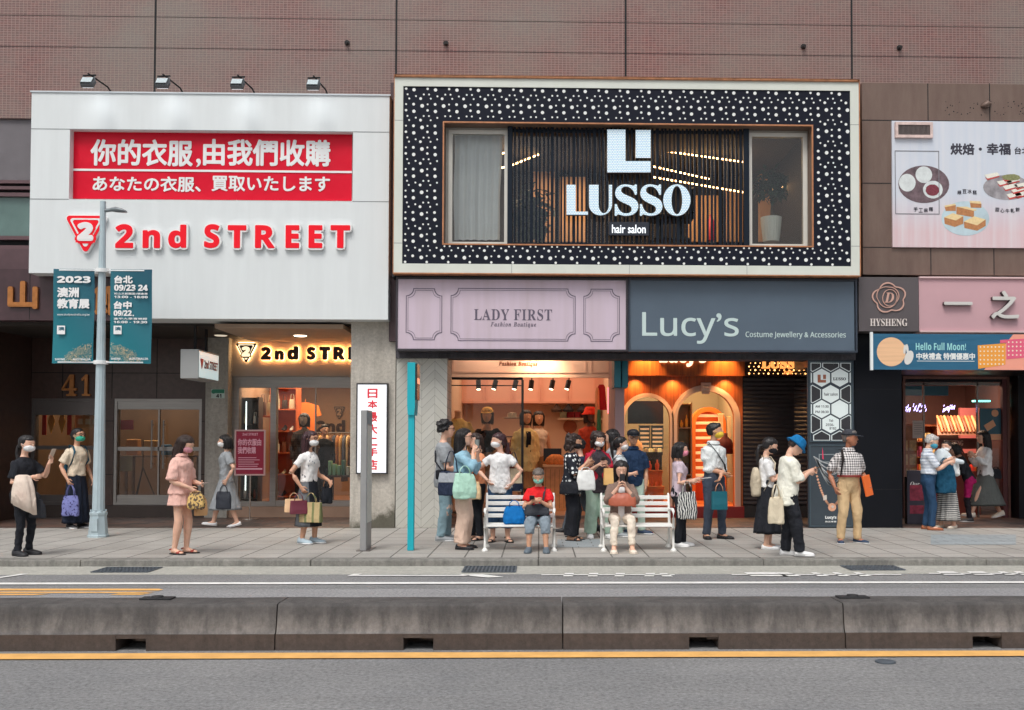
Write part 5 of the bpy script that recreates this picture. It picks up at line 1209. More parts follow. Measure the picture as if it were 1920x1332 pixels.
def hexa(cx, cy, k): 
    c_ = P(1480+cx*s, 660+cy*s, YB); w = 66*s*k*YB/FPX; h = 72*s*k*YB/FPX
    return clip([(c_.x, c_.z+h), (c_.x-w, c_.z+h*.5), (c_.x-w, c_.z-h*.5), (c_.x, c_.z-h), (c_.x+w, c_.z-h*.5), (c_.x+w, c_.z+h*.5)], qi)
bw = MB(); bk = MB()
for cx, cy in ((237,190),(370,190),(303,310),(237,420),(370,420),(303,530)): bw.prism(hexa(cx, cy, .94), YB-.006, YB-.001)
bd = MB()
for cx, cy in ((170,310),(436,310),(170,530),(436,530),(303,80),(170,80),(436,80),(237,645),(370,645),(104,190),(503,190),(104,420),(503,420)):
    h1 = hexa(cx, cy, .95)
    if len(h1) > 2:
        bw.prism(h1, YB-.006, YB-.001); qs = qi; qi = (qi[0]+.012, qi[1]+.012, qi[2]-.012, qi[3]-.012); h2 = hexa(cx, cy, .86); qi = qs
        if len(h2) > 2: bd.prism(h2, YB-.009, YB-.0065)
bw.build('hexagon', mat('hexagon white', A(206, 216, 214), .4, emit=.12, ecol=(.9, .95, 1)), cl); bd.build('dark_hexagon', mat('hexagon dark', A(46, 46, 50), .4), cl)
def hr(cx0, cy0, cx1, cy1): return R(1480+cx0*s, 660+cy0*s, 1480+cx1*s, 660+cy1*s, YB)
b = MB()
for rc in ((207,168,229,226), (229,206,268,226), (247,168,268,200)): r = hr(*rc); b.box(r[0], YB-.009, r[1], r[2], YB-.0062, r[3])
b.build('logo', mat('copper print', A(160, 96, 70), .5), cl)
b = MB(); letters(b, serifb('LUSSO'), hr(320, 188, 415, 210), YB-.0062, .002, .002)
for tx, rc in (('hair salon', (254,300,354,322)), ('AM 11:30', (190,392,288,410)), ('PM 08:30', (190,432,288,450)), ('Tel:', (290,496,322,514)), ('2556-', (266,526,328,545)), ('8182', (294,552,344,571))): letters(b, sans(tx), hr(*rc), YB-.0062, .002, .0015)
b.build('lettering', mat('grey print', A(70, 74, 78), .6), cl)
# necklace poster
b = MB(); b.box(q3[0]+.022, YB-.008, q3[1]+.022, q3[2]-.022, YB-.001, q3[3]-.022); ps = b.build('poster', mat('dark poster', A(56, 66, 74), .35, var=.15, vs=1.5), cl)
b = MB(); 
def hp(cx, cy): c_ = P(1480+cx*s, 660+cy*s, YB); return (c_.x, c_.z)
for k in range(5):
    pts = [hp(180+22*k*.3+(250-14*k*.6)*i/24, 770+9*k+math.sin(PI*i/24)*(52+30*k)) for i in range(25)]
    for i in range(len(pts)-1):
        for w_ in (0, .5): cx_ = pts[i][0]*(1-w_)+pts[i+1][0]*w_; cz_ = pts[i][1]*(1-w_)+pts[i+1][1]*w_; b.prism(disc(cx_, cz_, .011 if k < 3 else .02, 8), YB-.012, YB-.009)
b.build('silver_chain', mat('silver print', A(188, 192, 194), .4, var=.3, vs=60), ps)
b = MB()
for i in range(41): u = i/40; cx_, cz_ = hp(190+u*245, 850+280*math.sin(PI*u)**.8); b.prism(disc(cx_, cz_, .021, 10), YB-.014, YB-.0125)
cx_, cz_ = hp(312, 1140); b.prism(disc(cx_, cz_, .075, 20), YB-.015, YB-.0125); b.build('bead', mat('pink gold print', A(214, 160, 130), .4, var=.25, vs=30), ps)
b = MB(); cx_, cz_ = hp(312, 1140); b.prism(disc(cx_+.01, cz_+.01, .025, 12), YB-.017, YB-.0155); b.prism([hp(246,1055), hp(272,1050), hp(274,1085), hp(248,1090)], YB-.016, YB-.0125); b.build('charm', mat('pale charm', A(200, 190, 180), .5), ps)
b = MB(); b.prism([hp(240,700), hp(246,730), hp(252,790), hp(240,785)], YB-.012, YB-.009); b.build('pink_mark', mat('pink mark', A(206, 60, 92), .5), ps)
b = MB(); b.ringprism([hp(215+95*(1-math.cos(a))*.5*2.0*.5+0, 770) for a in (0,)]*0 or [hp(215, 750), hp(330, 750), hp(330, 812), hp(215, 812)], [hp(222, 757), hp(323, 757), hp(323, 805), hp(222, 805)], YB-.011, YB-.009); b.build('bust_outline', mat('grey outline', A(130, 138, 142), .5), ps)
b = MB(); letters(b, sansb("Lucy's"), hr(262, 1204, 345, 1232), YB-.0085, .003, .003); letters(b, '飾品專賣', hr(262, 1240, 345, 1252), YB-.0085, .003, .001); b.build('lettering', mat('white print', A(220, 222, 220), .5), ps)
# black wall right of it
x0, x1 = P(1604, 840, YB).x, P(1692, 840, YB).x
M_BLK = mat('black cladding', A(16, 18, 24), .4, var=.1, spec=.2)
bwl = thing('black_wall', 'plain black clad wall between the salon column and the bakery door', 'wall', ((x0+x1)/2, YB+.3, zfl))
b = MB(); b.box(x0, YB+.02, zfl, x1, YB+.9, 3.9); b.build('cladding', M_BLK, bwl)
b = MB()
for py in (730, 918): z = P(1645, py, YB).z; b.box(x0, YB+.0165, z-.004, x1, YB+.03, z+.004)
b.build('joint', M_DARK, bwl)

# ================================================================ bakery on the right
YR, YR2 = 20.55, 20.6
bk = thing('bakery', 'black and bronze framed glass front of the bakery', 'shop front', P(1790, 990, YR))
xa, xb = P(1693, 840, YR).x, P(1893, 840, YR).x; zd = P(1790, 711, YR).z
b = MB(); b.box(P(1692, 840, YB).x+.002, YB+.05, zd+.06, P(2200, 840, YR).x, YR+.1, 3.9); b.box(P(1897, 840, YR).x, YR-.3, zfl, P(1921, 840, YR).x, YR+.1, zd+.058); b.build('surround', M_BLK, bk)
b = MB(); b.box(P(1921, 840, YR).x+.003, YR+.05, zfl, P(2200, 840, YR).x, YR+.1, zd+.058); b.build('side_window', mat('dark glazing', (.02, .024, .03), .1), bk)
b = MB(); b.rframe((xa, zfl-.05, xb, zd+.05), .05, YR-.03, YR+.12); b.build('frame', mat('bronze frame', A(120, 84, 76), .35, .5, var=.2), bk)
dx = [P(p_, 840, YR2).x for p_ in (1695, 1733, 1832, 1886)]; zd2 = zd-.02
b = MB(); b.box(xa-.3, YR2-.03, zd-.06, xb+.3, YR2+.1, 3.77); b.build('recess', M_BLK, bk)
M_CHR = mat('chrome trim', A(120, 112, 108), .25, .8)
b = MB()
for px in (1733, 1834): x = P(px, 840, YR2).x; b.box(x-.015, YR2+.0, zfl, x+.015, YR2+.06, zd)
b.box(xa+.05, YR2+.0, zd-.13, xb-.05, YR2+.062, zd-.07); b.build('mullion', M_CHR, bk)
b = MB(); b.box(xa+.05, YR2+.025, zfl+.05, dx[1], YR2+.033, zd-.13); b.box(dx[2], YR2+.025, zfl+.05, xb-.05, YR2+.033, zd-.13); b.build('pane', GL, bk)
q = R(1834, 706, 1880, 985, YR); b = MB(); b.box(P(1880, 840, YR).x, YR-.02, zfl, P(1888, 840, YR).x, YR+.1, zd); b.build('jamb', mat('dark red jamb', A(84, 40, 42), .5), bk)
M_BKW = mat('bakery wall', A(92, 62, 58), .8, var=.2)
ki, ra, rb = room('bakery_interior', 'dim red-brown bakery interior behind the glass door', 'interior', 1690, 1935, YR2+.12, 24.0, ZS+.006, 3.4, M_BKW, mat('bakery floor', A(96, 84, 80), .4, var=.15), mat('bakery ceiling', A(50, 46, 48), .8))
lamp('bakery_light', 'AREA', (P(1800, 800, 20.6).x, 21.7, 3.3), 115, (1, .66, .45), 1.6, .8)
zb_ = ZS+.006
def XK(px, Y): return P(px, 860, Y).x
def ZK(py, Y): return P(1800, py, Y).z
o = thing('bread_counter', 'red-brown bread counter with sloped racks inside the bakery', 'counter', (XK(1805, 21.5), 21.6, zb_))
b = MB(); b.box(XK(1752, 21.4), 21.4, zb_, XK(1838, 21.4), 22.1, ZK(884, 21.4)); b.build('body', mat('counter red brown', A(150, 66, 52), .5, var=.2), o)
b = MB(); b.box(XK(1762, 21.7), 21.7, ZK(842, 21.7), XK(1838, 21.7), 22.2, ZK(822, 21.7)); b.build('name_board', mat('brown name board', A(92, 56, 50), .5), o)
b = MB(); letters(b, serifb('HYSHENG'), R(1770, 826, 1806, 836, 21.7), 21.698, .006, .001); b.build('lettering', mat('pale letters', A(206, 180, 160), .5), o)
for k in range(2):
    z = ZK(816+4*k, 21.7); b = MB(); b.add([(XK(1758, 21.65), 21.65, z+.0), (XK(1838, 21.65), 21.65, z), (XK(1838, 22.1), 22.15, z+.42), (XK(1758, 22.1), 22.15, z+.42)], [(0,1,2,3)]); 
    if k == 0: b.build('rack', mat('rack wood', A(130, 84, 60), .5), o)
BR = cm((196,130,84),(150,92,56),(214,160,110),(120,70,46))
for k in range(11):
    x = XK(1764+6.6*k, 21.8); z0 = ZK(816, 21.7); rnd = random.random()
    b = MB(); b.tube([(x, 21.7, z0+.07), (x+.03, 21.9, z0+.24), (x+.05, 22.1, z0+.42)], [.028, .04, .026], 8, round_=True); tag(b.build('bread_loaf', BR[k % 4], smooth=True), 'long bread loaf lying on the sloped bakery rack', 'bread', 'loaves on the bakery rack')
for k in range(10):
    x = XK(1778+6*k, 21.42); b = MB(); b.rbox(x-.026, 21.44, ZK(884, 21.4)+.001, x+.026, 21.56, ZK(884, 21.4)+.09+.03*(k % 3), .01); tag(b.build('pastry_pack', mat('red pack', A(226, 60, 44), .4, emit=.12, ecol=(1, .15, .08)) if k % 3 else mat('amber pack', A(236, 150, 70), .4)), 'small red or amber pastry pack on the bakery counter', 'pastry pack', 'packs on the bakery counter')
q = R(1802, 765, 1838, 850, 23.); b = MB(); b.box(q[0], 23.05, q[1], q[2], 23.15, q[3]); tag(b.build('wall_panel', mat('pink panel', A(226, 130, 130), .6)), 'plain pink wall panel behind the bread rack', 'panel')
q = R(1693, 724, 1735, 742, 21.2); b = MB(); b.box(q[0], 21.2, q[1], q[2]+.5, 21.22, q[3]); tag(b.build('hanging_board', mat('teal board', A(36, 92, 112), .5)), 'teal promotional board hanging inside the bakery at the upper left', 'board')
M_LED = mat('violet LED', (.7, .6, 1), .4, emit=5, ecol=(.55, .45, 1))
for k, (a0, a1) in enumerate(((1694, 1706), (1712, 1736), (1768, 1790))):
    b = MB(); rnd = random.Random(k)
    xx = a0
    while xx < a1:
        p = P(xx, 768+rnd.uniform(-6, 6), 21.3); b.tube([p, p+Vector((.02, 0, rnd.uniform(.03, .09)))], .006, 5); xx += 1.3
    tag(b.build('led_cluster', M_LED), ('left', 'middle', 'right')[k]+' cluster of violet LED lights hanging in the bakery', 'light')
p = P(1840, 752, 21.3); b = MB(); b.box(p.x-.16, 21.3, p.z-.02, p.x+.2, 21.4, p.z+.015); tag(b.build('ceiling_light', mat('teal lamp', (.3, 1, .9), .4, emit=3, ecol=(.2, .9, .8))), 'short teal lamp at the upper right of the bakery', 'light')
zs_k = [zb_+.3+.34*k for k in range(5)]; kx0, kx1, zz = shelf_unit('display_shelf', 'amber gift box shelf along the back wall of the bakery', 1712, 1760, 23.2, zb_, 2.0, .4, 6, mat('amber shelf', A(150, 84, 52), .5, var=.15))
for z in zz[:-1]: goods('gift_box', 'small gift box on the amber bakery shelf', 'gift boxes on the bakery shelf', kx0, kx1, 23.2, z, 5, cm((226,150,70),(206,60,60),(240,200,140),(150,60,90),(90,130,140)), .14, .26)
# notices on the glass
o = thing('notice', 'white menu sheet stuck on the left bakery glass', 'notice', P(1722, 830, YR2+.02)); q = R(1711, 789, 1734, 822, YR2+.02)
b = MB(); b.box(q[0], YR2+.015, q[1], q[2]-.03, YR2+.02, q[3]); b.build('sheet', mat('menu paper', A(190, 176, 170), .7), o)
b = MB()
for k in range(6): z = q[3]-.05-.045*k; b.box(q[0]+.03, YR2+.013, z-.008, q[2]-.06-.02*(k % 2), YR2+.0148, z)
b.build('print', mat('menu print', A(110, 96, 92), .7), o)
q = R(1696, 830, 1732, 935, YR2+.15); o = thing('shelf_display', 'warm lit notice-covered shelf behind the left bakery glass', 'shelf', (q[0]+.2, 21.2, zb_))
b = MB(); b.box(q[0], 21.05, zb_, q[2]-.02, 21.3, q[3]+.35); b.build('body', mat('shelf amber', A(176, 104, 60), .6, var=.3, vs=6), o)
b = MB()
for k in range(4):
    for j in range(2): b.box(q[0]+.04+.18*j, 21.04, q[1]+.1+.3*k, q[0]+.18+.18*j, 21.048, q[1]+.32+.3*k)
b.build('card', mat('cards', A(206, 160, 110), .6, var=.4, vs=12), o)
o = thing('poster', 'teal mooncake poster on the right bakery glass', 'poster', P(1857, 830, YR2+.02)); q = R(1837, 766, 1877, 825, YR2+.02)
b = MB(); b.box(q[0], YR2+.015, q[1], q[2], YR2+.02, q[3]); b.build('sheet', mat('teal poster', A(40, 82, 98), .5), o)
b = MB(); b.prism(disc(q[2]-.13, q[3]-.1, .075, 18), YR2+.011, YR2+.0148); b.prism([(q[0]+.08, q[3]-.36), (q[0]+.28, q[3]-.24), (q[0]+.34, q[3]-.36), (q[0]+.16, q[3]-.48)], YR2+.011, YR2+.0148); b.box(q[0], YR2+.012, q[1], q[2], YR2+.0148, q[1]+.12); b.build('print', mat('peach print', A(214, 156, 120), .6), o)
o = thing('a_board', 'dark upright signboard leaning by the bakery door', 'sign board', G(1717, 984, zfl)); YA = 18.9; q = R(1701, 882, 1737, 984, YA); z0 = zfl
b = MB(); b.rbox(q[0], YA, z0, q[2], YA+.04, q[3], .012); b.build('board', mat('dark slate board', A(56, 54, 66), .4, var=.2), o)
b = MB(); b.box(q[0]+.05, YA-.003, z0+.45, q[2]-.05, YA-.0005, z0+.75); b.box(q[0]+.05, YA-.003, z0+.2, q[2]-.05, YA-.0005, z0+.36); b.build('picture', mat('dark red picture', A(130, 46, 66), .5, var=.6, vs=8), o)
b = MB(); letters(b, italb('Our'), (q[0]+.06, q[3]-.3, q[0]+.24, q[3]-.22), YA-.0005, .002); b.build('lettering', mat('white print', A(220, 222, 220), .5), o)
b = MB(); b.box(q[0]+.02, YA+.05, z0, q[0]+.05, YA+.2, z0+.9); b.box(q[2]-.05, YA+.05, z0, q[2]-.02, YA+.2, z0+.9); b.build('leg', M_DARK, o)
# signs of the bakery
YH = 17.75
o = thing('shop_sign', 'grey square sign with a pink rose outline above the bakery', 'sign', P(1667, 622, YH))
q = R(1610, 520, 1723, 622, YH); b = MB(); b.rbox(q[0], YH, q[1], q[2], YH+.35, q[3], .008); b.build('panel', mat('charcoal sign', A(84, 78, 80), .5, var=.05), o)
c_ = P(1667, 559, YH); M_ROSE = mat('rose gold', A(200, 160, 146), .4, .2); b = MB(); u = YH/FPX
def loop(cx, cy, rx, ry, amp, nl, ph, w):
    n = 60; oo = []; ii = []
    for i in range(n):
        a = 2*PI*i/n; k = 1+amp*abs(math.sin(nl*a/2+ph)); oo.append((c_.x+cx*u+rx*u*k*math.cos(a), c_.z+cy*u+ry*u*k*math.sin(a))); ii.append((c_.x+cx*u+(rx-w)*u*k*math.cos(a), c_.z+cy*u+(ry-w)*u*k*math.sin(a)))
    b.ringprism(oo, ii, YH-.02, YH-.001)
loop(0, 0, 27, 24, .25, 5, .4, 2.2); loop(-3, 2, 20, 19, .12, 3, .9, 1.3); loop(1, 0, 14, 15, .1, 2, .3, 1.2)
letters(b, italb('D'), (c_.x-9*u, c_.z-9*u, c_.x+9*u, c_.z+10*u), YH-.001, .015, .003)
b.build('rose', M_ROSE, o)
b = MB(); letters(b, serifb('HYSHENG'), R(1631, 598, 1701, 612, YH), YH-.001, .015, 0); b.build('lettering', mat('pale rose letters', A(214, 204, 198), .4), o)
o = thing('shop_sign', 'pink signboard with raised grey characters above the bakery', 'sign', P(1830, 622, YH))
q = R(1724, 523, 2110, 621, YH); M_PINK = mat('dusty pink sign', A(190, 152, 158), .5, var=.05, vs=.8)
b = MB(); b.box(q[0]+.003, YH+.03, q[1], q[2], YH+.35, q[3]); b.build('panel', M_PINK, o)
b = MB(); b.box(q[0]+.003, YH-.01, q[3], q[2], YH+.35, q[3]+.03); b.box(q[0]+.003, YH-.01, q[1]-.03, q[2], YH+.35, q[1]); b.build('edge', mat('pink edge', A(206, 178, 178), .5), o)
for ch, rc in (('一', (1768, 567, 1821, 573)), ('之', (1856, 546, 1908, 599)), ('軒', (1945, 546, 1998, 599))): r = R(*rc, YH); b = MB(); e = MB(); letters(b, ch, r, YH-.05, .01, .012); letters(e, ch, r, YH+.029, .075, .011); b.build('character_face', mat('grey white character', A(196, 194, 190), .4), e.build('character', mat('dark character side', A(70, 60, 62), .5), o))
# hanging banner
YE = 17.45
o = thing('banner', 'teal Hello Full Moon banner hanging above the bakery door', 'banner', P(1780, 693, YE))
q = R(1637, 627, 2050, 694, YE)
m, t, bs_ = nt('teal to pink banner'); bs_.inputs['Base Color'].default_value = (*A(36, 92, 122), 1); bs_.inputs['Roughness'].default_value = .45; nn = N(t, 'TexNoise', Scale=2.0); v = coords(t, (.3, 1, 4)); t.links.new(v, nn.inputs['Vector']); bumpn(t, bs_, nn.outputs['Fac'], .3, .05)
b = MB(); b.box(q[0], YE, q[1], q[2], YE+.012, q[3]); b.build('sheet', m, o)
b = MB(); b.box(q[0]-.05, YE-.01, q[1]-.01, q[0]-.002, YE+.03, q[3]+.03); b.build('edge_pole', mat('white pole', A(220, 226, 228), .4), o)
b = MB(); b.prism(disc(P(1671, 660, YE).x, P(1671, 660, YE).z, 27.5*YE/FPX, 32), YE-.003, YE-.0005); b.build('moon', mat('peach moon', A(232, 180, 140), .6, var=.12, vs=3, stretch=(.2, 1, 6)), o)
b = MB()
c_ = P(1704, 668, YE); u = YE/FPX
for dx_, dy_, rx, ry, tl in ((0, -3, 8, 14, .35), (-8, 13, 2.4, 9, .1), (-3, 14, 2.4, 9, -.1)):
    b.prism([(c_.x+(dx_+rx*math.cos(a)*math.cos(tl)-ry*math.sin(a)*math.sin(tl)*-1)*u, c_.z+(dy_+ry*math.sin(a)*math.cos(tl)-rx*math.cos(a)*math.sin(tl))*u) for a in [2*PI*i/18 for i in range(18)]], YE-.006-.001*dx_*.01, YE-.0035)
b.build('rabbit_shape', mat('pale rabbit', A(206, 204, 200), .6), o)
b = MB(); letters(b, sansb('Hello Full Moon!'), R(1717, 643, 1811, 657, YE), YE-.0005, .003, 0); b.build('lettering', mat('pale teal print', A(150, 206, 206), .5), o)
b = MB(); letters(b, '中秋禮盒 特價優惠中', R(1718, 662, 1828, 675, YE), YE-.0005, .003, .004); r = R(1719, 677, 1827, 678, YE); b.box(r[0], YE-.003, r[1], r[2], YE-.0005, r[3]); b.build('lettering', mat('white print', A(220, 222, 220), .5), o)
b = MB(); b.prism([(q[2]-.001, q[1]+.001), (q[2]-.001, q[3]-.001), (P(1900, 640, YE).x, q[3]-.001), (P(1845, 688, YE).x, q[1]+.001)], YE-.002, YE-.0005); b.build('coral_field', mat('coral print', A(226, 150, 130), .6), o)
b = MB(); b.prism([(P(x_, y_, YE).x, P(x_, y_, YE).z) for x_, y_ in ((1833,648),(1885,644),(1885,684),(1834,692))], YE-.006, YE-.0025); b.build('orange_box_print', mat('orange box print', A(226, 150, 60), .6), o)
b = MB(); b.prism([(P(x_, y_, YE).x, P(x_, y_, YE).z) for x_, y_ in ((1875,638),(1960,633),(1960,668),(1887,674),(1887,643),(1875,644))], YE-.0055, YE-.0025); b.build('pink_box_print', mat('pink box print', A(214, 90, 120), .6), o)
b = MB()
for i in range(7):
    for j in range(5): c2 = P(1838+7*i, 651+8*j, YE); b.prism(disc(c2.x, c2.z, .016, 6, .4), YE-.0075, YE-.0062)
for i in range(6):
    for j in range(4): c2 = P(1891+7.5*i, 642+8*j, YE); b.prism(disc(c2.x, c2.z, .016, 6, .4), YE-.0075, YE-.0057)
b.build('leaf_print', mat('cream print', A(236, 214, 190), .6), o)
# brown panel cladding with billboard
YC = 18.0
cd = thing('cladding_panel_wall', 'brown-grey metal panel cladding around the bakery billboard', 'wall', P(1780, 515, YC))
m, t, bs_ = nt('brown metal cladding'); v = coords(t, (1, 1, 1)); nn = N(t, 'TexNoise', Scale=1.1, Detail=6.0, Roughness=.7); v3 = coords(t, (3, 3, .6)); t.links.new(v3, nn.inputs['Vector']); n2 = N(t, 'TexNoise', Scale=120.0); t.links.new(v, n2.inputs['Vector'])
c = mixc(t, ramp(t, nn.outputs['Fac'], .3, .7), A(118, 100, 90), A(100, 80, 72)); c = mixc(t, 1.0, c, ramp(t, n2.outputs['Fac'], .3, .7, (.85,)*3, (1.12,)*3), 'MULTIPLY'); t.links.new(c, bs_.inputs['Base Color']); bs_.inputs['Roughness'].default_value = .5; bs_.inputs['Metallic'].default_value = .15
x0, x1 = P(1617, 330, YC).x, P(2230, 330, YC).x; z0, z1 = P(1760, 516, YC).z, P(1760, 157, YC).z
b = MB(); b.box(x0, YC, z0, x1, YC+.5, z1); b.build('panel', m, cd)
b = MB()
for py in (227, 345, 465):
    z = P(1760, py, YC).z; xe = x1 if py != 345 else P(1673, 330, YC).x; b.box(x0, YC-.003, z-.008, xe, YC+.01, z+.008)
for px, a0, a1 in ((1741, 157, 227), (1857, 157, 227), (1744, 465, 516), (1862, 465, 516), (1673, 227, 465), (1980, 157, 227)): x = P(px, 330, YC).x; b.box(x-.008, YC-.0035, P(px, a1, YC).z, x+.008, YC+.01, P(px, a0, YC).z)
b.build('joint', M_DARK, cd)
b = MB(); rnd = random.Random(5)
for k in range(46):
    px = 1772+rnd.random()*150; py = 190+rnd.random()*26
    p = P(px, py, YC); b.prism(disc(p.x, p.z, rnd.uniform(.006, .014), 7), YC-.003, YC-.0005)
b.build('bolt_hole', mat('hole', (.02, .018, .017), .8), cd)
b = MB(); p = P(1846, 200, YC); b.tube([(p.x-.06, YC-.01, p.z), (p.x+.02, YC-.08, p.z+.02), (p.x+.1, YC-.01, p.z+.05)], [.02, .07, .03], 10, round_=True); b.build('dent', m, cd, smooth=True)
bd_ = thing('billboard', 'faded pink and blue bakery billboard with pictures of sweets', 'billboard', P(1800, 466, YC-.05))
YD = YC-.05; q = R(1673, 229, 2110, 465, YD)
m, t, bs_ = nt('faded billboard vinyl'); v = coords(t); z_ = sep(t, v)[2]; nn = N(t, 'TexNoise', Scale=1.5, Detail=5.0); v3 = coords(t, (6, 6, .25)); t.links.new(v3, nn.inputs['Vector'])
c = mixc(t, ramp(t, z_, .3, 1.05), A(206, 180, 184), A(196, 203, 214)); c = mixc(t, ramp(t, nn.outputs['Fac'], .4, .75, (0,)*3, (.55,)*3), c, A(214, 214, 218)); t.links.new(c, bs_.inputs['Base Color']); bs_.inputs['Roughness'].default_value = .45
b = MB(); b.box(q[0], YD, q[1], q[2], YC-.001, q[3]); b.build('sheet', m, bd_)
q2 = R(1678, 283, 1761, 402, YD); b = MB(); b.rframe(q2, .012, YD-.006, YD+.001); b.build('hatch_outline', mat('hatch line', A(120, 120, 126), .6), bd_)
def ellp(px, py, rx, ry, n=30, j=0):
    c2 = P(px, py, YD); u = YD/FPX; return [(c2.x+rx*u*math.cos(2*PI*i/n)*(1+j*noise.noise((i*.6, px, 0))), c2.z+ry*u*math.sin(2*PI*i/n)*(1+j*noise.noise((i*.6, px, 2)))) for i in range(n)]
def pic(name, polys, m, d):
    b = MB()
    for p_ in polys: b.prism(p_, YD-d, YD-d+.0012)
    b.build(name, m, bd_)
M_D1 = mat('dark plate print', A(104, 86, 92), .5, var=.5, vs=8); M_WH = mat('mochi print', A(206, 212, 212), .5, var=.15, vs=8)
pic('picture_plate', [ellp(1732, 346, 49, 36)], M_D1, .003)
pic('mochi_print', [ellp(1701, 343, 16, 17), ellp(1732, 328, 16, 16), ellp(1749, 356, 19, 17, j=.06)], M_WH, .005)
pic('filling_print', [ellp(1748, 357, 13, 11, j=.1)], mat('red bean print', A(120, 50, 62), .5, var=.3, vs=30), .007)
pic('picture_plate', [ellp(1810, 410, 46, 33)], mat('pale blue plate print', A(180, 200, 208), .5, var=.2, vs=3), .003)
def qd(*pp_): return [(P(x, y, YD).x, P(x, y, YD).z) for x, y in pp_]
M_CK = mat('cake print', A(226, 200, 150), .5, var=.1, vs=20); M_CK2 = mat('cake side print', A(176, 120, 76), .5, var=.2, vs=20)
pic('cake_side_print', [qd((1770,408),(1792,414),(1806,406),(1806,420),(1790,426),(1771,420)), qd((1807,416),(1832,423),(1848,412),(1848,424),(1832,433),(1808,428)), qd((1793,388),(1826,396),(1826,408),(1793,402)), qd((1771,388),(1792,384),(1792,396),(1773,396)), qd((1818,378),(1840,382),(1840,390),(1820,390))], M_CK2, .005)
pic('cake_top_print', [qd((1770,408),(1786,400),(1806,406),(1792,414)), qd((1807,416),(1826,406),(1848,412),(1832,423)), qd((1793,388),(1812,388),(1832,394),(1826,396)), qd((1771,386),(1790,382),(1792,385),(1772,389)), qd((1818,377),(1838,378),(1840,383),(1819,381))], M_CK, .0065)
pic('picture_plate', [ellp(1888, 352, 46, 24)], mat('silver plate print', A(150, 146, 150), .5, var=.4, vs=6), .003)
rnd = random.Random(2); A1_ = []; A2_ = []
for k in range(9):
    px = 1856+rnd.random()*62; py = 325+rnd.random()*40; A1_.append(qd((px-14,py),(px+10,py-5),(px+15,py+1),(px-8,py+7)))
    A2_.append(qd((px-13,py+4),(px-8,py+7),(px+14,py+2),(px+14,py+4),(px-8,py+10)))
pic('nougat_print', A1_, mat('nougat print', A(232, 222, 210), .5, var=.1, vs=30), .005); pic('nougat_filling_print', A2_, mat('cranberry print', A(190, 70, 66), .5, var=.3, vs=20), .0063)
pic('parsley_print', [ellp(1896, 333, 18, 6, j=.3)], mat('green print', A(130, 132, 90), .6, var=.3, vs=30), .0075)
b = MB(); letters(b, '烘焙', R(1782, 269, 1827, 291, YD), YD-.0005, .003, .008); letters(b, '幸福', R(1850, 269, 1895, 291, YD), YD-.0005, .003, .008); c2 = P(1838, 280, YD); b.prism(disc(c2.x, c2.z, .03, 12), YD-.003, YD-.0005); letters(b, '台北', R(1902, 276, 1930, 290, YD), YD-.0005, .003, .004)
for tx, x_, y_, sg_ in (('手工麻糬', 1713, 389, -1), ('綠豆冰糕', 1795, 361, 1), ('甜心牛軋餅', 1866, 390, -1)):
    n = len(tx); w = 38/4*n
    for i, ch in enumerate(tx):
        u_ = (i+.5)/n-.5; letters(b, ch, R(x_+w*(i)/n, y_-sg_*4*(1-4*u_*u_)+2-4, x_+w*(i+.8)/n, y_-sg_*4*(1-4*u_*u_)+2+4, YD), YD-.0035, .003, .001)
b.build('lettering', mat('dark ink', A(52, 50, 62), .6), bd_)
o = thing('wall_vent', 'rusty white wall vent grille at the top left of the billboard', 'vent', P(1713, 261, YD)); q = R(1677, 231, 1747, 260, YD)
b = MB(); b.rframe(q, .05, YD-.06, YD-.002); b.build('frame', mat('rusty white', A(206, 184, 178), .6, var=.2, vs=10), o)
b = MB(); b.box(q[0]+.05, YD-.02, q[1]+.05, q[2]-.05, YD-.003, q[3]-.05); b.build('backing', M_DARK, o)
b = MB()
for k in range(26): x = q[0]+.055+(q[2]-q[0]-.115)*k/25; b.box(x, YD-.05, q[1]+.05, x+.008, YD-.022, q[3]-.05)
b.build('slat', mat('vent slat', A(120, 110, 108), .5), o)
# ================================================================ PEOPLE
TMP = bpy.data.scenes.new('remesh workspace')
def remesh(mb, voxel, smooth=4, factor=.5):
    me = bpy.data.meshes.new('tmp'); me.from_pydata(mb.v, [], mb.f)
    bm = bmesh.new(); bm.from_mesh(me); bmesh.ops.recalc_face_normals(bm, faces=bm.faces); bm.to_mesh(me); bm.free()
    o = bpy.data.objects.new('tmp', me); TMP.collection.objects.link(o)
    r = o.modifiers.new('r', 'REMESH'); r.mode = 'VOXEL'; r.voxel_size = voxel
    s = o.modifiers.new('s', 'SMOOTH'); s.factor = factor; s.iterations = smooth
    vl = TMP.view_layers[0]; vl.update(); dg = vl.depsgraph
    out = bpy.data.meshes.new_from_object(o.evaluated_get(dg))
    bpy.data.objects.remove(o); bpy.data.meshes.remove(me)
    return out
def displace(me, amp, fr, seed=0.0, fn=None):
    n = len(me.vertices)
    if not n: return
    co = np.empty(n*3, np.float32); me.vertices.foreach_get('co', co); co = co.reshape(-1, 3)
    no = np.empty(n*3, np.float32); me.vertex_normals.foreach_get('vector', no); no = no.reshape(-1, 3)
    d = np.empty(n, np.float32)
    for i in range(n):
        x, y, z = co[i]
        d[i] = noise.noise((x*fr[0]+seed, y*fr[1]+seed*1.7, z*fr[2]-seed))+.5*noise.noise((x*fr[0]*2.3-seed, y*fr[1]*2.3, z*fr[2]*2.3+seed))
    co += no*(d*amp)[:, None]
    me.vertices.foreach_set('co', co.ravel()); me.update()
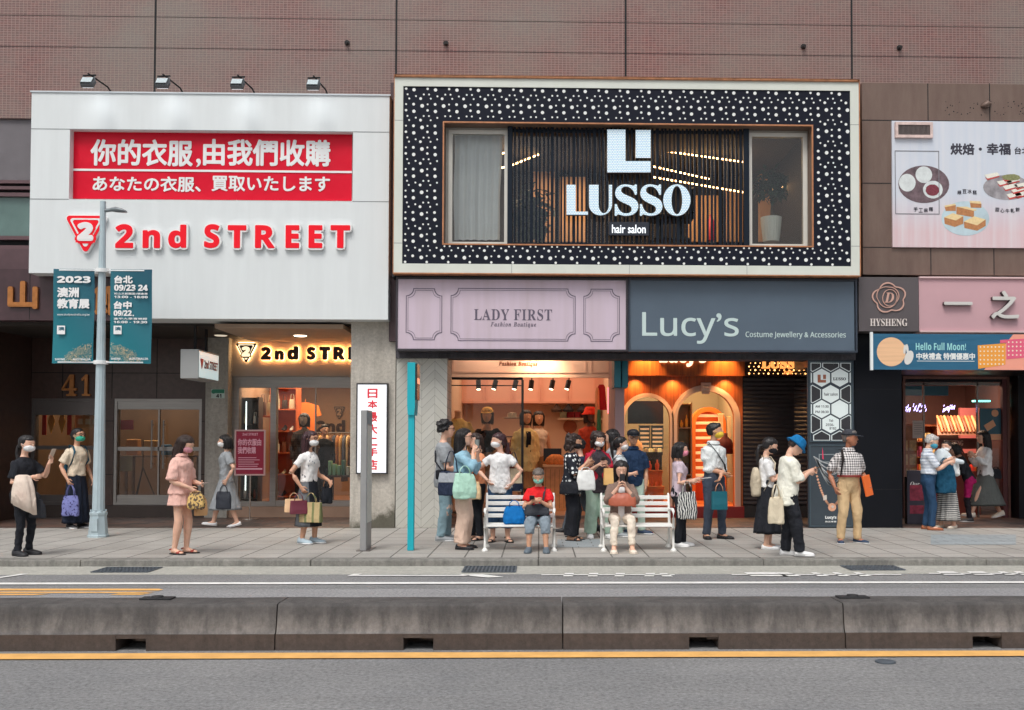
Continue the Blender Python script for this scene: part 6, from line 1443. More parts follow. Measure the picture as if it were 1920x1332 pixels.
def part(me, name, m, parent, label=None):
    """mesh already in the parent's local frame -> child object"""
    me.name = name; o = bpy.data.objects.new(name, me); o.parent = parent
    me.materials.clear()
    for q in (m if isinstance(m, (list, tuple)) else [m]): me.materials.append(q)
    me.polygons.foreach_set('use_smooth', [True]*len(me.polygons)); me.update()
    COL.objects.link(o)
    if label: o['label'] = label
    return o
def mbmesh(mb):
    me = bpy.data.meshes.new('m'); me.from_pydata(mb.v, [], mb.f)
    if any(mb.mi): me.polygons.foreach_set('material_index', mb.mi)
    bm = bmesh.new(); bm.from_mesh(me); bmesh.ops.recalc_face_normals(bm, faces=bm.faces); bm.to_mesh(me); bm.free()
    return me
def ik(a, b, l1, l2, pole):
    d = b-a; L = d.length
    if L > (l1+l2)*.998: b = a+d*((l1+l2)*.998/L); d = b-a; L = d.length
    if L < abs(l1-l2)+.01: L = abs(l1-l2)+.01
    u = d.normalized(); k = (l1*l1-l2*l2+L*L)/(2*L); hh = math.sqrt(max(0, l1*l1-k*k))
    p = Vector(pole)-u*Vector(pole).dot(u)
    if p.length < 1e-4: p = Vector((0, 0, -1))-u*u.z*-1
    return a+u*k+p.normalized()*hh, b
def skin_mat(name, col):
    m, t, b = nt(name); b.inputs['Base Color'].default_value = (*col, 1); b.inputs['Roughness'].default_value = .5
    b.inputs['Subsurface Weight'].default_value = .12; b.inputs['Subsurface Radius'].default_value = (.02, .008, .004)
    v = coords(t); n1 = N(t, 'TexNoise', Scale=14.0, Detail=3.0); t.links.new(v, n1.inputs['Vector'])
    t.links.new(mixc(t, ramp(t, n1.outputs['Fac'], .3, .7), tuple(c*.9 for c in col), tuple(min(.9, c*1.06) for c in col)), b.inputs['Base Color']); return m
SK = [skin_mat('light skin', A(216, 172, 148)), skin_mat('warm skin', A(200, 152, 124)), skin_mat('tan skin', A(168, 112, 86))]
M_EYE = mat('dark eye', (.015, .012, .012), .3); M_LIP = mat('lip', A(178, 96, 90), .5)
def hairmat(name, col):
    m, t, b = nt(name); v = coords(t, (90, 90, 6)); n1 = N(t, 'TexNoise', Scale=1.0, Detail=4.0); t.links.new(v, n1.inputs['Vector'])
    t.links.new(mixc(t, ramp(t, n1.outputs['Fac'], .3, .7), tuple(c*.55 for c in col), tuple(c*1.5 for c in col)), b.inputs['Base Color']); b.inputs['Roughness'].default_value = .45
    bumpn(t, b, n1.outputs['Fac'], .6, .006); return m
H_BLK = hairmat('black hair', (.014, .012, .013)); H_BRN = hairmat('dark brown hair', (.035, .02, .016)); H_RED = hairmat('maroon brown hair', (.05, .018, .022)); H_GRY = hairmat('grey hair', (.16, .145, .135)); H_WHT = hairmat('silver hair', (.5, .48, .46)); H_SALT = hairmat('salt and pepper hair', (.13, .105, .09))
def cloth(name, col, var=.1, bump=.12, rough=.88):
    m, t, b = nt(name); v = coords(t); n1 = N(t, 'TexNoise', Scale=5.0, Detail=5.0); n2 = N(t, 'TexNoise', Scale=240.0, Detail=2.0); t.links.new(v, n1.inputs['Vector']); n2 = N(t, 'TexNoise', Scale=11.0, Detail=4.0, Distortion=1.2); t.links.new(coords(t, (1, 1, .6)), n2.inputs['Vector'])
    t.links.new(mixc(t, ramp(t, n1.outputs['Fac'], .3, .7), tuple(c*(1-var) for c in col), tuple(min(.9, c*(1+var)) for c in col)), b.inputs['Base Color'])
    b.inputs['Roughness'].default_value = rough; b.inputs['Specular IOR Level'].default_value = .25; bumpn(t, b, n2.outputs['Fac'], .55, .045); return m
def pattern(name, base, second, fn):
    m, t, b = nt(name); v = coords(t); x, y, z = sep(t, v); f = fn(t, x, y, z, v)
    t.links.new(mixc(t, f, base, second), b.inputs['Base Color']); n2 = N(t, 'TexNoise', Scale=11.0, Detail=4.0, Distortion=1.2); t.links.new(v, n2.inputs['Vector']); bumpn(t, b, n2.outputs['Fac'], .5, .04); b.inputs['Roughness'].default_value = .88; b.inputs['Specular IOR Level'].default_value = .2
    return m
def lines(t, s, period, w): return math_(t, 'LESS_THAN', math_(t, 'FRACT', math_(t, 'DIVIDE', s, period)), w)
def plaid(t, x, y, z, v):
    a = lines(t, math_(t, 'ADD', y, 5.0), .038, .42); c = lines(t, z, .038, .42); return math_(t, 'MULTIPLY', math_(t, 'ADD', a, c), .5)
def stripes(period, w): return lambda t, x, y, z, v: lines(t, z, period, w)
def polka(t, x, y, z, v):
    n = N(t, 'TexVoronoi', Scale=15.0, Randomness=.3); t.links.new(v, n.inputs['Vector']); return math_(t, 'LESS_THAN', n.outputs['Distance'], .35)
def zebra(t, x, y, z, v):
    n = N(t, 'TexWave', Scale=9.0, Distortion=7.0, Detail=2.0); t.links.new(v, n.inputs['Vector']); return math_(t, 'GREATER_THAN', n.outputs['Fac'], .5)
def blobs(sc, th):
    def f(t, x, y, z, v):
        n = N(t, 'TexNoise', Scale=sc, Detail=2.0); t.links.new(v, n.inputs['Vector']); return math_(t, 'GREATER_THAN', n.outputs['Fac'], th)
    return f

RINGS = {  # dz along the spine from the pelvis, x offset, half depth, half width
 'f': [(-.075,-.004,.05,.075),(-.05,-.006,.062,.094),(-.015,-.006,.066,.100),(.03,-.002,.060,.090),(.075,.002,.052,.077),(.11,.002,.049,.073),(.16,.004,.054,.080),(.205,.010,.064,.086),(.235,.008,.060,.091),(.262,.0,.052,.088),(.280,-.003,.043,.070),(.297,-.004,.035,.048),(.315,-.003,.029,.034)],
 'm': [(-.075,-.002,.05,.075),(-.05,-.004,.060,.088),(-.015,-.004,.064,.094),(.03,.0,.060,.090),(.075,.004,.060,.087),(.11,.006,.060,.088),(.16,.006,.062,.094),(.205,.006,.064,.102),(.235,.004,.062,.106),(.262,-.002,.054,.100),(.280,-.004,.046,.078),(.297,-.005,.037,.052),(.315,-.004,.031,.036)]}
def person(label, px=0, fy=0, top=0, face=0, sex='f', skin=0, lean=0, feet=None, armL=None, armR=None, poleL=None, poleR=None, hand=(None, None), head=(0, 0), hair='bob', hm=None,
           topc=None, bot=None, shoes=None, mask=None, glasses=False, hat=None, base=None, h=None, z=ZS+.004, seat=None, fat=1.0, curl=.6, name='person', cat='person', group=None, hf=1.0, faceless=False, headless=False, hairlen=0, fringe=True):
    p0 = Vector(base) if base else G(px, fy, z)
    if h is None: h = (fy-top)*p0.y/FPX/hf
    root = thing(name, label, cat, p0, math.radians(face), group)
    sd_ = (px*.37+fy*.11) % 17
    RW = Matrix.Translation(p0) @ Matrix.Rotation(math.radians(face), 4, 'Z')
    V_ = lambda *a: Vector(a)*h
    pz = .52 if seat is None else seat/h+.055
    pelv = Vector((0, 0, pz))
    if seat is not None: pelv = Vector((-.02, 0, pz))
    Ml = Matrix.Rotation(math.radians(lean), 4, 'Y')
    def T(x, y, dz): return (pelv+Ml @ Vector((x, y, dz)))*h
    def ring(cx, rx, ry, dz, n=26, e=2.3, f=T):
        o = []
        for k in range(n):
            a = 2*PI*k/n; c, s = math.cos(a), math.sin(a)
            o.append(f(cx+rx*math.copysign(abs(c)**(2/e), c), ry*math.copysign(abs(s)**(2/e), s), dz))
        return o
    prof = RINGS[sex]
    def torso(mb, d0, d1, inf, hemflare=0, box=0):
        rg = []
        dzs = [d0]+[p[0] for p in prof if d0 < p[0] < d1]+[d1]
        for dz in dzs:
            q = [np.interp(dz, [p[0] for p in prof], [p[i] for p in prof]) for i in (1, 2, 3)]
            belly = 1+(fat-1)*math.exp(-((dz-.06)/.11)**2)
            k = inf; fl = hemflare*max(0, (.16-dz)/.25)
            rx, ry = q[1]*belly+k+fl, q[2]*(1+(belly-1)*.6)+k+fl
            if box and dz < .2: rx += box*max(0, .060-q[1]*belly); ry += box*max(0, (.088 if sex == 'f' else .101)-q[2])
            if k < 0 and dz < .288: rx -= .009; ry -= .012
            if dz > .29: rx -= k*.6; ry -= k*.6
            rg.append(ring(q[0]+(belly-1)*.02, rx*.94, ry*.88, dz))
        mb.loft(rg)
    shw = .083 if sex == 'f' else .096
    AL, FL_ = .168, .148
    def P3(t): return Vector(t)
    sh = {}; el = {}; wr = {}; hd = {}
    for s, arm, pole in ((1, armL, poleL), (-1, armR, poleR)):
        shp = pelv+Ml @ Vector((-.004, s*shw, .251))
        tgt = P3(arm) if arm else Vector((shp.x+.015, s*(shw+.026), shp.z-.308))
        pol = pole or ((-.6, s*.5, -.3) if arm is None else (-.35, s*.45, -1))
        e, w = ik(shp, tgt, AL, FL_, pol); sh[s], el[s], wr[s] = shp*h, e*h, w*h
        hv = hand[0 if s == 1 else 1]
        dv = Vector(hv).normalized() if hv else ((w-e).normalized())
        hd[s] = dv
    hips = {s: (pelv+Vector((0, s*.05, -.015))) for s in (1, -1)}
    ft = feet or ((.0, .06, 0, 8), (.0, -.06, 0, -8))
    kn = {}; an = {}; foot = {}
    for s, f_ in ((1, ft[0]), (-1, ft[1])):
        fz = f_[2] if len(f_) > 2 else 0; yaw = math.radians(f_[3] if len(f_) > 3 else 0); pit = math.radians(f_[4] if len(f_) > 4 else 0)
        a_ = Vector((f_[0], f_[1], .042+fz))
        k_, a_ = ik(hips[s], a_, .235, .2315, (1, s*.05, .2 if seat is None else 1.0)); kn[s], an[s] = k_*h, a_*h
        foot[s] = Matrix.Translation(a_*h) @ Matrix.Rotation(yaw, 4, 'Z') @ Matrix.Rotation(pit, 4, 'Y')
    # ---- head frame
    hy, hp_ = head
    neck_top = pelv+Ml @ Vector((.004, 0, .352))
    HM = Matrix.Translation(neck_top*h) @ Matrix.Rotation(math.radians(hy), 4, 'Z') @ Matrix.Rotation(math.radians(hp_), 4, 'Y') @ Matrix.Translation(Vector((.012, 0, -.009))*h) @ Matrix.Scale(h*1.04, 4)
    HY = Matrix.Translation(neck_top*h) @ Matrix.Rotation(math.radians(hy), 4, 'Z') @ Matrix.Rotation(math.radians(hp_*.45), 4, 'Y') @ Matrix.Translation(Vector((.012, 0, -.009))*h) @ Matrix.Scale(h*1.04, 4)
    def hring(z, cx, rx, ry, M=HM, n=22, e=2.0):
        o = []
        for k in range(n):
            a = 2*PI*k/n; c, s = math.cos(a), math.sin(a)
            o.append(M @ Vector((cx+rx*math.copysign(abs(c)**(2/e), c), ry*math.copysign(abs(s)**(2/e), s), z)))
        return o
    # ---- body, one surface
    mb = MB(); torso(mb, -.075, .315, -.006)
    HR = [(0,.030,.010,.010),(.008,.028,.024,.020),(.02,.021,.036,.031),(.036,.013,.046,.039),(.052,.008,.053,.043),(.07,.004,.058,.0455),(.09,.001,.060,.0465),(.108,-.002,.054,.043),(.121,-.003,.038,.032),(.129,-.003,.014,.012)]
    if not headless: mb.loft([hring(*r) for r in HR])
    mb.tube([T(-.004, 0, .29), T(.0, 0, .33), HM @ Vector((-.006, 0, .03))], [(.030*h, .030*h), (.027*h, .027*h), (.03*h, .03*h)], 14)
    if not headless:
        mb.tube([HM @ Vector((.058, 0, .072)), HM @ Vector((.072, 0, .052)), HM @ Vector((.060, 0, .046))], [.0055*h, .010*h, .008*h], 8)
        mb.ell((0, 0, 0), .01, .006, .015, 8, 6, HM @ Matrix.Translation((-.004, .047, .062))); mb.ell((0, 0, 0), .01, .006, .015, 8, 6, HM @ Matrix.Translation((-.004, -.047, .062)))
    for s in (1, -1):
        m1 = sh[s].lerp(el[s], .45); m2 = el[s].lerp(wr[s], .35)
        k = 1.0 if sex == 'f' else 1.14
        mb.tube([T(-.004, s*shw*.7, .252), sh[s], m1, el[s], m2, wr[s]], [.026*h, .0275*h*k, .0255*h*k, .0215*h*k, .0225*h*k, .0145*h*k], 12, round_=True)
        u_ = kn[s].lerp(an[s], .3); t_ = (hips[s]*h).lerp(kn[s], .45)
        cv = .64 if bot and bot[0] not in ('skirt', 'aline', 'long') and not (len(bot) > 2 and bot[2] < .9) else 1.0; ct = .70 if bot else 1
        mb.tube([hips[s]*h, t_, kn[s], u_, kn[s].lerp(an[s], .62), an[s]], [.062*h*ct, .052*h*ct, .036*h*cv, .036*h*cv, .027*h*cv, .021*h], 14, up=Vector((1, 0, 0)), round_=True)
        # palm
        d = hd[s]; side = Vector((0, s, 0)) if abs(d.y) < .8 else Vector((1, 0, 0))
        nrm = side-d*side.dot(d); nrm.normalize(); wd = d.cross(nrm)
        mb.tube([wr[s]-d*.008*h, wr[s]+d*.02*h, wr[s]+d*.052*h], [(.013*h, .011*h), (.020*h, .010*h), (.021*h, .0085*h)], 10, up=nrm, round_=True)
        f = foot[s]; 
        rg = []
        for fx, rw, rh, zc in ((-.03,.018,.017,-.02),(-.01,.021,.026,-.014),(.03,.023,.02,-.02),(.065,.026,.013,-.027),(.088,.022,.010,-.03),(.1,.010,.006,-.032)): rg.append([f @ (Vector((fx, rw*math.cos(2*PI*i/12), zc+rh*math.sin(2*PI*i/12)))*h) for i in range(12)])
        mb.loft(rg)
    me = remesh(mb, .0066*h, 3)
    vs = [v.co.copy() for v in me.vertices]; fs = [tuple(p.vertices) for p in me.polygons]; bpy.data.meshes.remove(me)
    ex = MB(); ex.add(vs, fs)
    ends = {}
    for s in (1, -1):
        d = hd[s]; side = Vector((0, s, 0)) if abs(d.y) < .8 else Vector((1, 0, 0))
        nrm = side-d*side.dot(d); nrm.normalize(); wd = d.cross(nrm)   # nrm: back of the hand
        pk = wr[s]+d*.05*h
        for i, (off, ln) in enumerate(((-.0155, .040), (-.005, .046), (.0055, .044), (.0155, .035))):
            b0 = pk+wd*off*h-d*.006*h; c = curl+.06*i
            d1 = (d*math.cos(c*.6)-nrm*math.sin(c*.6)); d2 = (d*math.cos(c*1.6)-nrm*math.sin(c*1.6))
            ex.tube([b0, b0+d*.006*h, b0+d*.006*h+d1*ln*.5*h, b0+d*.006*h+d1*ln*.5*h+d2*ln*.5*h], [.0052*h, .0052*h, .0048*h, .0036*h], 6, round_=True)
        # thumb on the forward side
        sg = 1 if wd.x > 0 else -1
        if abs(wd.x) < .1: sg = 1 if wd.z > 0 else -1
        tb = wr[s]+d*.016*h+wd*sg*.014*h; td = (d*.7+wd*sg*.7-nrm*.25).normalized()
        ex.tube([tb, tb+td*.024*h, tb+td*.024*h+(d*.9-nrm*.5).normalized()*.02*h], [.0062*h, .0056*h, .0042*h], 6, round_=True)
        ends[s] = wr[s]+d*.07*h-nrm*.012*h
    ex.cur = 1
    if not faceless and not headless:
        for s in (1, -1):
            ex.ell((0, 0, 0), .005, .0095, .0044, 8, 5, HM @ Matrix.Translation((.0562, s*.0195, .0705)))
            ex.tube([HM @ Vector((.0615, s*.009, .0825)), HM @ Vector((.0585, s*.02, .086)), HM @ Vector((.049, s*.032, .0825))], .0024*h, 5)
        ex.cur = 2; ex.tube([HM @ Vector((.0585, -.012, .0275)), HM @ Vector((.0625, 0, .0285)), HM @ Vector((.0585, .012, .0275))], .0032*h, 6)
    sm = skin if not isinstance(skin, int) else SK[skin]
    body = part(mbmesh(ex), 'body', [sm, M_EYE, M_LIP], root)
    # ---- clothes
    def fold(mb, vox, amp, fr, name, m, sm=3, label=None):
        me = remesh(mb, vox*h, sm); displace(me, amp*h, fr, sd_); return part(me, name, m, root, label)
    if bot:
        kind, bm_ = bot[0], bot[1]; bl = bot[2] if len(bot) > 2 else 1.0
        if kind in ('slim', 'straight', 'wide', 'baggy'):
            w = {'slim': (.056, .045, .034, .029), 'straight': (.060, .050, .041, .037), 'wide': (.064, .057, .056, .061), 'baggy': (.064, .056, .049, .043)}[kind]
            b = MB(); torso(b, -.07, bot[3] if len(bot) > 3 else .10, .008)
            for s in (1, -1):
                hp0 = hips[s]*h; L2 = (kn[s]-an[s]).length
                pts = [hp0+V_(0, 0, .02), hp0.lerp(kn[s], .4), kn[s]]; rr = [w[0]*h, w[1]*h*1.04, w[2]*h*1.08]
                if bl > .5:
                    end = kn[s].lerp(an[s]-V_(0, 0, .006), (bl-.5)*2); pts += [kn[s].lerp(end, .5), end]; k2 = (bl-.5)*2; rr += [(w[2]*(1-.5*k2)+w[3]*.5*k2)*h, (w[2]*(1-k2)+w[3]*k2)*h]
                b.tube(pts, rr, 16, up=Vector((1, 0, 0)))
            fold(b, .0085, .0085, (11, 11, 5 if kind in ('wide', 'straight') else 14), 'trousers', bm_)
        elif kind in ('skirt', 'aline', 'long'):
            hem = bot[2]; n = 72; b = MB(); rg = []
            mid = (an[1]+an[-1])/(2*h); spread = abs(an[1].x-an[-1].x)/(2*h)
            z1 = pelv.z+.10
            for i in range(19):
                t_ = i/18; z_ = z1+(hem-z1)*t_
                hipk = min(1, t_/.3); base_x = .054+(.071-.054)*hipk; base_y = .078+(.098-.078)*hipk
                fl = (.075 if kind == 'aline' else .03 if kind == 'skirt' else .045)*max(0, t_-.2)
                kx = pelv.x+(mid.x-pelv.x)*t_; sp = spread*max(0, (pelv.z-z_)/pelv.z)*1.0
                pl_ = (.012 if kind != 'skirt' else .005)*max(0, t_-.1)
                rg.append([Vector((kx+(base_x+fl+sp+pl_*math.sin(9*a+sd_+2*math.sin(2*a)))*math.cos(a), (base_y+fl+pl_*math.sin(9*a+sd_+2*math.sin(2*a)))*math.sin(a), z_))*h for a in [2*PI*k/n for k in range(n)]])
            rg.append([(p_-Vector((mid.x*h, 0, p_.z)))*.9+Vector((mid.x*h, 0, p_.z+.012*h)) for p_ in rg[-1]])
            b.loft(rg); me = mbmesh(b); displace(me, .003*h, (9, 9, 6), sd_); part(me, 'skirt', bm_, root)
    if topc:
        m_ = topc[0]; o = dict(sl=.55, sw=1.0, hem=-.03, inf=.012, flare=0., neck=.302, box=.6); o.update(topc[1] if len(topc) > 1 else {})
        b = MB(); torso(b, o['hem'], o['neck'], o['inf'], o['flare'], o['box'])
        for s in (1, -1):
            sl = o['sl']
            if sl <= 0: continue
            k = o['sw']; pts = [T(-.004, s*shw*.6, .246), sh[s]+V_(0, 0, .0)]; rr = [.031*h, .035*h*min(k, 1.08)]
            if sl <= 1: pts += [sh[s].lerp(el[s], sl*.5), sh[s].lerp(el[s], sl)]; rr += [.034*h*k, .034*h*k]
            else: pts += [sh[s].lerp(el[s], .5), el[s], el[s].lerp(wr[s], (sl-1)*.5), el[s].lerp(wr[s], sl-1)]; rr += [.032*h*k, .029*h*k, .026*h*k, .021*h*k]
            b.tube(pts, rr, 14)
        fold(b, .0085, .0095, (11, 11, 9), o.get('name', 'top'), m_)
        if o.get('collar'):
            b = MB(); rg = []
            for z_, k_ in ((.296, 1.0), (.312, 1.12), (.33, 1.08), (.316, 1.3), (.298, 1.42)): rg.append(ring(-.002, .036*k_, .043*k_, z_, 20))
            b.loft(rg, caps=False); part(mbmesh(b), 'collar', m_, root)
        if o.get('open'):
            b = MB(); b.loft([[T(np.interp(dz, [p[0] for p in prof], [p[1]+p[2] for p in prof])+o['inf']+.004, yy, dz) for yy in (-.026, -.012, .012, .026)] for dz in (o['hem']+.02, .05, .1, .16, .2, .235, .265)], closed=False); me = mbmesh(b); part(me, 'inner_shirt', o['open'], root)
        if o.get('placket'):
            b = MB()
            for dz in (.0, .05, .1, .15, .2, .25): b.ell(T(np.interp(dz, [p[0] for p in prof], [p[1]+p[2] for p in prof])+o['inf']+.003, 0, dz), .004*h, .006*h, .006*h, 8, 5)
            part(mbmesh(b), 'buttons', mat('pale button', (.6, .58, .55), .4), root)
    if bot and bot[0] == 'belted': pass
    # ---- shoes
    if shoes:
        kind, smt, solem = shoes
        for s in (1, -1):
            f = foot[s]; b = MB(); rg = []
            if kind == 'sneaker': sec = ((-.043,.014,.03,.002),(-.036,.024,.046,-.002),(-.012,.028,.054,-.004),(.014,.029,.046,-.002),(.045,.031,.032,0),(.08,.032,.025,0),(.108,.022,.018,0),(.118,.01,.01,0))
            elif kind == 'sandal': sec = ((.05,.030,.020,0),(.062,.031,.021,0),(.076,.031,.018,0))
            else: sec = ((-.042,.014,.02,.002),(-.034,.023,.034,0),(-.012,.026,.028,0),(.02,.027,.02,0),(.06,.029,.021,0),(.088,.027,.018,0),(.108,.016,.012,0),(.114,.008,.008,0))
            for fx, w_, hh, dx_ in sec:
                rg.append([f @ (Vector((fx+dx_*(k_ > 3), w_*c_, -.034+hh*z_))*h) for k_, (c_, z_) in enumerate(((-1,0),(1,0),(1.0,.35),(.8,.75),(.35,1),(-.35,1),(-.8,.75),(-1.0,.35)))])
            b.loft(rg)
            if kind == 'sandal': b.tube([f @ (Vector((-.02, w2*.026, .0))*h) for w2 in (-1, 0, 1)], .005*h, 6); b.tube([f @ (Vector((-.034, -.02, -.005))*h), f @ (Vector((-.044, 0, -.005))*h), f @ (Vector((-.034, .02, -.005))*h)], .005*h, 6)
            sh_ = part(mbmesh(b), 'shoe', smt, root)
            b = MB(); ol = [(-.046, 0), (-.036, .022), (0, .026), (.05, .032), (.085, .033), (.112, .02), (.122, 0), (.112, -.02), (.085, -.033), (.05, -.032), (0, -.026), (-.036, -.022)]
            b.loft([[f @ (Vector((x_, y_, -.042))*h) for x_, y_ in ol], [f @ (Vector((x_, y_, -.031 if kind == 'sneaker' else -.036))*h) for x_, y_ in ol]]); so2 = part(mbmesh(b), 'sole', solem, sh_)
    # ---- hair
    if hair and not headless:
        b = MB(); hmm = hm or H_BLK
        def cap(z0, rows): b.loft([hring(*r) for r in rows])
        crown = [(.07,-.015,.056,.052),(.09,-.010,.0625,.0535),(.108,-.006,.0605,.0505),(.124,-.004,.048,.042),(.135,-.004,.028,.024),(.139,-.004,.008,.007)]
        if hair == 'short': b.loft([hring(*r) for r in [(.035,-.034,.022,.036),(.05,-.028,.036,.043),(.072,-.020,.047,.048)]+crown[1:]]); fr = (30, 30, 16)
        elif hair == 'bob': b.loft([hring(*r) for r in [(-.012,-.022,.036,.050),(.0,-.022,.043,.055),(.03,-.02,.050,.0575),(.05,-.018,.053,.057)]+crown]); fr = (26, 26, 5)
        elif hair in ('long', 'medium'):
            b.loft([hring(*r) for r in [(.0,-.024,.042,.054),(.03,-.02,.050,.0565),(.05,-.018,.053,.056)]+crown])
            L_ = hairlen or (.16 if hair == 'long' else .06)
            b.loft([hring(.05,-.024,.05,.056,HY), hring(.0,-.030,.042,.056,HY), hring(-.045,-.038,.034,.056,HY), hring(-.045-L_*.5,-.046,.026,.054,HY), hring(-.045-L_*.9,-.05,.018,.046,HY), hring(-.045-L_,-.05,.010,.034,HY)]); fr = (26, 26, 4)
        elif hair in ('ponytail', 'bun', 'lowpony'):
            b.loft([hring(*r) for r in [(.028,-.034,.022,.034),(.045,-.026,.038,.045),(.06,-.018,.050,.050)]+crown])
            if hair == 'bun': b.ell((0, 0, 0), .022, .024, .022, 12, 8, HM @ Matrix.Translation((-.075, 0, .075)))
            else:
                zt_ = .085 if hair == 'ponytail' else .05
                b.tube([HM @ Vector((-.055, 0, zt_)), HM @ Vector((-.082, 0, zt_-.01)), HY @ Vector((-.088, 0, zt_-.06)), HY @ Vector((-.08, 0, zt_-.12)), HY @ Vector((-.075, 0, zt_-.17))], [.012*h, .017*h, .019*h, .015*h, .005*h], 10)
            fr = (26, 26, 8)
        elif hair == 'curly':
            b.loft([hring(*r) for r in [(.04,-.034,.03,.040),(.06,-.022,.048,.050)]+crown]); rnd = random.Random(int(px))
            for k in range(90):
                a = rnd.uniform(0, 2*PI); zz_ = rnd.uniform(.045, .14); rx = np.interp(zz_, [.045, .09, .12, .14], [.05, .064, .055, .02])
                if math.cos(a) > .35 and zz_ < .115: continue
                b.ell((0, 0, 0), .013, .013, .012, 8, 6, HM @ Matrix.Translation((-.012+rx*math.cos(a), rx*.9*math.sin(a), zz_)))
            fr = (40, 40, 40)
        elif hair == 'wavy':
            b.loft([hring(*r) for r in [(-.02,-.03,.034,.05),(.0,-.026,.046,.058),(.03,-.022,.054,.061),(.05,-.018,.056,.059)]+crown]); rnd = random.Random(int(px)+1)
            for k in range(70):
                a = rnd.uniform(.7, 2*PI-.7); zz_ = rnd.uniform(-.03, .12); rx = np.interp(zz_, [-.03, .03, .09, .12], [.045, .058, .062, .05])
                b.ell((0, 0, 0), .013, .013, .016, 8, 6, HM @ Matrix.Translation((-.02+rx*math.cos(a), rx*math.sin(a), zz_)))
            fr = (34, 34, 24)
        if hair not in ('short', 'curly', 'ponytail', 'bun') or (hair == 'short' and sex == 'f'):
            b.ell((0, 0, 0), .018, .036, .018, 12, 8, HM @ Matrix.Translation((.040 if fringe else .026, 0, .104 if fringe else .116)))
        elif hair in ('curly', 'short'): b.ell((0, 0, 0), .02, .04, .017, 12, 8, HM @ Matrix.Translation((.036, 0, .116)))
        me = remesh(b, .0058*h, 2); displace(me, .0045*h, tuple(f_*1.7 for f_ in fr), sd_)
        if hair in ('long', 'medium', 'bob', 'wavy'):
            b = MB(); b.add([v.co.copy() for v in me.vertices], [tuple(q.vertices) for q in me.polygons]); rnd = random.Random(int(px)+3); ze = -.015 if hair in ('bob', 'wavy') else -.045-.9*(hairlen or (.16 if hair == 'long' else .06))
            for k in range(64):
                a = rnd.uniform(.95, 2*PI-.95); e_ = ze+rnd.uniform(-.02, .05); ka = rnd.uniform(-.12, .12)
                pl2 = [(HM, .122, .044, -.004), (HM, .085, .064, -.012), (HM, .045, .0615, -.018)]+([(HY, .0, .058, -.026)] if e_ < 0 else [])+[(HY, e_, .05 if e_ < -.05 else .056, -.04 if e_ < -.05 else -.024)]
                b.tube([M_ @ Vector((cx+r_*math.cos(a+ka*i)*(.8 if z_ < -.02 else 1), r_*.94*math.sin(a+ka*i), z_)) for i, (M_, z_, r_, cx) in enumerate(pl2)], [.0045*h]*(len(pl2)-1)+[.0012*h], 5)
            me = mbmesh(b)
        part(me, 'hair', hmm, root)
    if mask:
        b = MB(); rg = []
        for i in range(10):
            a = -PI/2*.97+PI*.97*i/9; r_ = math.cos(a)**.8; z_ = .036+.031*math.sin(a)
            rg.append([HM @ Vector((.028+.0445*r_*math.cos(2*PI*k/22)*(1.0+.06*math.exp(-((2*PI*k/22+PI) % (2*PI)-PI)**2*6)), .0445*r_*math.sin(2*PI*k/22), z_+(.004*math.sin(i*2.2) if 0 < i < 9 else 0)*0)) for k in range(22)])
        b.loft(rg)
        for s in (1, -1): b.tube([HM @ Vector((.036, s*.043, .050)), HM @ Vector((.004, s*.051, .066)), HM @ Vector((-.006, s*.053, .056)), HM @ Vector((.034, s*.042, .026))], .0013*h, 5)
        part(mbmesh(b), 'mask', mask, root)
    if glasses:
        b = MB()
        for s in (1, -1):
            pts = [HM @ Vector((.064, s*.021+.0155*math.cos(2*PI*k/14), .0695+.0125*math.sin(2*PI*k/14))) for k in range(15)]; b.tube(pts, .0026*h, 5, caps=False)
            b.tube([HM @ Vector((.063, s*.036, .073)), HM @ Vector((.0, s*.0505, .071))], .0015*h, 5)
        b.tube([HM @ Vector((.065, -.006, .071)), HM @ Vector((.065, .006, .071))], .0015*h, 5); part(mbmesh(b), 'glasses', mat('dark glasses', (.02, .016, .016), .3), root)
    if hat:
        kind, hmt = hat; b = MB()
        Mh = HM @ Matrix.Translation((-.003, 0, 0))
        if kind == 'cap':
            b.loft([hring(z_, cx, rx, ry) for z_, cx, rx, ry in ((.092,-.004,.066,.058),(.11,-.006,.064,.056),(.126,-.008,.056,.05),(.14,-.008,.038,.035),(.147,-.008,.012,.012))])
            n = 14; up = [HM @ Vector((.04+.075*math.cos(-1.25+2.5*k/n), .056*math.sin(-1.25+2.5*k/n)*1.0, .096-.012*math.cos(-1.25+2.5*k/n))) for k in range(n+1)]; dn = [p_-V_(0, 0, .005) for p_ in up]
            b.add(up+dn, [tuple(range(n+1)), tuple(range(2*n+1, n, -1))]+[(k, k+n+1, k+n+2, k+1) for k in range(n)]+[(n, 2*n+1, n+1, 0)])
        elif kind == 'bucket':
            b.loft([hring(z_, cx, rx, ry) for z_, cx, rx, ry in ((.070,-.002,.094,.086),(.073,-.002,.095,.087),(.096,-.004,.070,.062),(.115,-.004,.064,.057),(.138,-.004,.054,.049),(.145,-.004,.044,.04),(.147,-.004,.01,.01))])
        me = mbmesh(b); displace(me, .002*h, (16, 16, 16), sd_); part(me, 'hat', hmt, root)
    return dict(root=root, RW=RW, h=h, LH=RW @ ends[1], RH=RW @ ends[-1], LW=RW @ wr[1], RW_=RW @ wr[-1], LE=RW @ el[1], RE=RW @ el[-1], LS=RW @ (sh[1]+V_(0, 0, .03)), RS=RW @ (sh[-1]+V_(0, 0, .03)), at=lambda x, y, z_: RW @ (Vector((x, y, z_))*h), face=face, ld=RW.to_3x3() @ hd[1], rd=RW.to_3x3() @ hd[-1])

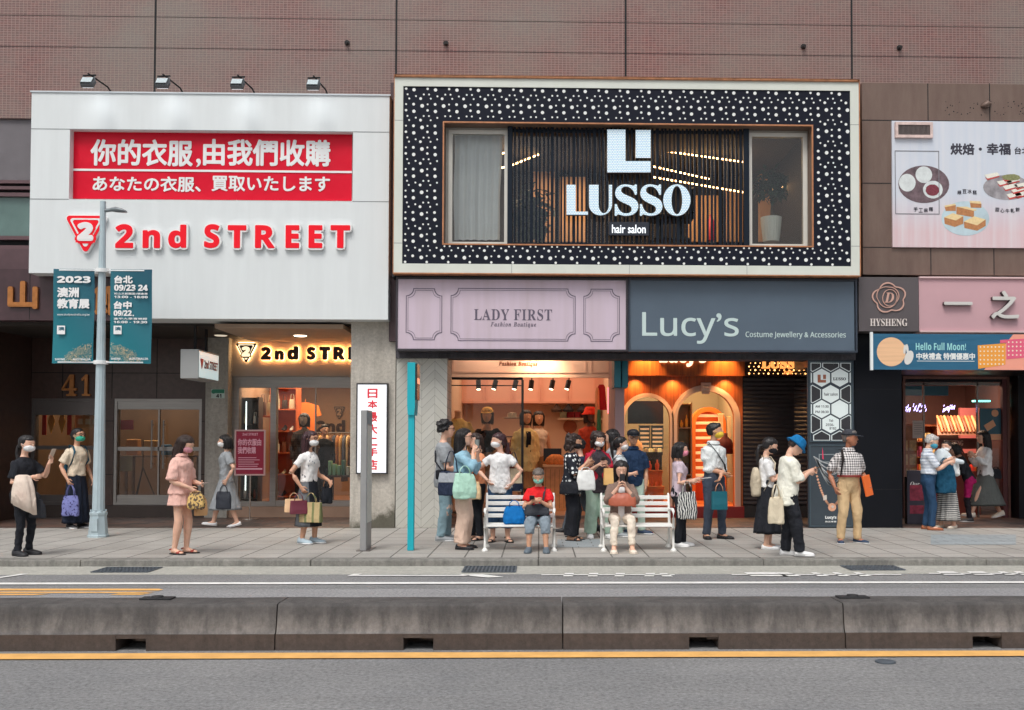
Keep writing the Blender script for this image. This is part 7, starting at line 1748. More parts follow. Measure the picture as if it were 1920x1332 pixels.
# ---------------------------------------------------------------- carried things
def phone(pos, d, label, face=0, tilt=50, case=(.03, .03, .035)):
    o = thing('phone', label, 'phone', pos, math.radians(face))
    M = Matrix.Translation(pos) @ Matrix.Rotation(math.radians(face), 4, 'Z') @ Matrix.Rotation(math.radians(tilt), 4, 'Y')
    b = MB(); b.rbox(-.004, -.036, -.075, .004, .036, .075, .0035, M); b.build('case', mat('phone case %d' % int(sum(case)*99), case, .35), o)
    b = MB(); b.box(-.0055, -.032, -.068, -.0042, .032, .068, M); b.build('screen', mat('phone screen', (.02, .025, .03), .1), o)
def bag(name, label, top, w, h, d, rz, m, drop=.18, m2=None, kind='tote', hm=None, sag=.0, cat='bag', band=None):
    """bag hanging from the point top by its handles"""
    top = Vector(top); M = Matrix.Translation(top) @ Matrix.Rotation(math.radians(rz), 4, 'Z')
    o = thing(name, label, cat, top+Vector((0, 0, -drop-h)), math.radians(rz))
    b = MB(); rg = []
    lv = ((0, .94, .9), (.03, 1, 1), (.3, 1.0+sag, 1.0+sag), (.65, .97+sag*.5, .8), (1, .94 if kind == 'paper' else .84, .35 if kind != 'paper' else .75))
    n = 28
    for t_, kw, kd in lv:
        z_ = -drop-h+h*t_; r_ = []
        for k in range(n):
            a = 2*PI*k/n; c, s = math.cos(a), math.sin(a); e = .35 if kind == 'paper' else .55
            r_.append(Vector((math.copysign(abs(c)**e, c)*w/2*kw, math.copysign(abs(s)**e, s)*d/2*kd, z_)))
        rg.append([M @ p for p in r_])
    b.loft(rg)
    if kind == 'paper': bd = b.build('bag_body', m, o)
    else:
        I = wm(o).inverted(); b.v = [I @ p for p in b.v]; me = remesh(b, .012, 2); displace(me, .018 if sag else .011, (8, 8, 6), w*30); bd = part(me, 'bag_body', m, o)
    if m2 and band:
        b = MB(); z0_, z1_ = band; rg = []
        for t_ in (z0_, (z0_+z1_)/2, z1_):
            kw = np.interp(t_, [l[0] for l in lv], [l[1] for l in lv]); kd = np.interp(t_, [l[0] for l in lv], [l[2] for l in lv]); z_ = -drop-h+h*t_
            rg.append([M @ Vector((math.copysign(abs(math.cos(2*PI*k/n))**.55, math.cos(2*PI*k/n))*(w/2*kw+.008), math.copysign(abs(math.sin(2*PI*k/n))**.55, math.sin(2*PI*k/n))*(d/2*kd+.008), z_)) for k in range(n)])
        b.loft(rg, caps=False); b.build('band', m2, bd, smooth=True)
    for s in (-1, 1):
        b = MB(); x_ = w*.25; y_ = s*d*.18
        pts = [Vector((-x_, y_, -drop-.02)), Vector((-x_*.8, y_*.8, -drop*.5)), Vector((-x_*.25, y_*.3, -.01)), Vector((x_*.25, y_*.3, -.01)), Vector((x_*.8, y_*.8, -drop*.5)), Vector((x_, y_, -drop-.02))]
        b.tube([M @ p for p in pts], (.012, .005) if kind != 'paper' else .004, 6); b.build('handle', hm or m, o, smooth=True)
    return o, M
def backpack(P_, label, m, x=-.085, z=.70, w=.26, hh=.38, d=.14):
    R_ = P_['RW']; h = P_['h']; c = P_['at'](x, 0, z)
    x += .035; c = P_['at'](x, 0, z); o = thing('backpack', label, 'backpack', c-Vector((0, 0, hh/2)), math.radians(P_['face']))
    M = Matrix.Translation(c) @ Matrix.Rotation(math.radians(P_['face']), 4, 'Z')
    b = MB(); b.loft([[M @ Vector((-d/2+d/2*kd*math.copysign(abs(math.cos(2*PI*k/24))**.6, math.cos(2*PI*k/24)), w/2*kw*math.copysign(abs(math.sin(2*PI*k/24))**.6, math.sin(2*PI*k/24)), -hh/2+hh*t_)) for k in range(24)] for t_, kw, kd in ((0,.8,.75),(.06,.96,.95),(.35,1,1.1),(.7,.95,.9),(.92,.75,.65),(1,.4,.35))])
    I = wm(o).inverted(); b.v = [I @ p for p in b.v]; me = remesh(b, .012, 2); displace(me, .008, (9, 9, 9), 3.0); part(me, 'pack', m, o)
    for s in (1, -1):
        b = MB(); pts = [P_['at'](x+.02, s*.05, z+.10), P_['at'](-.03, s*.062, .835), P_['at'](.035, s*.066, .825), P_['at'](.072, s*.07, .77), P_['at'](.06, s*.088, .68), P_['at'](x+.02, s*.075, z-.08)]
        b.tube(pts, (.018, .006), 8); b.build('strap', m, o, smooth=True)
    return o
def strap(name, label, pts, m, w=.014): b = MB(); b.tube(pts, (w, .004), 8); return tag(b.build(name, m, smooth=True), label, 'strap')

C = {k: cloth(k, A(*v)) for k, v in dict(black_cloth=(36,37,42), navy_cloth=(38,46,66), beige_cloth=(214,198,176), pink_cloth=(232,176,164), greymel_cloth=(148,152,156), white_cloth=(224,228,232), grey_cloth=(142,146,150), denim_blue=(70,98,124), lightdenim=(128,152,162), skyshirt=(140,178,196), pinkbeige=(206,178,160), orange_cloth=(212,142,104), darkdenim=(40,66,94), red_cloth=(214,38,42), greyblue_trousers=(126,138,148), mint_trousers=(160,184,168), darkgrey_trousers=(84,90,98), palegrey_top=(196,204,208), polo_navy=(34,54,82), brown_blazer=(124,104,94), cream_trousers=(226,208,192), lilac_top=(184,168,178), white_shirt=(214,220,220), slate_trousers=(62,70,84), cream_tee=(228,222,206), khaki=(202,174,134), tan_coat=(190,140,90), magenta=(150,28,84), grey_skirt=(92,96,94), charcoal=(58,60,66), palegreen=(170,190,178), yellow_top=(232,190,120), offblack=(40,34,34), brown_skirt=(150,112,78), rust=(190,74,50)).items()}
C['black_cloth'] = cloth('black_cloth', A(34, 36, 42), .25); C['navyskirt'] = cloth('navyskirt', A(34, 40, 54), .2)
MK = {k: cloth('mask '+k, A(*v), .04) for k, v in dict(white=(226,226,228), green=(64,176,148), pinkish=(196,140,150), mint=(128,186,168), pink=(226,140,160), yellow=(236,190,70), black=(34,34,38), blue=(80,164,190)).items()}
SH = {k: mat('shoe '+k, A(*v), .6, var=.1) for k, v in dict(black=(34,34,38), white=(226,226,224), grey=(150,156,160), greyblue=(166,184,194), cream=(228,212,196), navy=(38,58,84), brown=(160,96,64), red=(150,60,50), greyslip=(92,104,114)).items()}
SW = SH['white']; SB = SH['black']
# ================================================================ STREET FURNITURE
M_GPOLE = mat('pale grey paint', A(168, 184, 190), .45, .1, var=.1, vs=4)
g = G(184, 1007)
lp = thing('street_lamp', 'pale grey fluted street lamp post carrying two teal banners', 'street lamp', g)
Yl = g.y
def ngon(c, r, z, n=8, fl=0): return [Vector((c.x+r*(1-fl*(k % 2))*math.cos(2*PI*k/n+PI/n), c.y+r*(1-fl*(k % 2))*math.sin(2*PI*k/n+PI/n), z)) for k in range(n)]
b = MB(); b.loft([ngon(g, r_, ZS+z_) for z_, r_ in ((0,.165),(.03,.165),(.04,.15),(.34,.125),(.37,.135),(.40,.135),(.42,.11))]); b.box(g.x-.06, g.y-.152, ZS+.1, g.x+.05, g.y-.128, ZS+.3); b.build('plinth', M_GPOLE, lp)
ztp_ = P(197, 378, Yl).z
b = MB(); n = 24
b.loft([ngon(g, .098+(.046-.098)*t_, ZS+.42+(ztp_-ZS-.42)*t_, n, .06) for t_ in [i/14 for i in range(15)]]); b.build('shaft', M_GPOLE, lp, smooth=30)
b = MB()
for k in range(8): a = 2*PI*k/8; b.tube([(g.x+.12*math.cos(a), g.y+.12*math.sin(a), ZS+.42), (g.x+.12*math.cos(a), g.y+.12*math.sin(a), ZS+.445)], .014, 6)
b.build('bolt', M_GPOLE, lp)
p = P(205, 396, Yl); b = MB(); b.tube([(g.x, g.y, p.z-.0), (g.x+.18, g.y-.02, p.z+.02)], .03, 10); b.loft([[Vector((g.x+x_, g.y-.02+w_*math.cos(a), p.z+zc+h_*math.sin(a))) for a in [2*PI*k/12 for k in range(12)]] for x_, w_, h_, zc in ((.14,.03,.03,.02),(.22,.06,.045,.02),(.32,.075,.035,.005),(.38,.06,.018,-.01))]); b.build('lamp_head', mat('lamp head grey', A(120, 128, 132), .4, .3), lp, smooth=50)
zt1, zt2 = P(190, 508, Yl).z, P(188, 680, Yl).z
b = MB()
for z_ in (zt1, zt2):
    b = MB(); b.lathe((g.x, g.y, z_-.03), [(.09, 0), (.11, .0), (.11, .06), (.09, .06)], 20)
    b.tube([(g.x-.68, g.y-.03, z_), (g.x+.7, g.y-.03, z_)], .014, 8); b.build('banner_bracket', mat('white bracket', A(222, 226, 228), .4), lp, smooth=40)
m, t, bs_ = nt('teal street banner'); v = coords(t); xz = sep(t, v); f = ramp(t, math_(t, 'ADD', math_(t, 'MULTIPLY', xz[0], .55), math_(t, 'MULTIPLY', xz[2], .5)), .0, 1.0); t.links.new(mixc(t, f, A(16, 112, 124), A(18, 72, 92)), bs_.inputs['Base Color']); bs_.inputs['Roughness'].default_value = .5; M_TEALB = m
M_BW = mat('white banner text', A(226, 230, 230), .5); M_SPK = mat('sand speckle', A(214, 190, 150), .6)
for px0, px1, lab, side in ((99, 176, 'teal street banner left of the lamp post reading 2023', 0), (206.5, 284, 'teal street banner right of the lamp post with fair dates', 1)):
    Yb = Yl-.035; x0, x1 = P(px0, 590, Yb).x, P(px1, 590, Yb).x; z0, z1 = zt2-.02, zt1+.02
    o = thing('street_banner', lab, 'banner', ((x0+x1)/2, Yb, z0)); b = MB(); nx, nz = 8, 14; vs = []
    for j in range(nz+1):
        for i in range(nx+1): u, w_ = i/nx, j/nz; vs.append((x0+(x1-x0)*u, Yb+.022*math.sin(PI*w_)*math.sin(5*u+w_*4+side), z0+(z1-z0)*w_))
    fs = [(j*(nx+1)+i, j*(nx+1)+i+1, (j+1)*(nx+1)+i+1, (j+1)*(nx+1)+i) for j in range(nz) for i in range(nx)]
    b.add(vs, fs); b.add([(q[0], q[1]+.004, q[2]) for q in vs], [f_[::-1] for f_ in fs]); b.build('cloth', M_TEALB, o, smooth=True)
    Yt = Yb-.0235
    def BR(a0, c0, a1, c1): 
        L_ = 0 if side == 0 else 0
        return R(a0, c0, a1, c1, Yt)
    b = MB()
    if side == 0:
        letters(b, sansb('2023'), BR(107, 518, 170, 531), Yt, .003, .006); letters(b, '澳洲', BR(107, 539, 148, 558), Yt, .003, .008); letters(b, '教育展', BR(107, 560, 168, 579), Yt, .003, .008); letters(b, sans('www.studyaustralia.org.tw'), BR(107, 588, 168, 593), Yt, .003, .0)
        letters(b, sansb('SHINE'), BR(103, 672, 122, 676), Yt, .003, 0); letters(b, sansb('AUSTRALIA'), BR(136, 672, 170, 676), Yt, .003, 0)
        lg_ = BR(107, 611, 122, 627); cx, cz, rad = P(176, 712, Yt).x, P(176, 712, Yt).z, 0
    else:
        letters(b, '台北', BR(214, 517, 249, 532), Yt, .003, .007); letters(b, sansb('09/23 24'), BR(214, 534, 277, 546), Yt, .003, .004); letters(b, '松山文創園區5號倉庫', BR(214, 549, 277, 553), Yt, .003, .001); letters(b, sansb('13:00 - 18:00'), BR(214, 555, 277, 559.5), Yt, .003, .001)
        letters(b, '台中', BR(213, 565, 247, 580), Yt, .003, .007); letters(b, sansb('09/22'), BR(213, 582, 247, 593), Yt, .003, .004); letters(b, '逢甲大學育樂館', BR(213, 596, 276, 600), Yt, .003, .001); letters(b, sansb('16:00 - 19:30'), BR(213, 602, 276, 606.5), Yt, .003, .001)
        for cc in (((252, 544)), ((276, 544)), ((250, 592))): c2 = P(cc[0], cc[1], Yt); b.prism(disc(c2.x, c2.z, .012, 10), Yt-.003, Yt)
        letters(b, sansb('SHINE'), BR(208, 671, 226, 675), Yt, .003, 0); letters(b, sansb('AUSTRALIA'), BR(242, 671, 278, 675), Yt, .003, 0)
        lg_ = BR(213, 611, 228, 627)
    b.box(lg_[0], Yt-.003, lg_[1], lg_[2], Yt, lg_[3]); b.build('lettering', M_BW, o)
    b = MB(); letters(b, '澳', (lg_[0]+.02, lg_[1]+.06, lg_[0]+.12, lg_[3]-.02), Yt-.003, .002, .003); b.build('logo_mark', mat('teal mark', A(20, 92, 110), .5), o)
    b = MB(); rnd = random.Random(side+4); u = Yt/FPX; c2 = P(190, 692, Yt)
    for k in range(1500):
        a = rnd.uniform(.15, PI-.15); rr = 52-abs(rnd.gauss(0, 13))+rnd.gauss(0, 2); x_ = c2.x+rr*1.45*u*math.cos(a); z_ = c2.z+rr*.92*u*math.sin(a)
        if x_ < x0+.02 or x_ > x1-.02 or z_ < z0+.03: continue
        s_ = rnd.uniform(.003, .0065); b.prism([(x_-s_, z_), (x_, z_-s_), (x_+s_, z_), (x_, z_+s_)], Yt-.001, Yt+.001)
    b.build('speckle_print', M_SPK, o)
# grey information post
g = G(686, 1034); Yg = g.y
o = thing('information_post', 'slim grey metal information post with a map panel on its side', 'information post', g)
x0, x1 = P(675.5, 900, Yg).x, P(687.5, 900, Yg).x; zt_ = P(684, 769, Yg).z
b = MB(); b.rbox(x0, Yg, ZS, x1, Yg+.44, zt_, .012); b.build('body', mat('grey post', A(146, 146, 146), .45, .2, var=.1), o)
b = MB(); b.box(x1-.0005, Yg+.04, ZS+.4, x1+.004, Yg+.41, zt_-.22); b.build('map_panel', mat('pale map panel', A(196, 200, 196), .3, var=.15, vs=14), o)
b = MB(); b.box(x1-.0005, Yg+.04, zt_-.2, x1+.004, Yg+.41, zt_-.03); b.build('picture_panel', mat('blue picture', A(70, 110, 130), .3, var=.5, vs=20), o)
b = MB(); b.box(x0-.05, Yg-.02, ZS, x1+.06, Yg+.47, ZS+.012); b.build('base_plate', M_STEELD, o)
# teal bus stop post
g = G(770, 1033); Yg = g.y
o = thing('bus_stop_post', 'tall teal bus stop post standing at the kerb', 'bus stop post', g)
M_TEAL = mat('teal paint', A(20, 162, 176), .4, var=.06)
x0, x1 = P(763.5, 860, Yg).x, P(777.5, 860, Yg).x; zt_ = P(771, 680, Yg).z; zm = P(771, 776, Yg).z
b = MB(); b.rbox(x0+.008, Yg, ZS, x1-.008, Yg+.1, zm+.05, .008); b.build('lower_post', M_TEAL, o)
b = MB(); pr_ = [(x0+.008, zm-.02), (x0-.002, zm+.12), (x0-.002, zt_), (x1+.002, zt_), (x1+.002, zm+.12), (x1-.008, zm-.02)]; b.prism(pr_, Yg-.03, Yg+.34); b.build('head', M_TEAL, o)
b = MB(); b.box(x1+.002, Yg+.0, zm+.2, x1+.03, Yg+.3, zt_-.02); b.build('display', mat('dark display', (.05, .04, .035), .2, var=.5, vs=12), o)
b = MB(); b.box(x1+.03, Yg+.03, zt_-.3, x1+.032, Yg+.27, zt_-.22); b.build('display_text', mat('orange led', (1, .4, .2), .4, emit=1.0, ecol=(1, .35, .2)), o)
# benches
M_BEN = mat('white bench paint', A(222, 222, 218), .45, var=.07, vs=6)
def bench(px0, px1, py, lab):
    c = G((px0+px1)/2, py); x0 = G(px0+4, py).x; x1 = G(px1-4, py).x; Yf = c.y
    o = thing('park_bench', lab, 'bench', c, group='white slatted benches at the kerb')
    zs_ = .37
    for k in range(5): y = Yf+.02+.098*k; b = MB(); b.rbox(x0-.02, y, ZS+zs_-.03, x1+.02, y+.07, ZS+zs_, .008); b.build('seat_slat', M_BEN, o)
    for k in range(4):
        z = ZS+zs_+.075+.088*k; y = Yf+.47+.03*k; b = MB(); b.rbox(x0-.02, y, z, x1+.02, y+.028, z+.058, .008); b.build('back_slat', M_BEN, o)
    for s, xx in ((-1, x0), (1, x1)):
        for nm, pts, rr in (('leg', [(xx, Yf-.0, ZS+.02), (xx, Yf+.02, ZS+.12), (xx, Yf+.05, ZS+.3), (xx, Yf+.03, ZS+zs_-.03)], [.02, .017, .02, .024]), ('leg', [(xx, Yf+.58, ZS+.02), (xx, Yf+.54, ZS+.15), (xx, Yf+.5, ZS+.3), (xx, Yf+.47, ZS+zs_)], [.02, .017, .02, .024]), ('armrest', [(xx, Yf+.02, ZS+zs_-.02), (xx, Yf-.01, ZS+zs_+.1), (xx, Yf+.02, ZS+zs_+.2), (xx, Yf+.1, ZS+zs_+.22), (xx, Yf+.3, ZS+zs_+.21), (xx, Yf+.5, ZS+zs_+.2)], [.018, .016, .02, .022, .02, .018]), ('back_support', [(xx, Yf+.46, ZS+zs_-.02), (xx, Yf+.5, ZS+zs_+.2), (xx, Yf+.58, ZS+zs_+.42)], [.022, .02, .016])):
            b = MB(); b.tube(pts, rr, 10, round_=True); l_ = b.build(nm, M_BEN, o, smooth=True)
            if nm == 'leg': b = MB(); p_ = pts[0]; b.lathe((p_[0], p_[1], ZS), [(.045, 0), (.045, .018), (.026, .04), (.02, .05)], 14); b.build('foot', M_BEN, l_, smooth=40)
    b = MB(); b.tube([(x0, Yf+.3, ZS+.33), (x1, Yf+.3, ZS+.33)], .012, 8); b.build('stretcher', M_BEN, o)
    return Yf, x0, x1
B1 = bench(905, 1043, 1034, 'white slatted bench where the woman in red sits')
B2 = bench(1128, 1267, 1034, 'white slatted bench where the woman in the brown blazer sits')

# ================================================================ PEOPLE IN THE STREET
# 1 black tee, phone
p = person('woman in black tee and black trousers looking at her phone at the far left', 43, 1041, 821, -18, armL=(.205, .05, .765), armR=(.12, -.05, .655), hand=((.5, 0, .8), (.9, .3, .1)), hair='lowpony', mask=MK['white'], topc=(C['black_cloth'], dict(sl=.8, sw=1.15, hem=-.07, inf=.017, flare=.012)), bot=('slim', C['black_cloth']), shoes=('sneaker', SB, SB), head=(0, 4))
phone(p['LH']+Vector((.01, 0, .04)), None, 'phone in a tan case raised by the woman in the black tee', p['face'], 25, (.62, .5, .4))
b = MB(); f0 = p['RW_'].lerp(p['RE'], .35); rg = []
for t_, w_, d_ in ((0, .05, .06), (.04, .09, .075), (.3, .13, .08), (.6, .15, .07), (1, .16, .05)): rg.append([f0+Vector((w_*math.cos(a)*(1+.14*math.sin(5*a))+.02*t_, -.05+d_*math.sin(a)*(1+.12*math.sin(4*a)), .06-.46*t_-.08*t_*math.cos(a))) for a in [2*PI*k/32 for k in range(32)]])
b.loft(rg); tag(b.build('jacket', cloth('pale jacket', A(226, 202, 188), .12), smooth=True), 'pale cream and pink jacket draped over the left woman\'s forearm', 'jacket')
bag('shoulder_bag', 'dark shoulder bag behind the pale jacket at the far left', p['at'](.06, .06, .53), .3, .26, .14, p['face'], C['charcoal'], .1)
# 2 green mask
p = person('woman in green mask, beige blouse and long navy skirt with a purple tote', 142, 990, 807, -32, hair='bun', hm=H_BLK, mask=MK['green'], glasses=True, topc=(C['beige_cloth'], dict(sl=.75, sw=1.35, hem=-.0, inf=.014)), bot=('long', C['navyskirt'], .05), shoes=('sneaker', SB, SW), skin=1, head=(8, -4), armR=(.05, -.135, .50), armL=(.04, .14, .50))
backpack(p, 'dark teal backpack on the woman in the green mask', cloth('teal pack', A(34, 74, 92), .12), z=.66, x=-.08)
M_PUR = cloth('purple tote', A(116, 120, 172), .06); o, M = bag('tote_bag', 'purple tote bag with dark flower pattern at the left', p['RH'], .34, .36, .1, -12, pattern('purple floral', A(116, 120, 172), A(58, 56, 98), blobs(30, .58)), .2, hm=M_PUR)
# 3 pink dress
p = person('woman in a short pink shirt dress and sandals looking down', 338, 1038, 818, -14, head=(0, 24), hair='long', hm=H_BRN, mask=MK['pinkish'], topc=(C['pink_cloth'], dict(sl=.95, sw=1.45, hem=-.02, inf=.018, flare=.02, collar=True)), bot=('skirt', C['pink_cloth'], .405), shoes=('sandal', SH['red'], SB), armR=(.12, -.07, .56), armL=(.15, .05, .585), hand=((.8, -.5, -.1), (.7, .3, -.6)), feet=((.02, .055, 0, 5), (-.02, -.055, 0, -12)), hairlen=.13, skin=0)
bag('flower_bag', 'small yellow flowered round bag held by the woman in pink', p['RH']+Vector((.02, -.05, .02)), .24, .22, .12, -14, pattern('flower print', A(196, 164, 104), A(92, 78, 66), blobs(26, .53)), .03, sag=.1)
bag('shoulder_bag', 'tan bag behind the flowered bag of the woman in pink', p['at'](.17, .03, .50), .2, .24, .1, 60, cloth('tan bag', A(200, 156, 112), .1), .06)
phone(p['LH']+Vector((.0, -.0, .01)), None, 'phone held at the waist by the woman in pink', -20, 70, (.45, .36, .33))
# 4 grey dress walking left
p = person('woman in a long grey dress walking left past the granite entrance', 423, 988, 818, 196, hair='bob', mask=MK['white'], topc=(C['greymel_cloth'], dict(sl=.7, sw=1.2, hem=-.04, inf=.014)), bot=('skirt', C['greymel_cloth'], .185), shoes=('flat', SW, SW), feet=((-.12, .035, .0, 0, 12), (.13, -.035, 0, 0, -8)), armL=(-.01, .13, .52), armR=(.02, -.11, .60), poleR=(-.5, -.6, -.4))
bag('tote_bag', 'small black tote bag hanging from the hand of the woman in grey', p['LH'], .27, .32, .09, 10, mat('black tote', A(40, 44, 54), .6), .12)
# 5 white tee, black skirt
M_BSK = pattern('black grey skirt', A(38, 40, 46), A(110, 114, 118), lambda t, x, y, z, v: math_(t, 'GREATER_THAN', math_(t, 'ADD', math_(t, 'MULTIPLY', y, -1.0), math_(t, 'MULTIPLY', math_(t, 'ABSOLUTE', x), -.6)), .07))
M_WTP = pattern('white print tee', A(222, 220, 218), A(90, 96, 116), lambda t, x, y, z, v: math_(t, 'MULTIPLY', blobs(38, .64)(t, x, y, z, v), math_(t, 'MULTIPLY', math_(t, 'GREATER_THAN', x, .07), math_(t, 'GREATER_THAN', z, 1.15))))
p = person('woman with maroon hair in a white tee and black skirt holding paper bags', 578, 1019, 811, -22, hair='medium', hm=H_RED, mask=MK['white'], glasses=True, topc=(M_WTP, dict(sl=.6, sw=1.05, hem=.03, inf=.010)), bot=('skirt', M_BSK, .155), shoes=('sneaker', SH['greyblue'], SW), armR=(.0, -.125, .515), armL=(.14, .1, .56), hand=((.6, -.2, -.6), None), hairlen=.07, skin=1, feet=((.03, .05, 0, 0), (-.03, -.05, 0, -10)))
bag('paper_bag', 'yellow and green paper bag held by the woman in the black skirt', p['RH']+Vector((.09, -.02, 0)), .36, .3, .12, -14, pattern('yellow green bag', A(184, 164, 122), A(120, 124, 86), lambda t, x, y, z, v: lines(t, math_(t, 'ADD', x, 5.0), .12, .3)), .15, kind='paper')
bag('paper_bag', 'maroon paper bag held beside the yellow and green one', p['RH']+Vector((-.08, -.08, 0)), .26, .2, .1, 25, mat('maroon paper', A(104, 42, 58), .5), .12, kind='paper')
bag('paper_bag', 'cream paper bag leftmost of the three held by one woman', p['RH']+Vector((-.17, -.0, 0)), .28, .2, .1, 12, mat('cream paper', A(226, 186, 146), .6), .1, kind='paper')
bag('handbag', 'black handbag hanging at the hip of the woman in the black skirt', p['at'](.13, .09, .55), .18, .26, .1, 40, C['black_cloth'], .08)
# 6 young man
M_RIP = pattern('ripped jeans', A(128, 154, 164), A(206, 178, 160), lambda t, x, y, z, v: math_(t, 'MULTIPLY', blobs(16, .53)(t, x, y, z, v), math_(t, 'MULTIPLY', math_(t, 'GREATER_THAN', x, .03), lines(t, math_(t, 'SUBTRACT', z, .40), 5.0, .035))))
p = person('curly haired young man in grey tee and ripped pale jeans by the tiled pillar', 831, 1014, 791, 12, sex='m', hair='curly', glasses=True, topc=(C['greymel_cloth'], dict(sl=.75, sw=1.3, hem=-.075, inf=.016)), bot=('straight', M_RIP), shoes=('sneaker', SH['grey'], SW), armR=(.14, -.05, .60), armL=(.15, .04, .60), head=(-6, 2), feet=((.04, .06, 0, 0), (-.03, -.055, 0, -6)))
b = MB(); c = p['at'](-.03, -.12, .555); b.rbox(c.x-.09, c.y-.06, c.z-.075, c.x+.09, c.y+.06, c.z+.075, .025); b.tube([(c.x+.02, c.y-.06, c.z), (c.x+.02, c.y-.11, c.z)], .045, 14); tag(b.build('camera_bag', C['black_cloth'], smooth=50), 'black camera case at the hip of the curly haired man', 'camera bag')
strap('camera_strap', 'black strap across the back of the curly haired man', [p['at'](.03, .06, .82), p['at'](-.07, -.02, .75), p['at'](-.075, -.06, .66), c+Vector((0, 0, .07))], C['black_cloth'])
# 7 denim shirt
p = person('long haired woman in denim-blue shirt and wide beige trousers drinking', 866, 1029, 806, -8, hair='long', mask=None, glasses=True, topc=(C['skyshirt'], dict(sl=1.55, sw=1.35, hem=-.06, inf=.016, flare=.012)), bot=('wide', C['pinkbeige'], .97), shoes=('flat', SB, SB), armR=(.10, -.05, .80), armL=(.12, .05, .79), poleR=(0, -.5, -1), hand=((.2, -.2, .9), (.3, .2, .9)), hairlen=.12, fringe=False)
o, M = bag('tote_bag', 'navy and grey striped tote on the shoulder of the woman in denim shirt', p['at'](-.06, -.15, .82), .37, .34, .13, -6, C['navy_cloth'], .30, m2=cloth('grey band', A(150, 154, 160), .05), band=(.55, .95))
bag('tote_bag', 'mint green tote bag in front of the navy and grey striped tote', p['at'](.055, -.16, .70), .33, .36, .16, 14, cloth('mint tote', A(166, 204, 186), .1), .12, sag=.12)
b = MB(); c = p['RH']+Vector((.015, .03, .02)); b.lathe((c.x, c.y, c.z-.06), [(.028, 0), (.036, .12), (.036, .125), (.0, .125)], 14); tag(b.build('drink_cup', mat('steel cup', A(140, 150, 148), .3, .4)), 'grey cup at the mouth of the woman in the denim shirt', 'cup')
# 8 orange cardigan
p = person('woman in orange cardigan drinking behind the mint tote bag', 893, 1012, 814, 222, hair='medium', hm=H_BRN, topc=(C['orange_cloth'], dict(sl=1.7, sw=1.2, hem=-.05, inf=.016, open=C['white_cloth'])), bot=('straight', C['black_cloth']), shoes=('sandal', SB, SB), armL=(.13, .03, .80), armR=(.12, -.09, .58), hand=((.2, -.3, .9), None), hairlen=.09)
bag('handbag', 'beige handbag between the orange cardigan and the white tee', p['at'](.13, .09, .60), .3, .28, .1, -4, cloth('beige bag', A(226, 192, 150), .06), .08)
b = MB(); c = p['LH']; b.tube([c+Vector((.03, 0, -.16)), c+Vector((-.01, 0, .04))], [.035, .03], 12, round_=True); tag(b.build('drink_bottle', mat('white bottle', A(214, 216, 214), .4), smooth=True), 'white bottle raised by the woman in the orange cardigan', 'bottle')
strap('bag_strap', 'dark strap across the orange cardigan', [p['at'](.02, -.08, .82), p['at'](.085, -.02, .74), p['at'](.085, .06, .64), p['at'](.1, .09, .58)], C['offblack'], .01)
# 9 white tee akimbo
p = person('woman in white tee and wide jeans standing with hands on hips', 937, 1016, 814, -96, head=(-62, 0), hair='lowpony', hm=H_RED, mask=MK['white'], topc=(C['white_cloth'], dict(sl=.5, sw=1.15, hem=-.07, inf=.018, flare=.014)), bot=('wide', C['darkdenim'], .80), shoes=('sandal', SB, SB), armR=(.06, -.115, .575), armL=(.05, .12, .54), poleR=(-.25, -1, 0), poleL=(-.2, 1, .0), hand=((.3, -.5, -.7), (.4, .5, -.6)), fat=1.1, skin=0, feet=((.0, .075, 0, 25), (0, -.065, 0, -15)))
bag('tote_bag', 'cream and navy bag behind the elbow of the woman in the white tee', p['at'](-.08, .115, .83), .28, .36, .14, 10, cloth('cream bag', A(214, 200, 172), .08), .26, m2=C['navy_cloth'], band=(.02, .35), hm=C['navy_cloth'])
# 10 seated in red
def seated(bn_, px, fy, top, **kw):
    Yf, x0, x1 = bn_; base = G(px, fy); base = Vector((base.x, Yf+.20, ZS+.004))
    ztop_ = P(px, top, Yf+.2).z; return base, ztop_
base, zt_ = seated(B1, 1010, 1034, 884)
h_ = (zt_-ZS-.37)/.50
p = person('grey haired woman in red tee and mint mask seated on the bench', 1010, 1034, 884, -94, base=base, h=h_, seat=.37, head=(0, 24), lean=6, hair='short', hm=H_SALT, mask=MK['mint'], topc=(C['red_cloth'], dict(sl=.62, sw=1.25, hem=-.06, inf=.016)), bot=('baggy', C['greyblue_trousers'], .72), shoes=('sneaker', SH['greyslip'], SH['greyslip']), feet=((.235, .085, 0, 6), (.235, -.075, 0, -6)), armL=(.15, .02, .47), armR=(.15, -.035, .47), poleL=(-.3, .8, -1), poleR=(-.3, -.8, -1), hand=((.6, -.6, .2), (.6, .6, .2)), fat=1.25, skin=1, sex='f')
phone(p['LH']+Vector((-.02, -.02, .02)), None, 'phone held by the seated woman in red', -90, 60)
bag('waist_bag', 'black waist bag on the lap of the seated woman in red', p['at'](.10, -.01, .445), .34, .16, .16, 4, C['charcoal'], .02, sag=.1)
strap('bag_strap', 'dark strap over the shoulder of the seated woman in red', [p['at'](-.05, .06, .57), p['at'](.02, .062, .59), p['at'](.085, .055, .53), p['at'](.1, .04, .42)], C['charcoal'])
c = Vector((P(964, 960, B1[0]+.2).x, B1[0]+.2, ZS+.372+.3)); bag('tote_bag', 'bright blue bag standing on the bench beside the woman in red', c+Vector((0, 0, .05)), .3, .26, .2, 0, cloth('bright blue bag', A(16, 104, 172), .14), .085, sag=.1)
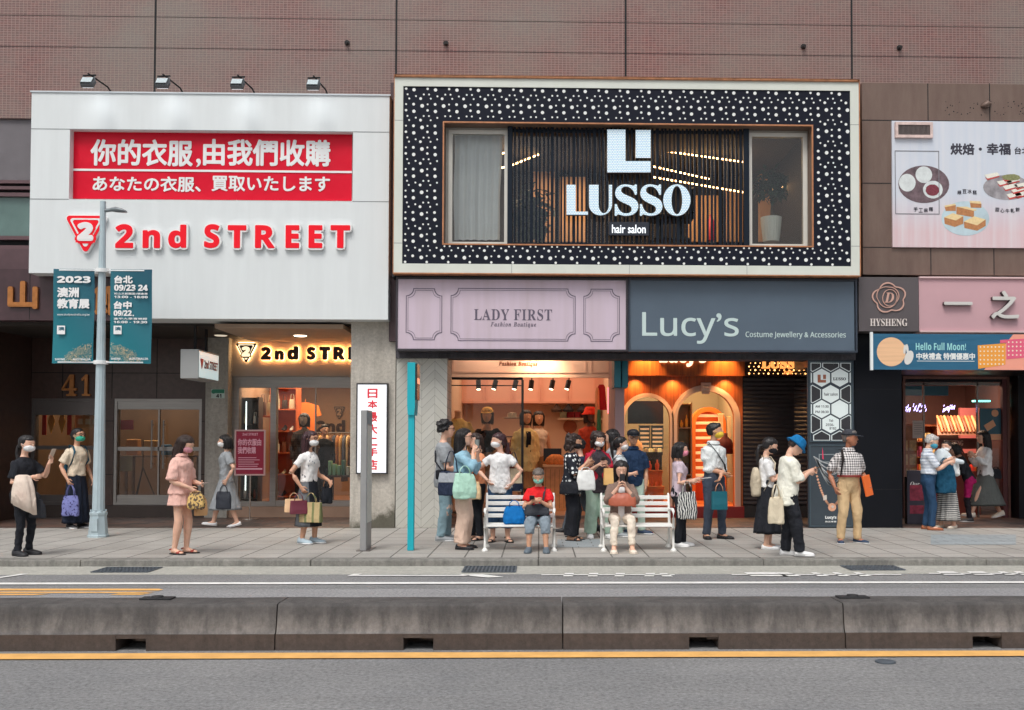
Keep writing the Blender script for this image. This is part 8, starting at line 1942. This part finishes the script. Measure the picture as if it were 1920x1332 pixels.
# 11 polka dots
p = person('curly haired woman in polka-dot blouse and black trousers holding a phone', 1071, 1013, 814, -14, hair='wavy', hm=H_BRN, head=(0, 14), mask=MK['black'], topc=(pattern('polka dots', A(38, 40, 48), A(216, 220, 220), polka), dict(sl=1.0, sw=1.35, hem=-.09, inf=.02, flare=.02)), bot=('wide', C['black_cloth'], .98), shoes=('sandal', SB, SB), armR=(.15, -.05, .72), armL=(.16, .02, .70), hand=((.6, -.2, .6), (.6, .2, .7)), fat=1.1, skin=1)
phone(p['RH']+Vector((.01, 0, .05)), None, 'red backed phone held by the woman in polka dots', -14, 30, (.3, .05, .06))
bag('shopping_bag', 'white shopping bag hanging from the arm of the woman in polka dots', p['RW_'].lerp(p['RE'], .45)+Vector((.07, -.06, .03)), .3, .32, .1, 10, mat('white bag plastic', A(222, 224, 222), .4), .05)
bag('handbag', 'black handbag at the hip of the woman in polka dots', p['at'](.01, -.15, .58), .3, .2, .12, -14, C['black_cloth'], .04)
# 25 grey trousers behind
p = person('person in navy shirt and grey trousers walking behind the polka-dot woman', 1088, 1003, 826, 178, sex='m', hair='short', topc=(C['navy_cloth'], dict(sl=.8, sw=1.2, hem=-.06, inf=.014)), bot=('straight', C['darkgrey_trousers']), shoes=('sneaker', SB, SB), feet=((.17, .05, 0, 0, -6), (-.18, -.05, .01, 0, 16)), hf=.99)
# 12 maroon tee
M_MAR = pattern('maroon black tee', A(60, 54, 60), A(176, 34, 58), lambda t, x, y, z, v: math_(t, 'GREATER_THAN', math_(t, 'ADD', math_(t, 'MULTIPLY', math_(t, 'ABSOLUTE', y), 5.0), math_(t, 'MULTIPLY', math_(t, 'SINE', math_(t, 'MULTIPLY', z, 14.0)), .45)), .62))
p = person('curly haired woman in maroon and black tee and mint trousers using a phone', 1120, 1008, 809, -78, hair='wavy', hm=H_BRN, head=(8, 18), mask=MK['white'], topc=(M_MAR, dict(sl=.8, sw=1.35, hem=-.10, inf=.02, flare=.02)), bot=('wide', C['mint_trousers'], .98), shoes=('sneaker', SW, SW), armR=(.15, -.03, .685), armL=(.14, .05, .68), hand=((.5, -.4, .5), (.5, .6, .4)), fat=1.12, feet=((.02, .08, 0, 10), (.0, -.07, 0, -12)))
phone(p['LH']+Vector((.0, -.01, .03)), None, 'dark phone held by the woman in maroon tee', -80, 55)
bag('paper_bag', 'tan paper bag hanging from the arm of the woman in maroon tee', p['at'](.19, .085, .70), .27, .27, .11, 4, mat('tan paper', A(226, 178, 112), .6), .08, kind='paper', hm=mat('red rope', A(150, 60, 54), .6))
# 13 ponytail and 13b
p = person('woman with ponytail and white mask in pale grey top behind the seated woman', 1161, 1006, 820, -4, hair='ponytail', mask=MK['white'], topc=(C['palegrey_top'], dict(sl=.5, sw=1.05, hem=-.06, inf=.012)), bot=('straight', C['palegreen']), shoes=('sneaker', SH['grey'], SW), armR=(.13, -.04, .63), armL=(.13, .04, .63))
strap('bag_strap', 'dark strap over the pale grey top of the ponytail woman', [p['at'](.05, -.06, .80), p['at'](.0, -.085, .835), p['at'](-.065, -.06, .76), p['at'](-.07, -.02, .66)], C['navy_cloth'])
p = person('dark haired person in light shirt seen behind the ponytail woman', 1150, 998, 806, 150, hair='medium', hm=H_BLK, topc=(C['greymel_cloth'], dict(sl=.9, sw=1.2, hem=-.06)), bot=('straight', C['navy_cloth']), shoes=('sneaker', SB, SB))
# 14 polo
p = person('man with glasses and black cap in navy polo shirt before the left arch', 1187, 1001, 808, -88, sex='m', hair='short', glasses=True, hat=('cap', C['black_cloth']), topc=(C['polo_navy'], dict(sl=.85, sw=1.25, hem=-.06, inf=.016, collar=True)), bot=('straight', C['palegreen']), shoes=('sneaker', SH['navy'], SW), feet=((.05, .08, 0, 60), (-.02, -.06, 0, -10)), fat=1.1, skin=1)
# 15 seated, brown blazer
base, zt_ = seated(B2, 1166, 1034, 868); h_ = (zt_-ZS-.37)/.515
p = person('long haired woman in brown blazer seated on the bench looking at her phone', 1166, 1034, 868, -90, base=base, h=h_, seat=.37, head=(0, 16), lean=5, hair='long', hm=H_BLK, topc=(C['brown_blazer'], dict(sl=1.55, sw=1.2, hem=-.07, inf=.016, open=C['white_cloth'])), bot=('slim', C['cream_trousers'], .95), shoes=('flat', SH['cream'], SH['cream']), feet=((.235, .075, 0, 4), (.235, -.075, 0, -4)), armL=(.145, .03, .525), armR=(.145, -.035, .525), poleL=(-.1, .7, -1), poleR=(-.1, -.7, -1), hand=((.35, -.25, .9), (.35, .25, .9)), hairlen=.13, curl=1.0, fringe=False)
phone((p['LH']+p['RH'])/2+Vector((0, -.015, .02)), None, 'phone held up in both hands by the seated woman in brown', -90, 12)
bag('handbag', 'reddish brown leather handbag on the lap of the woman in brown blazer', p['at'](.13, .0, .54), .40, .19, .14, 0, mat('brown leather', A(172, 92, 68), .45, var=.12), .10)
# 16 lilac top
p = person('woman with black bob and pink mask in lilac top and black trousers', 1273, 1025, 830, 4, hair='bob', mask=MK['pink'], topc=(C['lilac_top'], dict(sl=.45, sw=1.15, hem=-.04, inf=.012)), bot=('straight', C['black_cloth']), shoes=('sneaker', SW, SW), armR=(.10, -.07, .625), armL=(.16, .03, .64), hand=((.9, -.2, .15), (.9, .2, .1)), feet=((.045, .05, 0, 0), (-.03, -.05, 0, -10)))
phone(p['LH']+Vector((.06, -.02, .01)), None, 'pale phone held flat by the woman in the lilac top', 4, 84, (.7, .68, .66))
bag('tote_bag', 'black and white zebra patterned tote on the arm of the lilac top woman', p['RW_'].lerp(p['RE'], .35)+Vector((-.0, -.05, .02)), .28, .40, .12, 6, pattern('zebra', A(196, 196, 192), A(52, 54, 60), zebra), .16, sag=.1)
bag('handbag', 'small brown bag behind the zebra tote', p['at'](.09, .04, .50), .18, .2, .1, 30, cloth('small brown bag', A(150, 84, 66), .1), .04)
# 17 white shirt man
p = person('man in white shirt, dark slacks and yellow mask before the right arch', 1338, 1010, 794, -62, sex='m', head=(52, -4), hair='short', mask=MK['yellow'], topc=(C['white_shirt'], dict(sl=1.45, sw=1.3, hem=.085, inf=.016, collar=True, placket=True)), bot=('straight', C['slate_trousers'], 1.0, .09), shoes=('flat', SB, SB), armR=(.10, .03, .575), armL=(.105, -.0, .55), hand=((.2, -.6, -.8), (.25, .7, -.6)), feet=((.03, .065, 0, 25), (-.02, -.065, 0, -25)), skin=1)
bag('paper_bag', 'teal paper bag hanging from the hands of the man in white shirt', p['LH']+Vector((.02, -.06, -.02)), .26, .29, .12, 4, mat('teal paper', A(14, 92, 106), .5), .14, kind='paper', hm=mat('rope handle', A(206, 150, 120), .6))
strap('bag_strap', 'black strap across the white shirt of the man in yellow mask', [p['at'](-.04, -.07, .83), p['at'](.03, -.075, .835), p['at'](.088, -.02, .74), p['at'](.092, .05, .64), p['at'](.04, .11, .55)], C['black_cloth'], .018)
# 18 backpack woman
p = person('woman in white tee and long black dress with a beige backpack', 1437, 1029, 820, -6, head=(0, 18), hair='lowpony', mask=MK['black'], topc=(C['white_cloth'], dict(sl=.75, sw=1.2, hem=.03, inf=.012)), bot=('long', C['black_cloth'], .14), shoes=('flat', SW, SW), armR=(.16, -.03, .68), armL=(.16, .03, .68), feet=((.03, .05, 0, 0), (-.01, -.05, 0, 0)))
backpack(p, 'beige canvas backpack on the woman in the black dress', cloth('beige canvas', A(190, 178, 156), .12), z=.60, x=-.085, w=.3, hh=.42)
# 19 bucket hat
p = person('man in blue bucket hat and loose cream tee bent over his phone', 1476, 1043, 815, 4, sex='m', head=(0, 42), lean=4, hair='short', hm=H_BRN, hat=('bucket', cloth('blue hat', A(22, 106, 160), .1)), topc=(C['cream_tee'], dict(sl=.95, sw=1.5, hem=-.10, inf=.024, flare=.012)), bot=('baggy', C['black_cloth']), shoes=('sneaker', SW, SW), armR=(.17, -.035, .685), armL=(.18, .03, .69), hand=((.9, -.2, .3), (.9, .25, .3)), feet=((.0, .06, 0, 0), (.09, -.055, 0, -12)))
phone(p['RH']+Vector((.03, .02, .02)), None, 'phone held by the man in the blue bucket hat', 0, 62)
bag('tote_bag', 'long cream cloth tote at the side of the man in the bucket hat', p['at'](-.125, -.10, .60), .22, .36, .1, 10, cloth('cream tote', A(206, 194, 170), .08), .18)
# 20 plaid man
M_PLD = pattern('black white check', A(218, 214, 212), A(46, 44, 54), plaid)
p = person('older man in black cap, checked shirt and khaki trousers', 1592, 1018, 807, -78, sex='m', head=(38, 0), hair='short', hm=H_GRY, hat=('cap', C['charcoal']), skin=2, topc=(M_PLD, dict(sl=.9, sw=1.3, hem=.075, inf=.014, collar=True)), bot=('straight', C['khaki'], 1.0, .085), shoes=('flat', SH['navy'], SW), fat=1.25, armR=(.02, -.15, .50), armL=(.05, .165, .53), feet=((.0, .085, 0, 25), (.0, -.085, 0, -25)))
b = MB(); b.loft([[p['at'](cx_, s_*.0+ry_*math.sin(a), z_) if False else p['at'](cx_+rx_*math.cos(a), ry_*math.sin(a), z_) for a in [2*PI*k/30 for k in range(30)]] for z_, cx_, rx_, ry_ in ((.588,.010,.098,.112),(.606,.012,.097,.111))]); tag(b.build('belt', mat('red brown leather', A(130, 50, 46), .4)), 'red brown belt of the man in the checked shirt', 'belt')
b = MB(); c = p['LH']+Vector((-.055, -.03, .05)); M = Matrix.Translation(c) @ Matrix.Rotation(math.radians(-12), 4, 'Y') @ Matrix.Rotation(math.radians(35), 4, 'Z'); b.rbox(-.085, -.015, -.16, .085, .015, .16, .006, M); tag(b.build('folder', mat('orange folder', A(240, 104, 40), .5)), 'orange folder held by the man in the checked shirt', 'folder')
strap('bag_strap', 'dark strap on the shoulder of the man in the checked shirt', [p['at'](-.04, -.075, .83), p['at'](.03, -.082, .83), p['at'](.075, -.095, .74), p['at'](.07, -.12, .60)], C['offblack'], .02)
# 21 grey hair man
M_STR = pattern('thin striped polo', A(206, 212, 220), A(150, 160, 178), stripes(.055, .22))
p = person('silver haired man in pale striped polo and jeans by the bakery door', 1741, 993, 813, -12, sex='m', head=(0, 22), hair='short', hm=H_WHT, mask=MK['blue'], topc=(M_STR, dict(sl=.8, sw=1.3, hem=.06, inf=.014, collar=True)), bot=('straight', C['darkdenim'], 1.0, .07), shoes=('flat', SH['brown'], SH['brown']), fat=1.2, armR=(.20, -.02, .70), armL=(.20, .03, .73), hand=((.9, 0, .3), (.9, .1, .2)), feet=((-.02, .06, 0, 0), (.02, -.06, 0, -10)))
# 22 striped dress
p = person('woman in long striped dress holding up a white shirt', 1777, 990, 826, 214, head=(10, 0), hair='bun', hm=H_BRN, mask=MK['white'], topc=(C['white_cloth'], dict(sl=1.6, sw=1.25, hem=-.02, inf=.014)), bot=('long', pattern('black white stripes', A(206, 204, 198), A(60, 62, 70), stripes(.034, .5)), .085), shoes=('flat', SH['cream'], SH['cream']), armL=(.13, .09, .70), armR=(.15, -.07, .72), hand=((.7, 0, .4), (.7, .1, .4)), feet=((-.03, .06, 0, 0), (.03, -.07, 0, 0)))
b = MB(); c = P(1765, 852, p['RH'].y-.12); rg = []
for t_, w_ in ((0, .05), (.15, .14), (.4, .2), (.7, .17), (1, .06)):
    rg.append([c+Vector((.10*t_+w_*math.cos(a)+.08*t_*t_, .05*math.sin(a)*(1+.3*math.sin(3*a)), .1-.48*t_-.25*t_*math.cos(a)*.3)) for a in [2*PI*k/24 for k in range(24)]])
b.loft(rg); b.tube([c+Vector((.1, 0, -.08)), c+Vector((.26, -.02, -.12)), c+Vector((.37, -.02, -.14))], [.06, .05, .04], 10, round_=True); tag(b.build('held_shirt', cloth('pale blue white cloth', A(206, 216, 228), .08), smooth=True), 'white shirt held up between the silver haired man and the striped dress', 'shirt')
bag('tote_bag', 'large navy teal cloth bag held between the bakery couple', P(1772, 858, p['RH'].y-.2), .36, .52, .16, 8, cloth('teal navy bag', A(26, 74, 100), .1), .12, sag=.08)
# 23 walking
p = person('long haired woman in white shirt and long grey skirt walking left at the bakery', 1848, 975, 812, 184, hair='long', hm=H_BLK, head=(0, 6), topc=(C['white_cloth'], dict(sl=1.85, sw=1.35, hem=-.03, inf=.014)), bot=('skirt', C['grey_skirt'], .16), shoes=('sneaker', SH['cream'], SW), feet=((.20, .04, 0, 0, -8), (-.21, -.04, .01, 0, 14)), armL=(.15, .06, .72), armR=(.16, -.03, .72), hairlen=.16, hf=.97)
bag('handbag', 'dark bag behind the walking woman in the grey skirt', p['at'](-.11, .03, .60), .24, .2, .1, 10, C['black_cloth'], .05)
# 24 magenta
p = person('person in black and magenta clothes bending inside the bakery doorway', 1818, 978, 836, 160, hair='bob', head=(0, 25), lean=22, topc=(C['black_cloth'], dict(sl=1.8, sw=1.2, hem=-.02)), bot=('slim', pattern('magenta black', A(40, 36, 42), A(160, 30, 90), lambda t, x, y, z, v: math_(t, 'GREATER_THAN', z, .48))), shoes=('sneaker', SB, SW), armL=(.2, .06, .62), armR=(.2, -.06, .62), hf=.93)
# 26 clerk
p = person('dark clothed person standing among the coats inside the second-hand shop', base=(P(607, 900, 22.4).x, 22.4, zs0+.002), h=1.72, px=607, fy=950, face=-60, sex='m', hair='short', topc=(C['black_cloth'], dict(sl=1.8, sw=1.1, hem=-.05)), bot=('straight', C['black_cloth']), shoes=('sneaker', SB, SB))

# ================================================================ MANNEQUINS
M_MAN = mat('mannequin cream', A(196, 150, 116), .4); M_MAND = mat('mannequin brown', A(110, 74, 58), .4)
def mannequin(label, px, top, Y, zf, face, **kw):
    base = Vector((P(px, top, Y).x, Y, zf+.03)); zt_ = P(px, top, Y).z
    fac = kw.pop('fac', 1.0)
    p = person(label, px, 900, top, face, base=base, h=(zt_-zf-.03)/fac, name='mannequin', cat='mannequin', group='shop window mannequins', faceless=True, skin=kw.pop('sk', M_MAN), **kw)
    b = MB(); b.lathe((base.x, base.y, zf), [(.18, 0), (.18, .02), (.02, .03), (.0, .03)], 20); b.build('stand', M_STEELD, p['root'])
mannequin('mannequin in yellow ruffled top at the left end of the boutique window', 858, 772, 21.2, zfb, -80, headless=True, fac=.885, hair=None, topc=(C['yellow_top'], dict(sl=.6, sw=1.6, hem=-.05, inf=.016)), bot=('aline', C['yellow_top'], .3))
mannequin('mannequin in yellow cap and black off-shoulder top in the boutique window', 914, 766, 21.4, zfb, -95, hair='bob', hm=H_BRN, hat=('cap', cloth('yellow cap', A(232, 176, 90), .1)), topc=(C['black_cloth'], dict(sl=1.7, sw=1.25, hem=.05, neck=.262, inf=.012)), bot=('skirt', C['brown_skirt'], .22), armR=(.02, -.13, .58), armL=(.02, .12, .6))
mannequin('mannequin in pale yellow cardigan and black wig beside the window post', 986, 770, 22.0, zfb, -70, hair='bob', topc=(cloth('pale yellow', A(236, 202, 140), .1), dict(sl=1.9, sw=1.6, hem=-.14, inf=.022, flare=.02, open=C['black_cloth'])), bot=('skirt', C['brown_skirt'], .2))
mannequin('mannequin in beige knit vest with denim sleeves right of the window post', 1010, 772, 22.6, zfb, -85, hair='bob', topc=(C['beige_cloth'], dict(sl=0, hem=.0, inf=.016)), bot=('skirt', C['brown_skirt'], .2))
mannequin('mannequin in red bucket hat and red top at the right of the boutique', 1106, 766, 21.9, zfb, -70, sk=M_MAND, hair='bob', hm=H_BRN, hat=('bucket', cloth('red hat', A(226, 62, 40), .12)), topc=(C['rust'], dict(sl=1.8, sw=1.3, hem=-.03, inf=.014)), bot=('wide', cloth('floral dark', A(90, 60, 54), .4), .95))
mannequin('mannequin in plaid coat and dark cap in the second-hand shop window', 571, 776, 22.0, zs0, -95, sex='m', sk=mat('mannequin grey', A(150, 132, 120), .5), hair='bob', hm=H_BLK, topc=(pattern('dark plaid', A(60, 52, 52), A(110, 92, 84), plaid), dict(sl=1.9, sw=1.5, hem=-.10, inf=.024)), bot=('straight', C['black_cloth']))
for s_ in list(bpy.data.scenes):
    if s_.name.startswith('remesh workspace'): bpy.data.scenes.remove(s_)
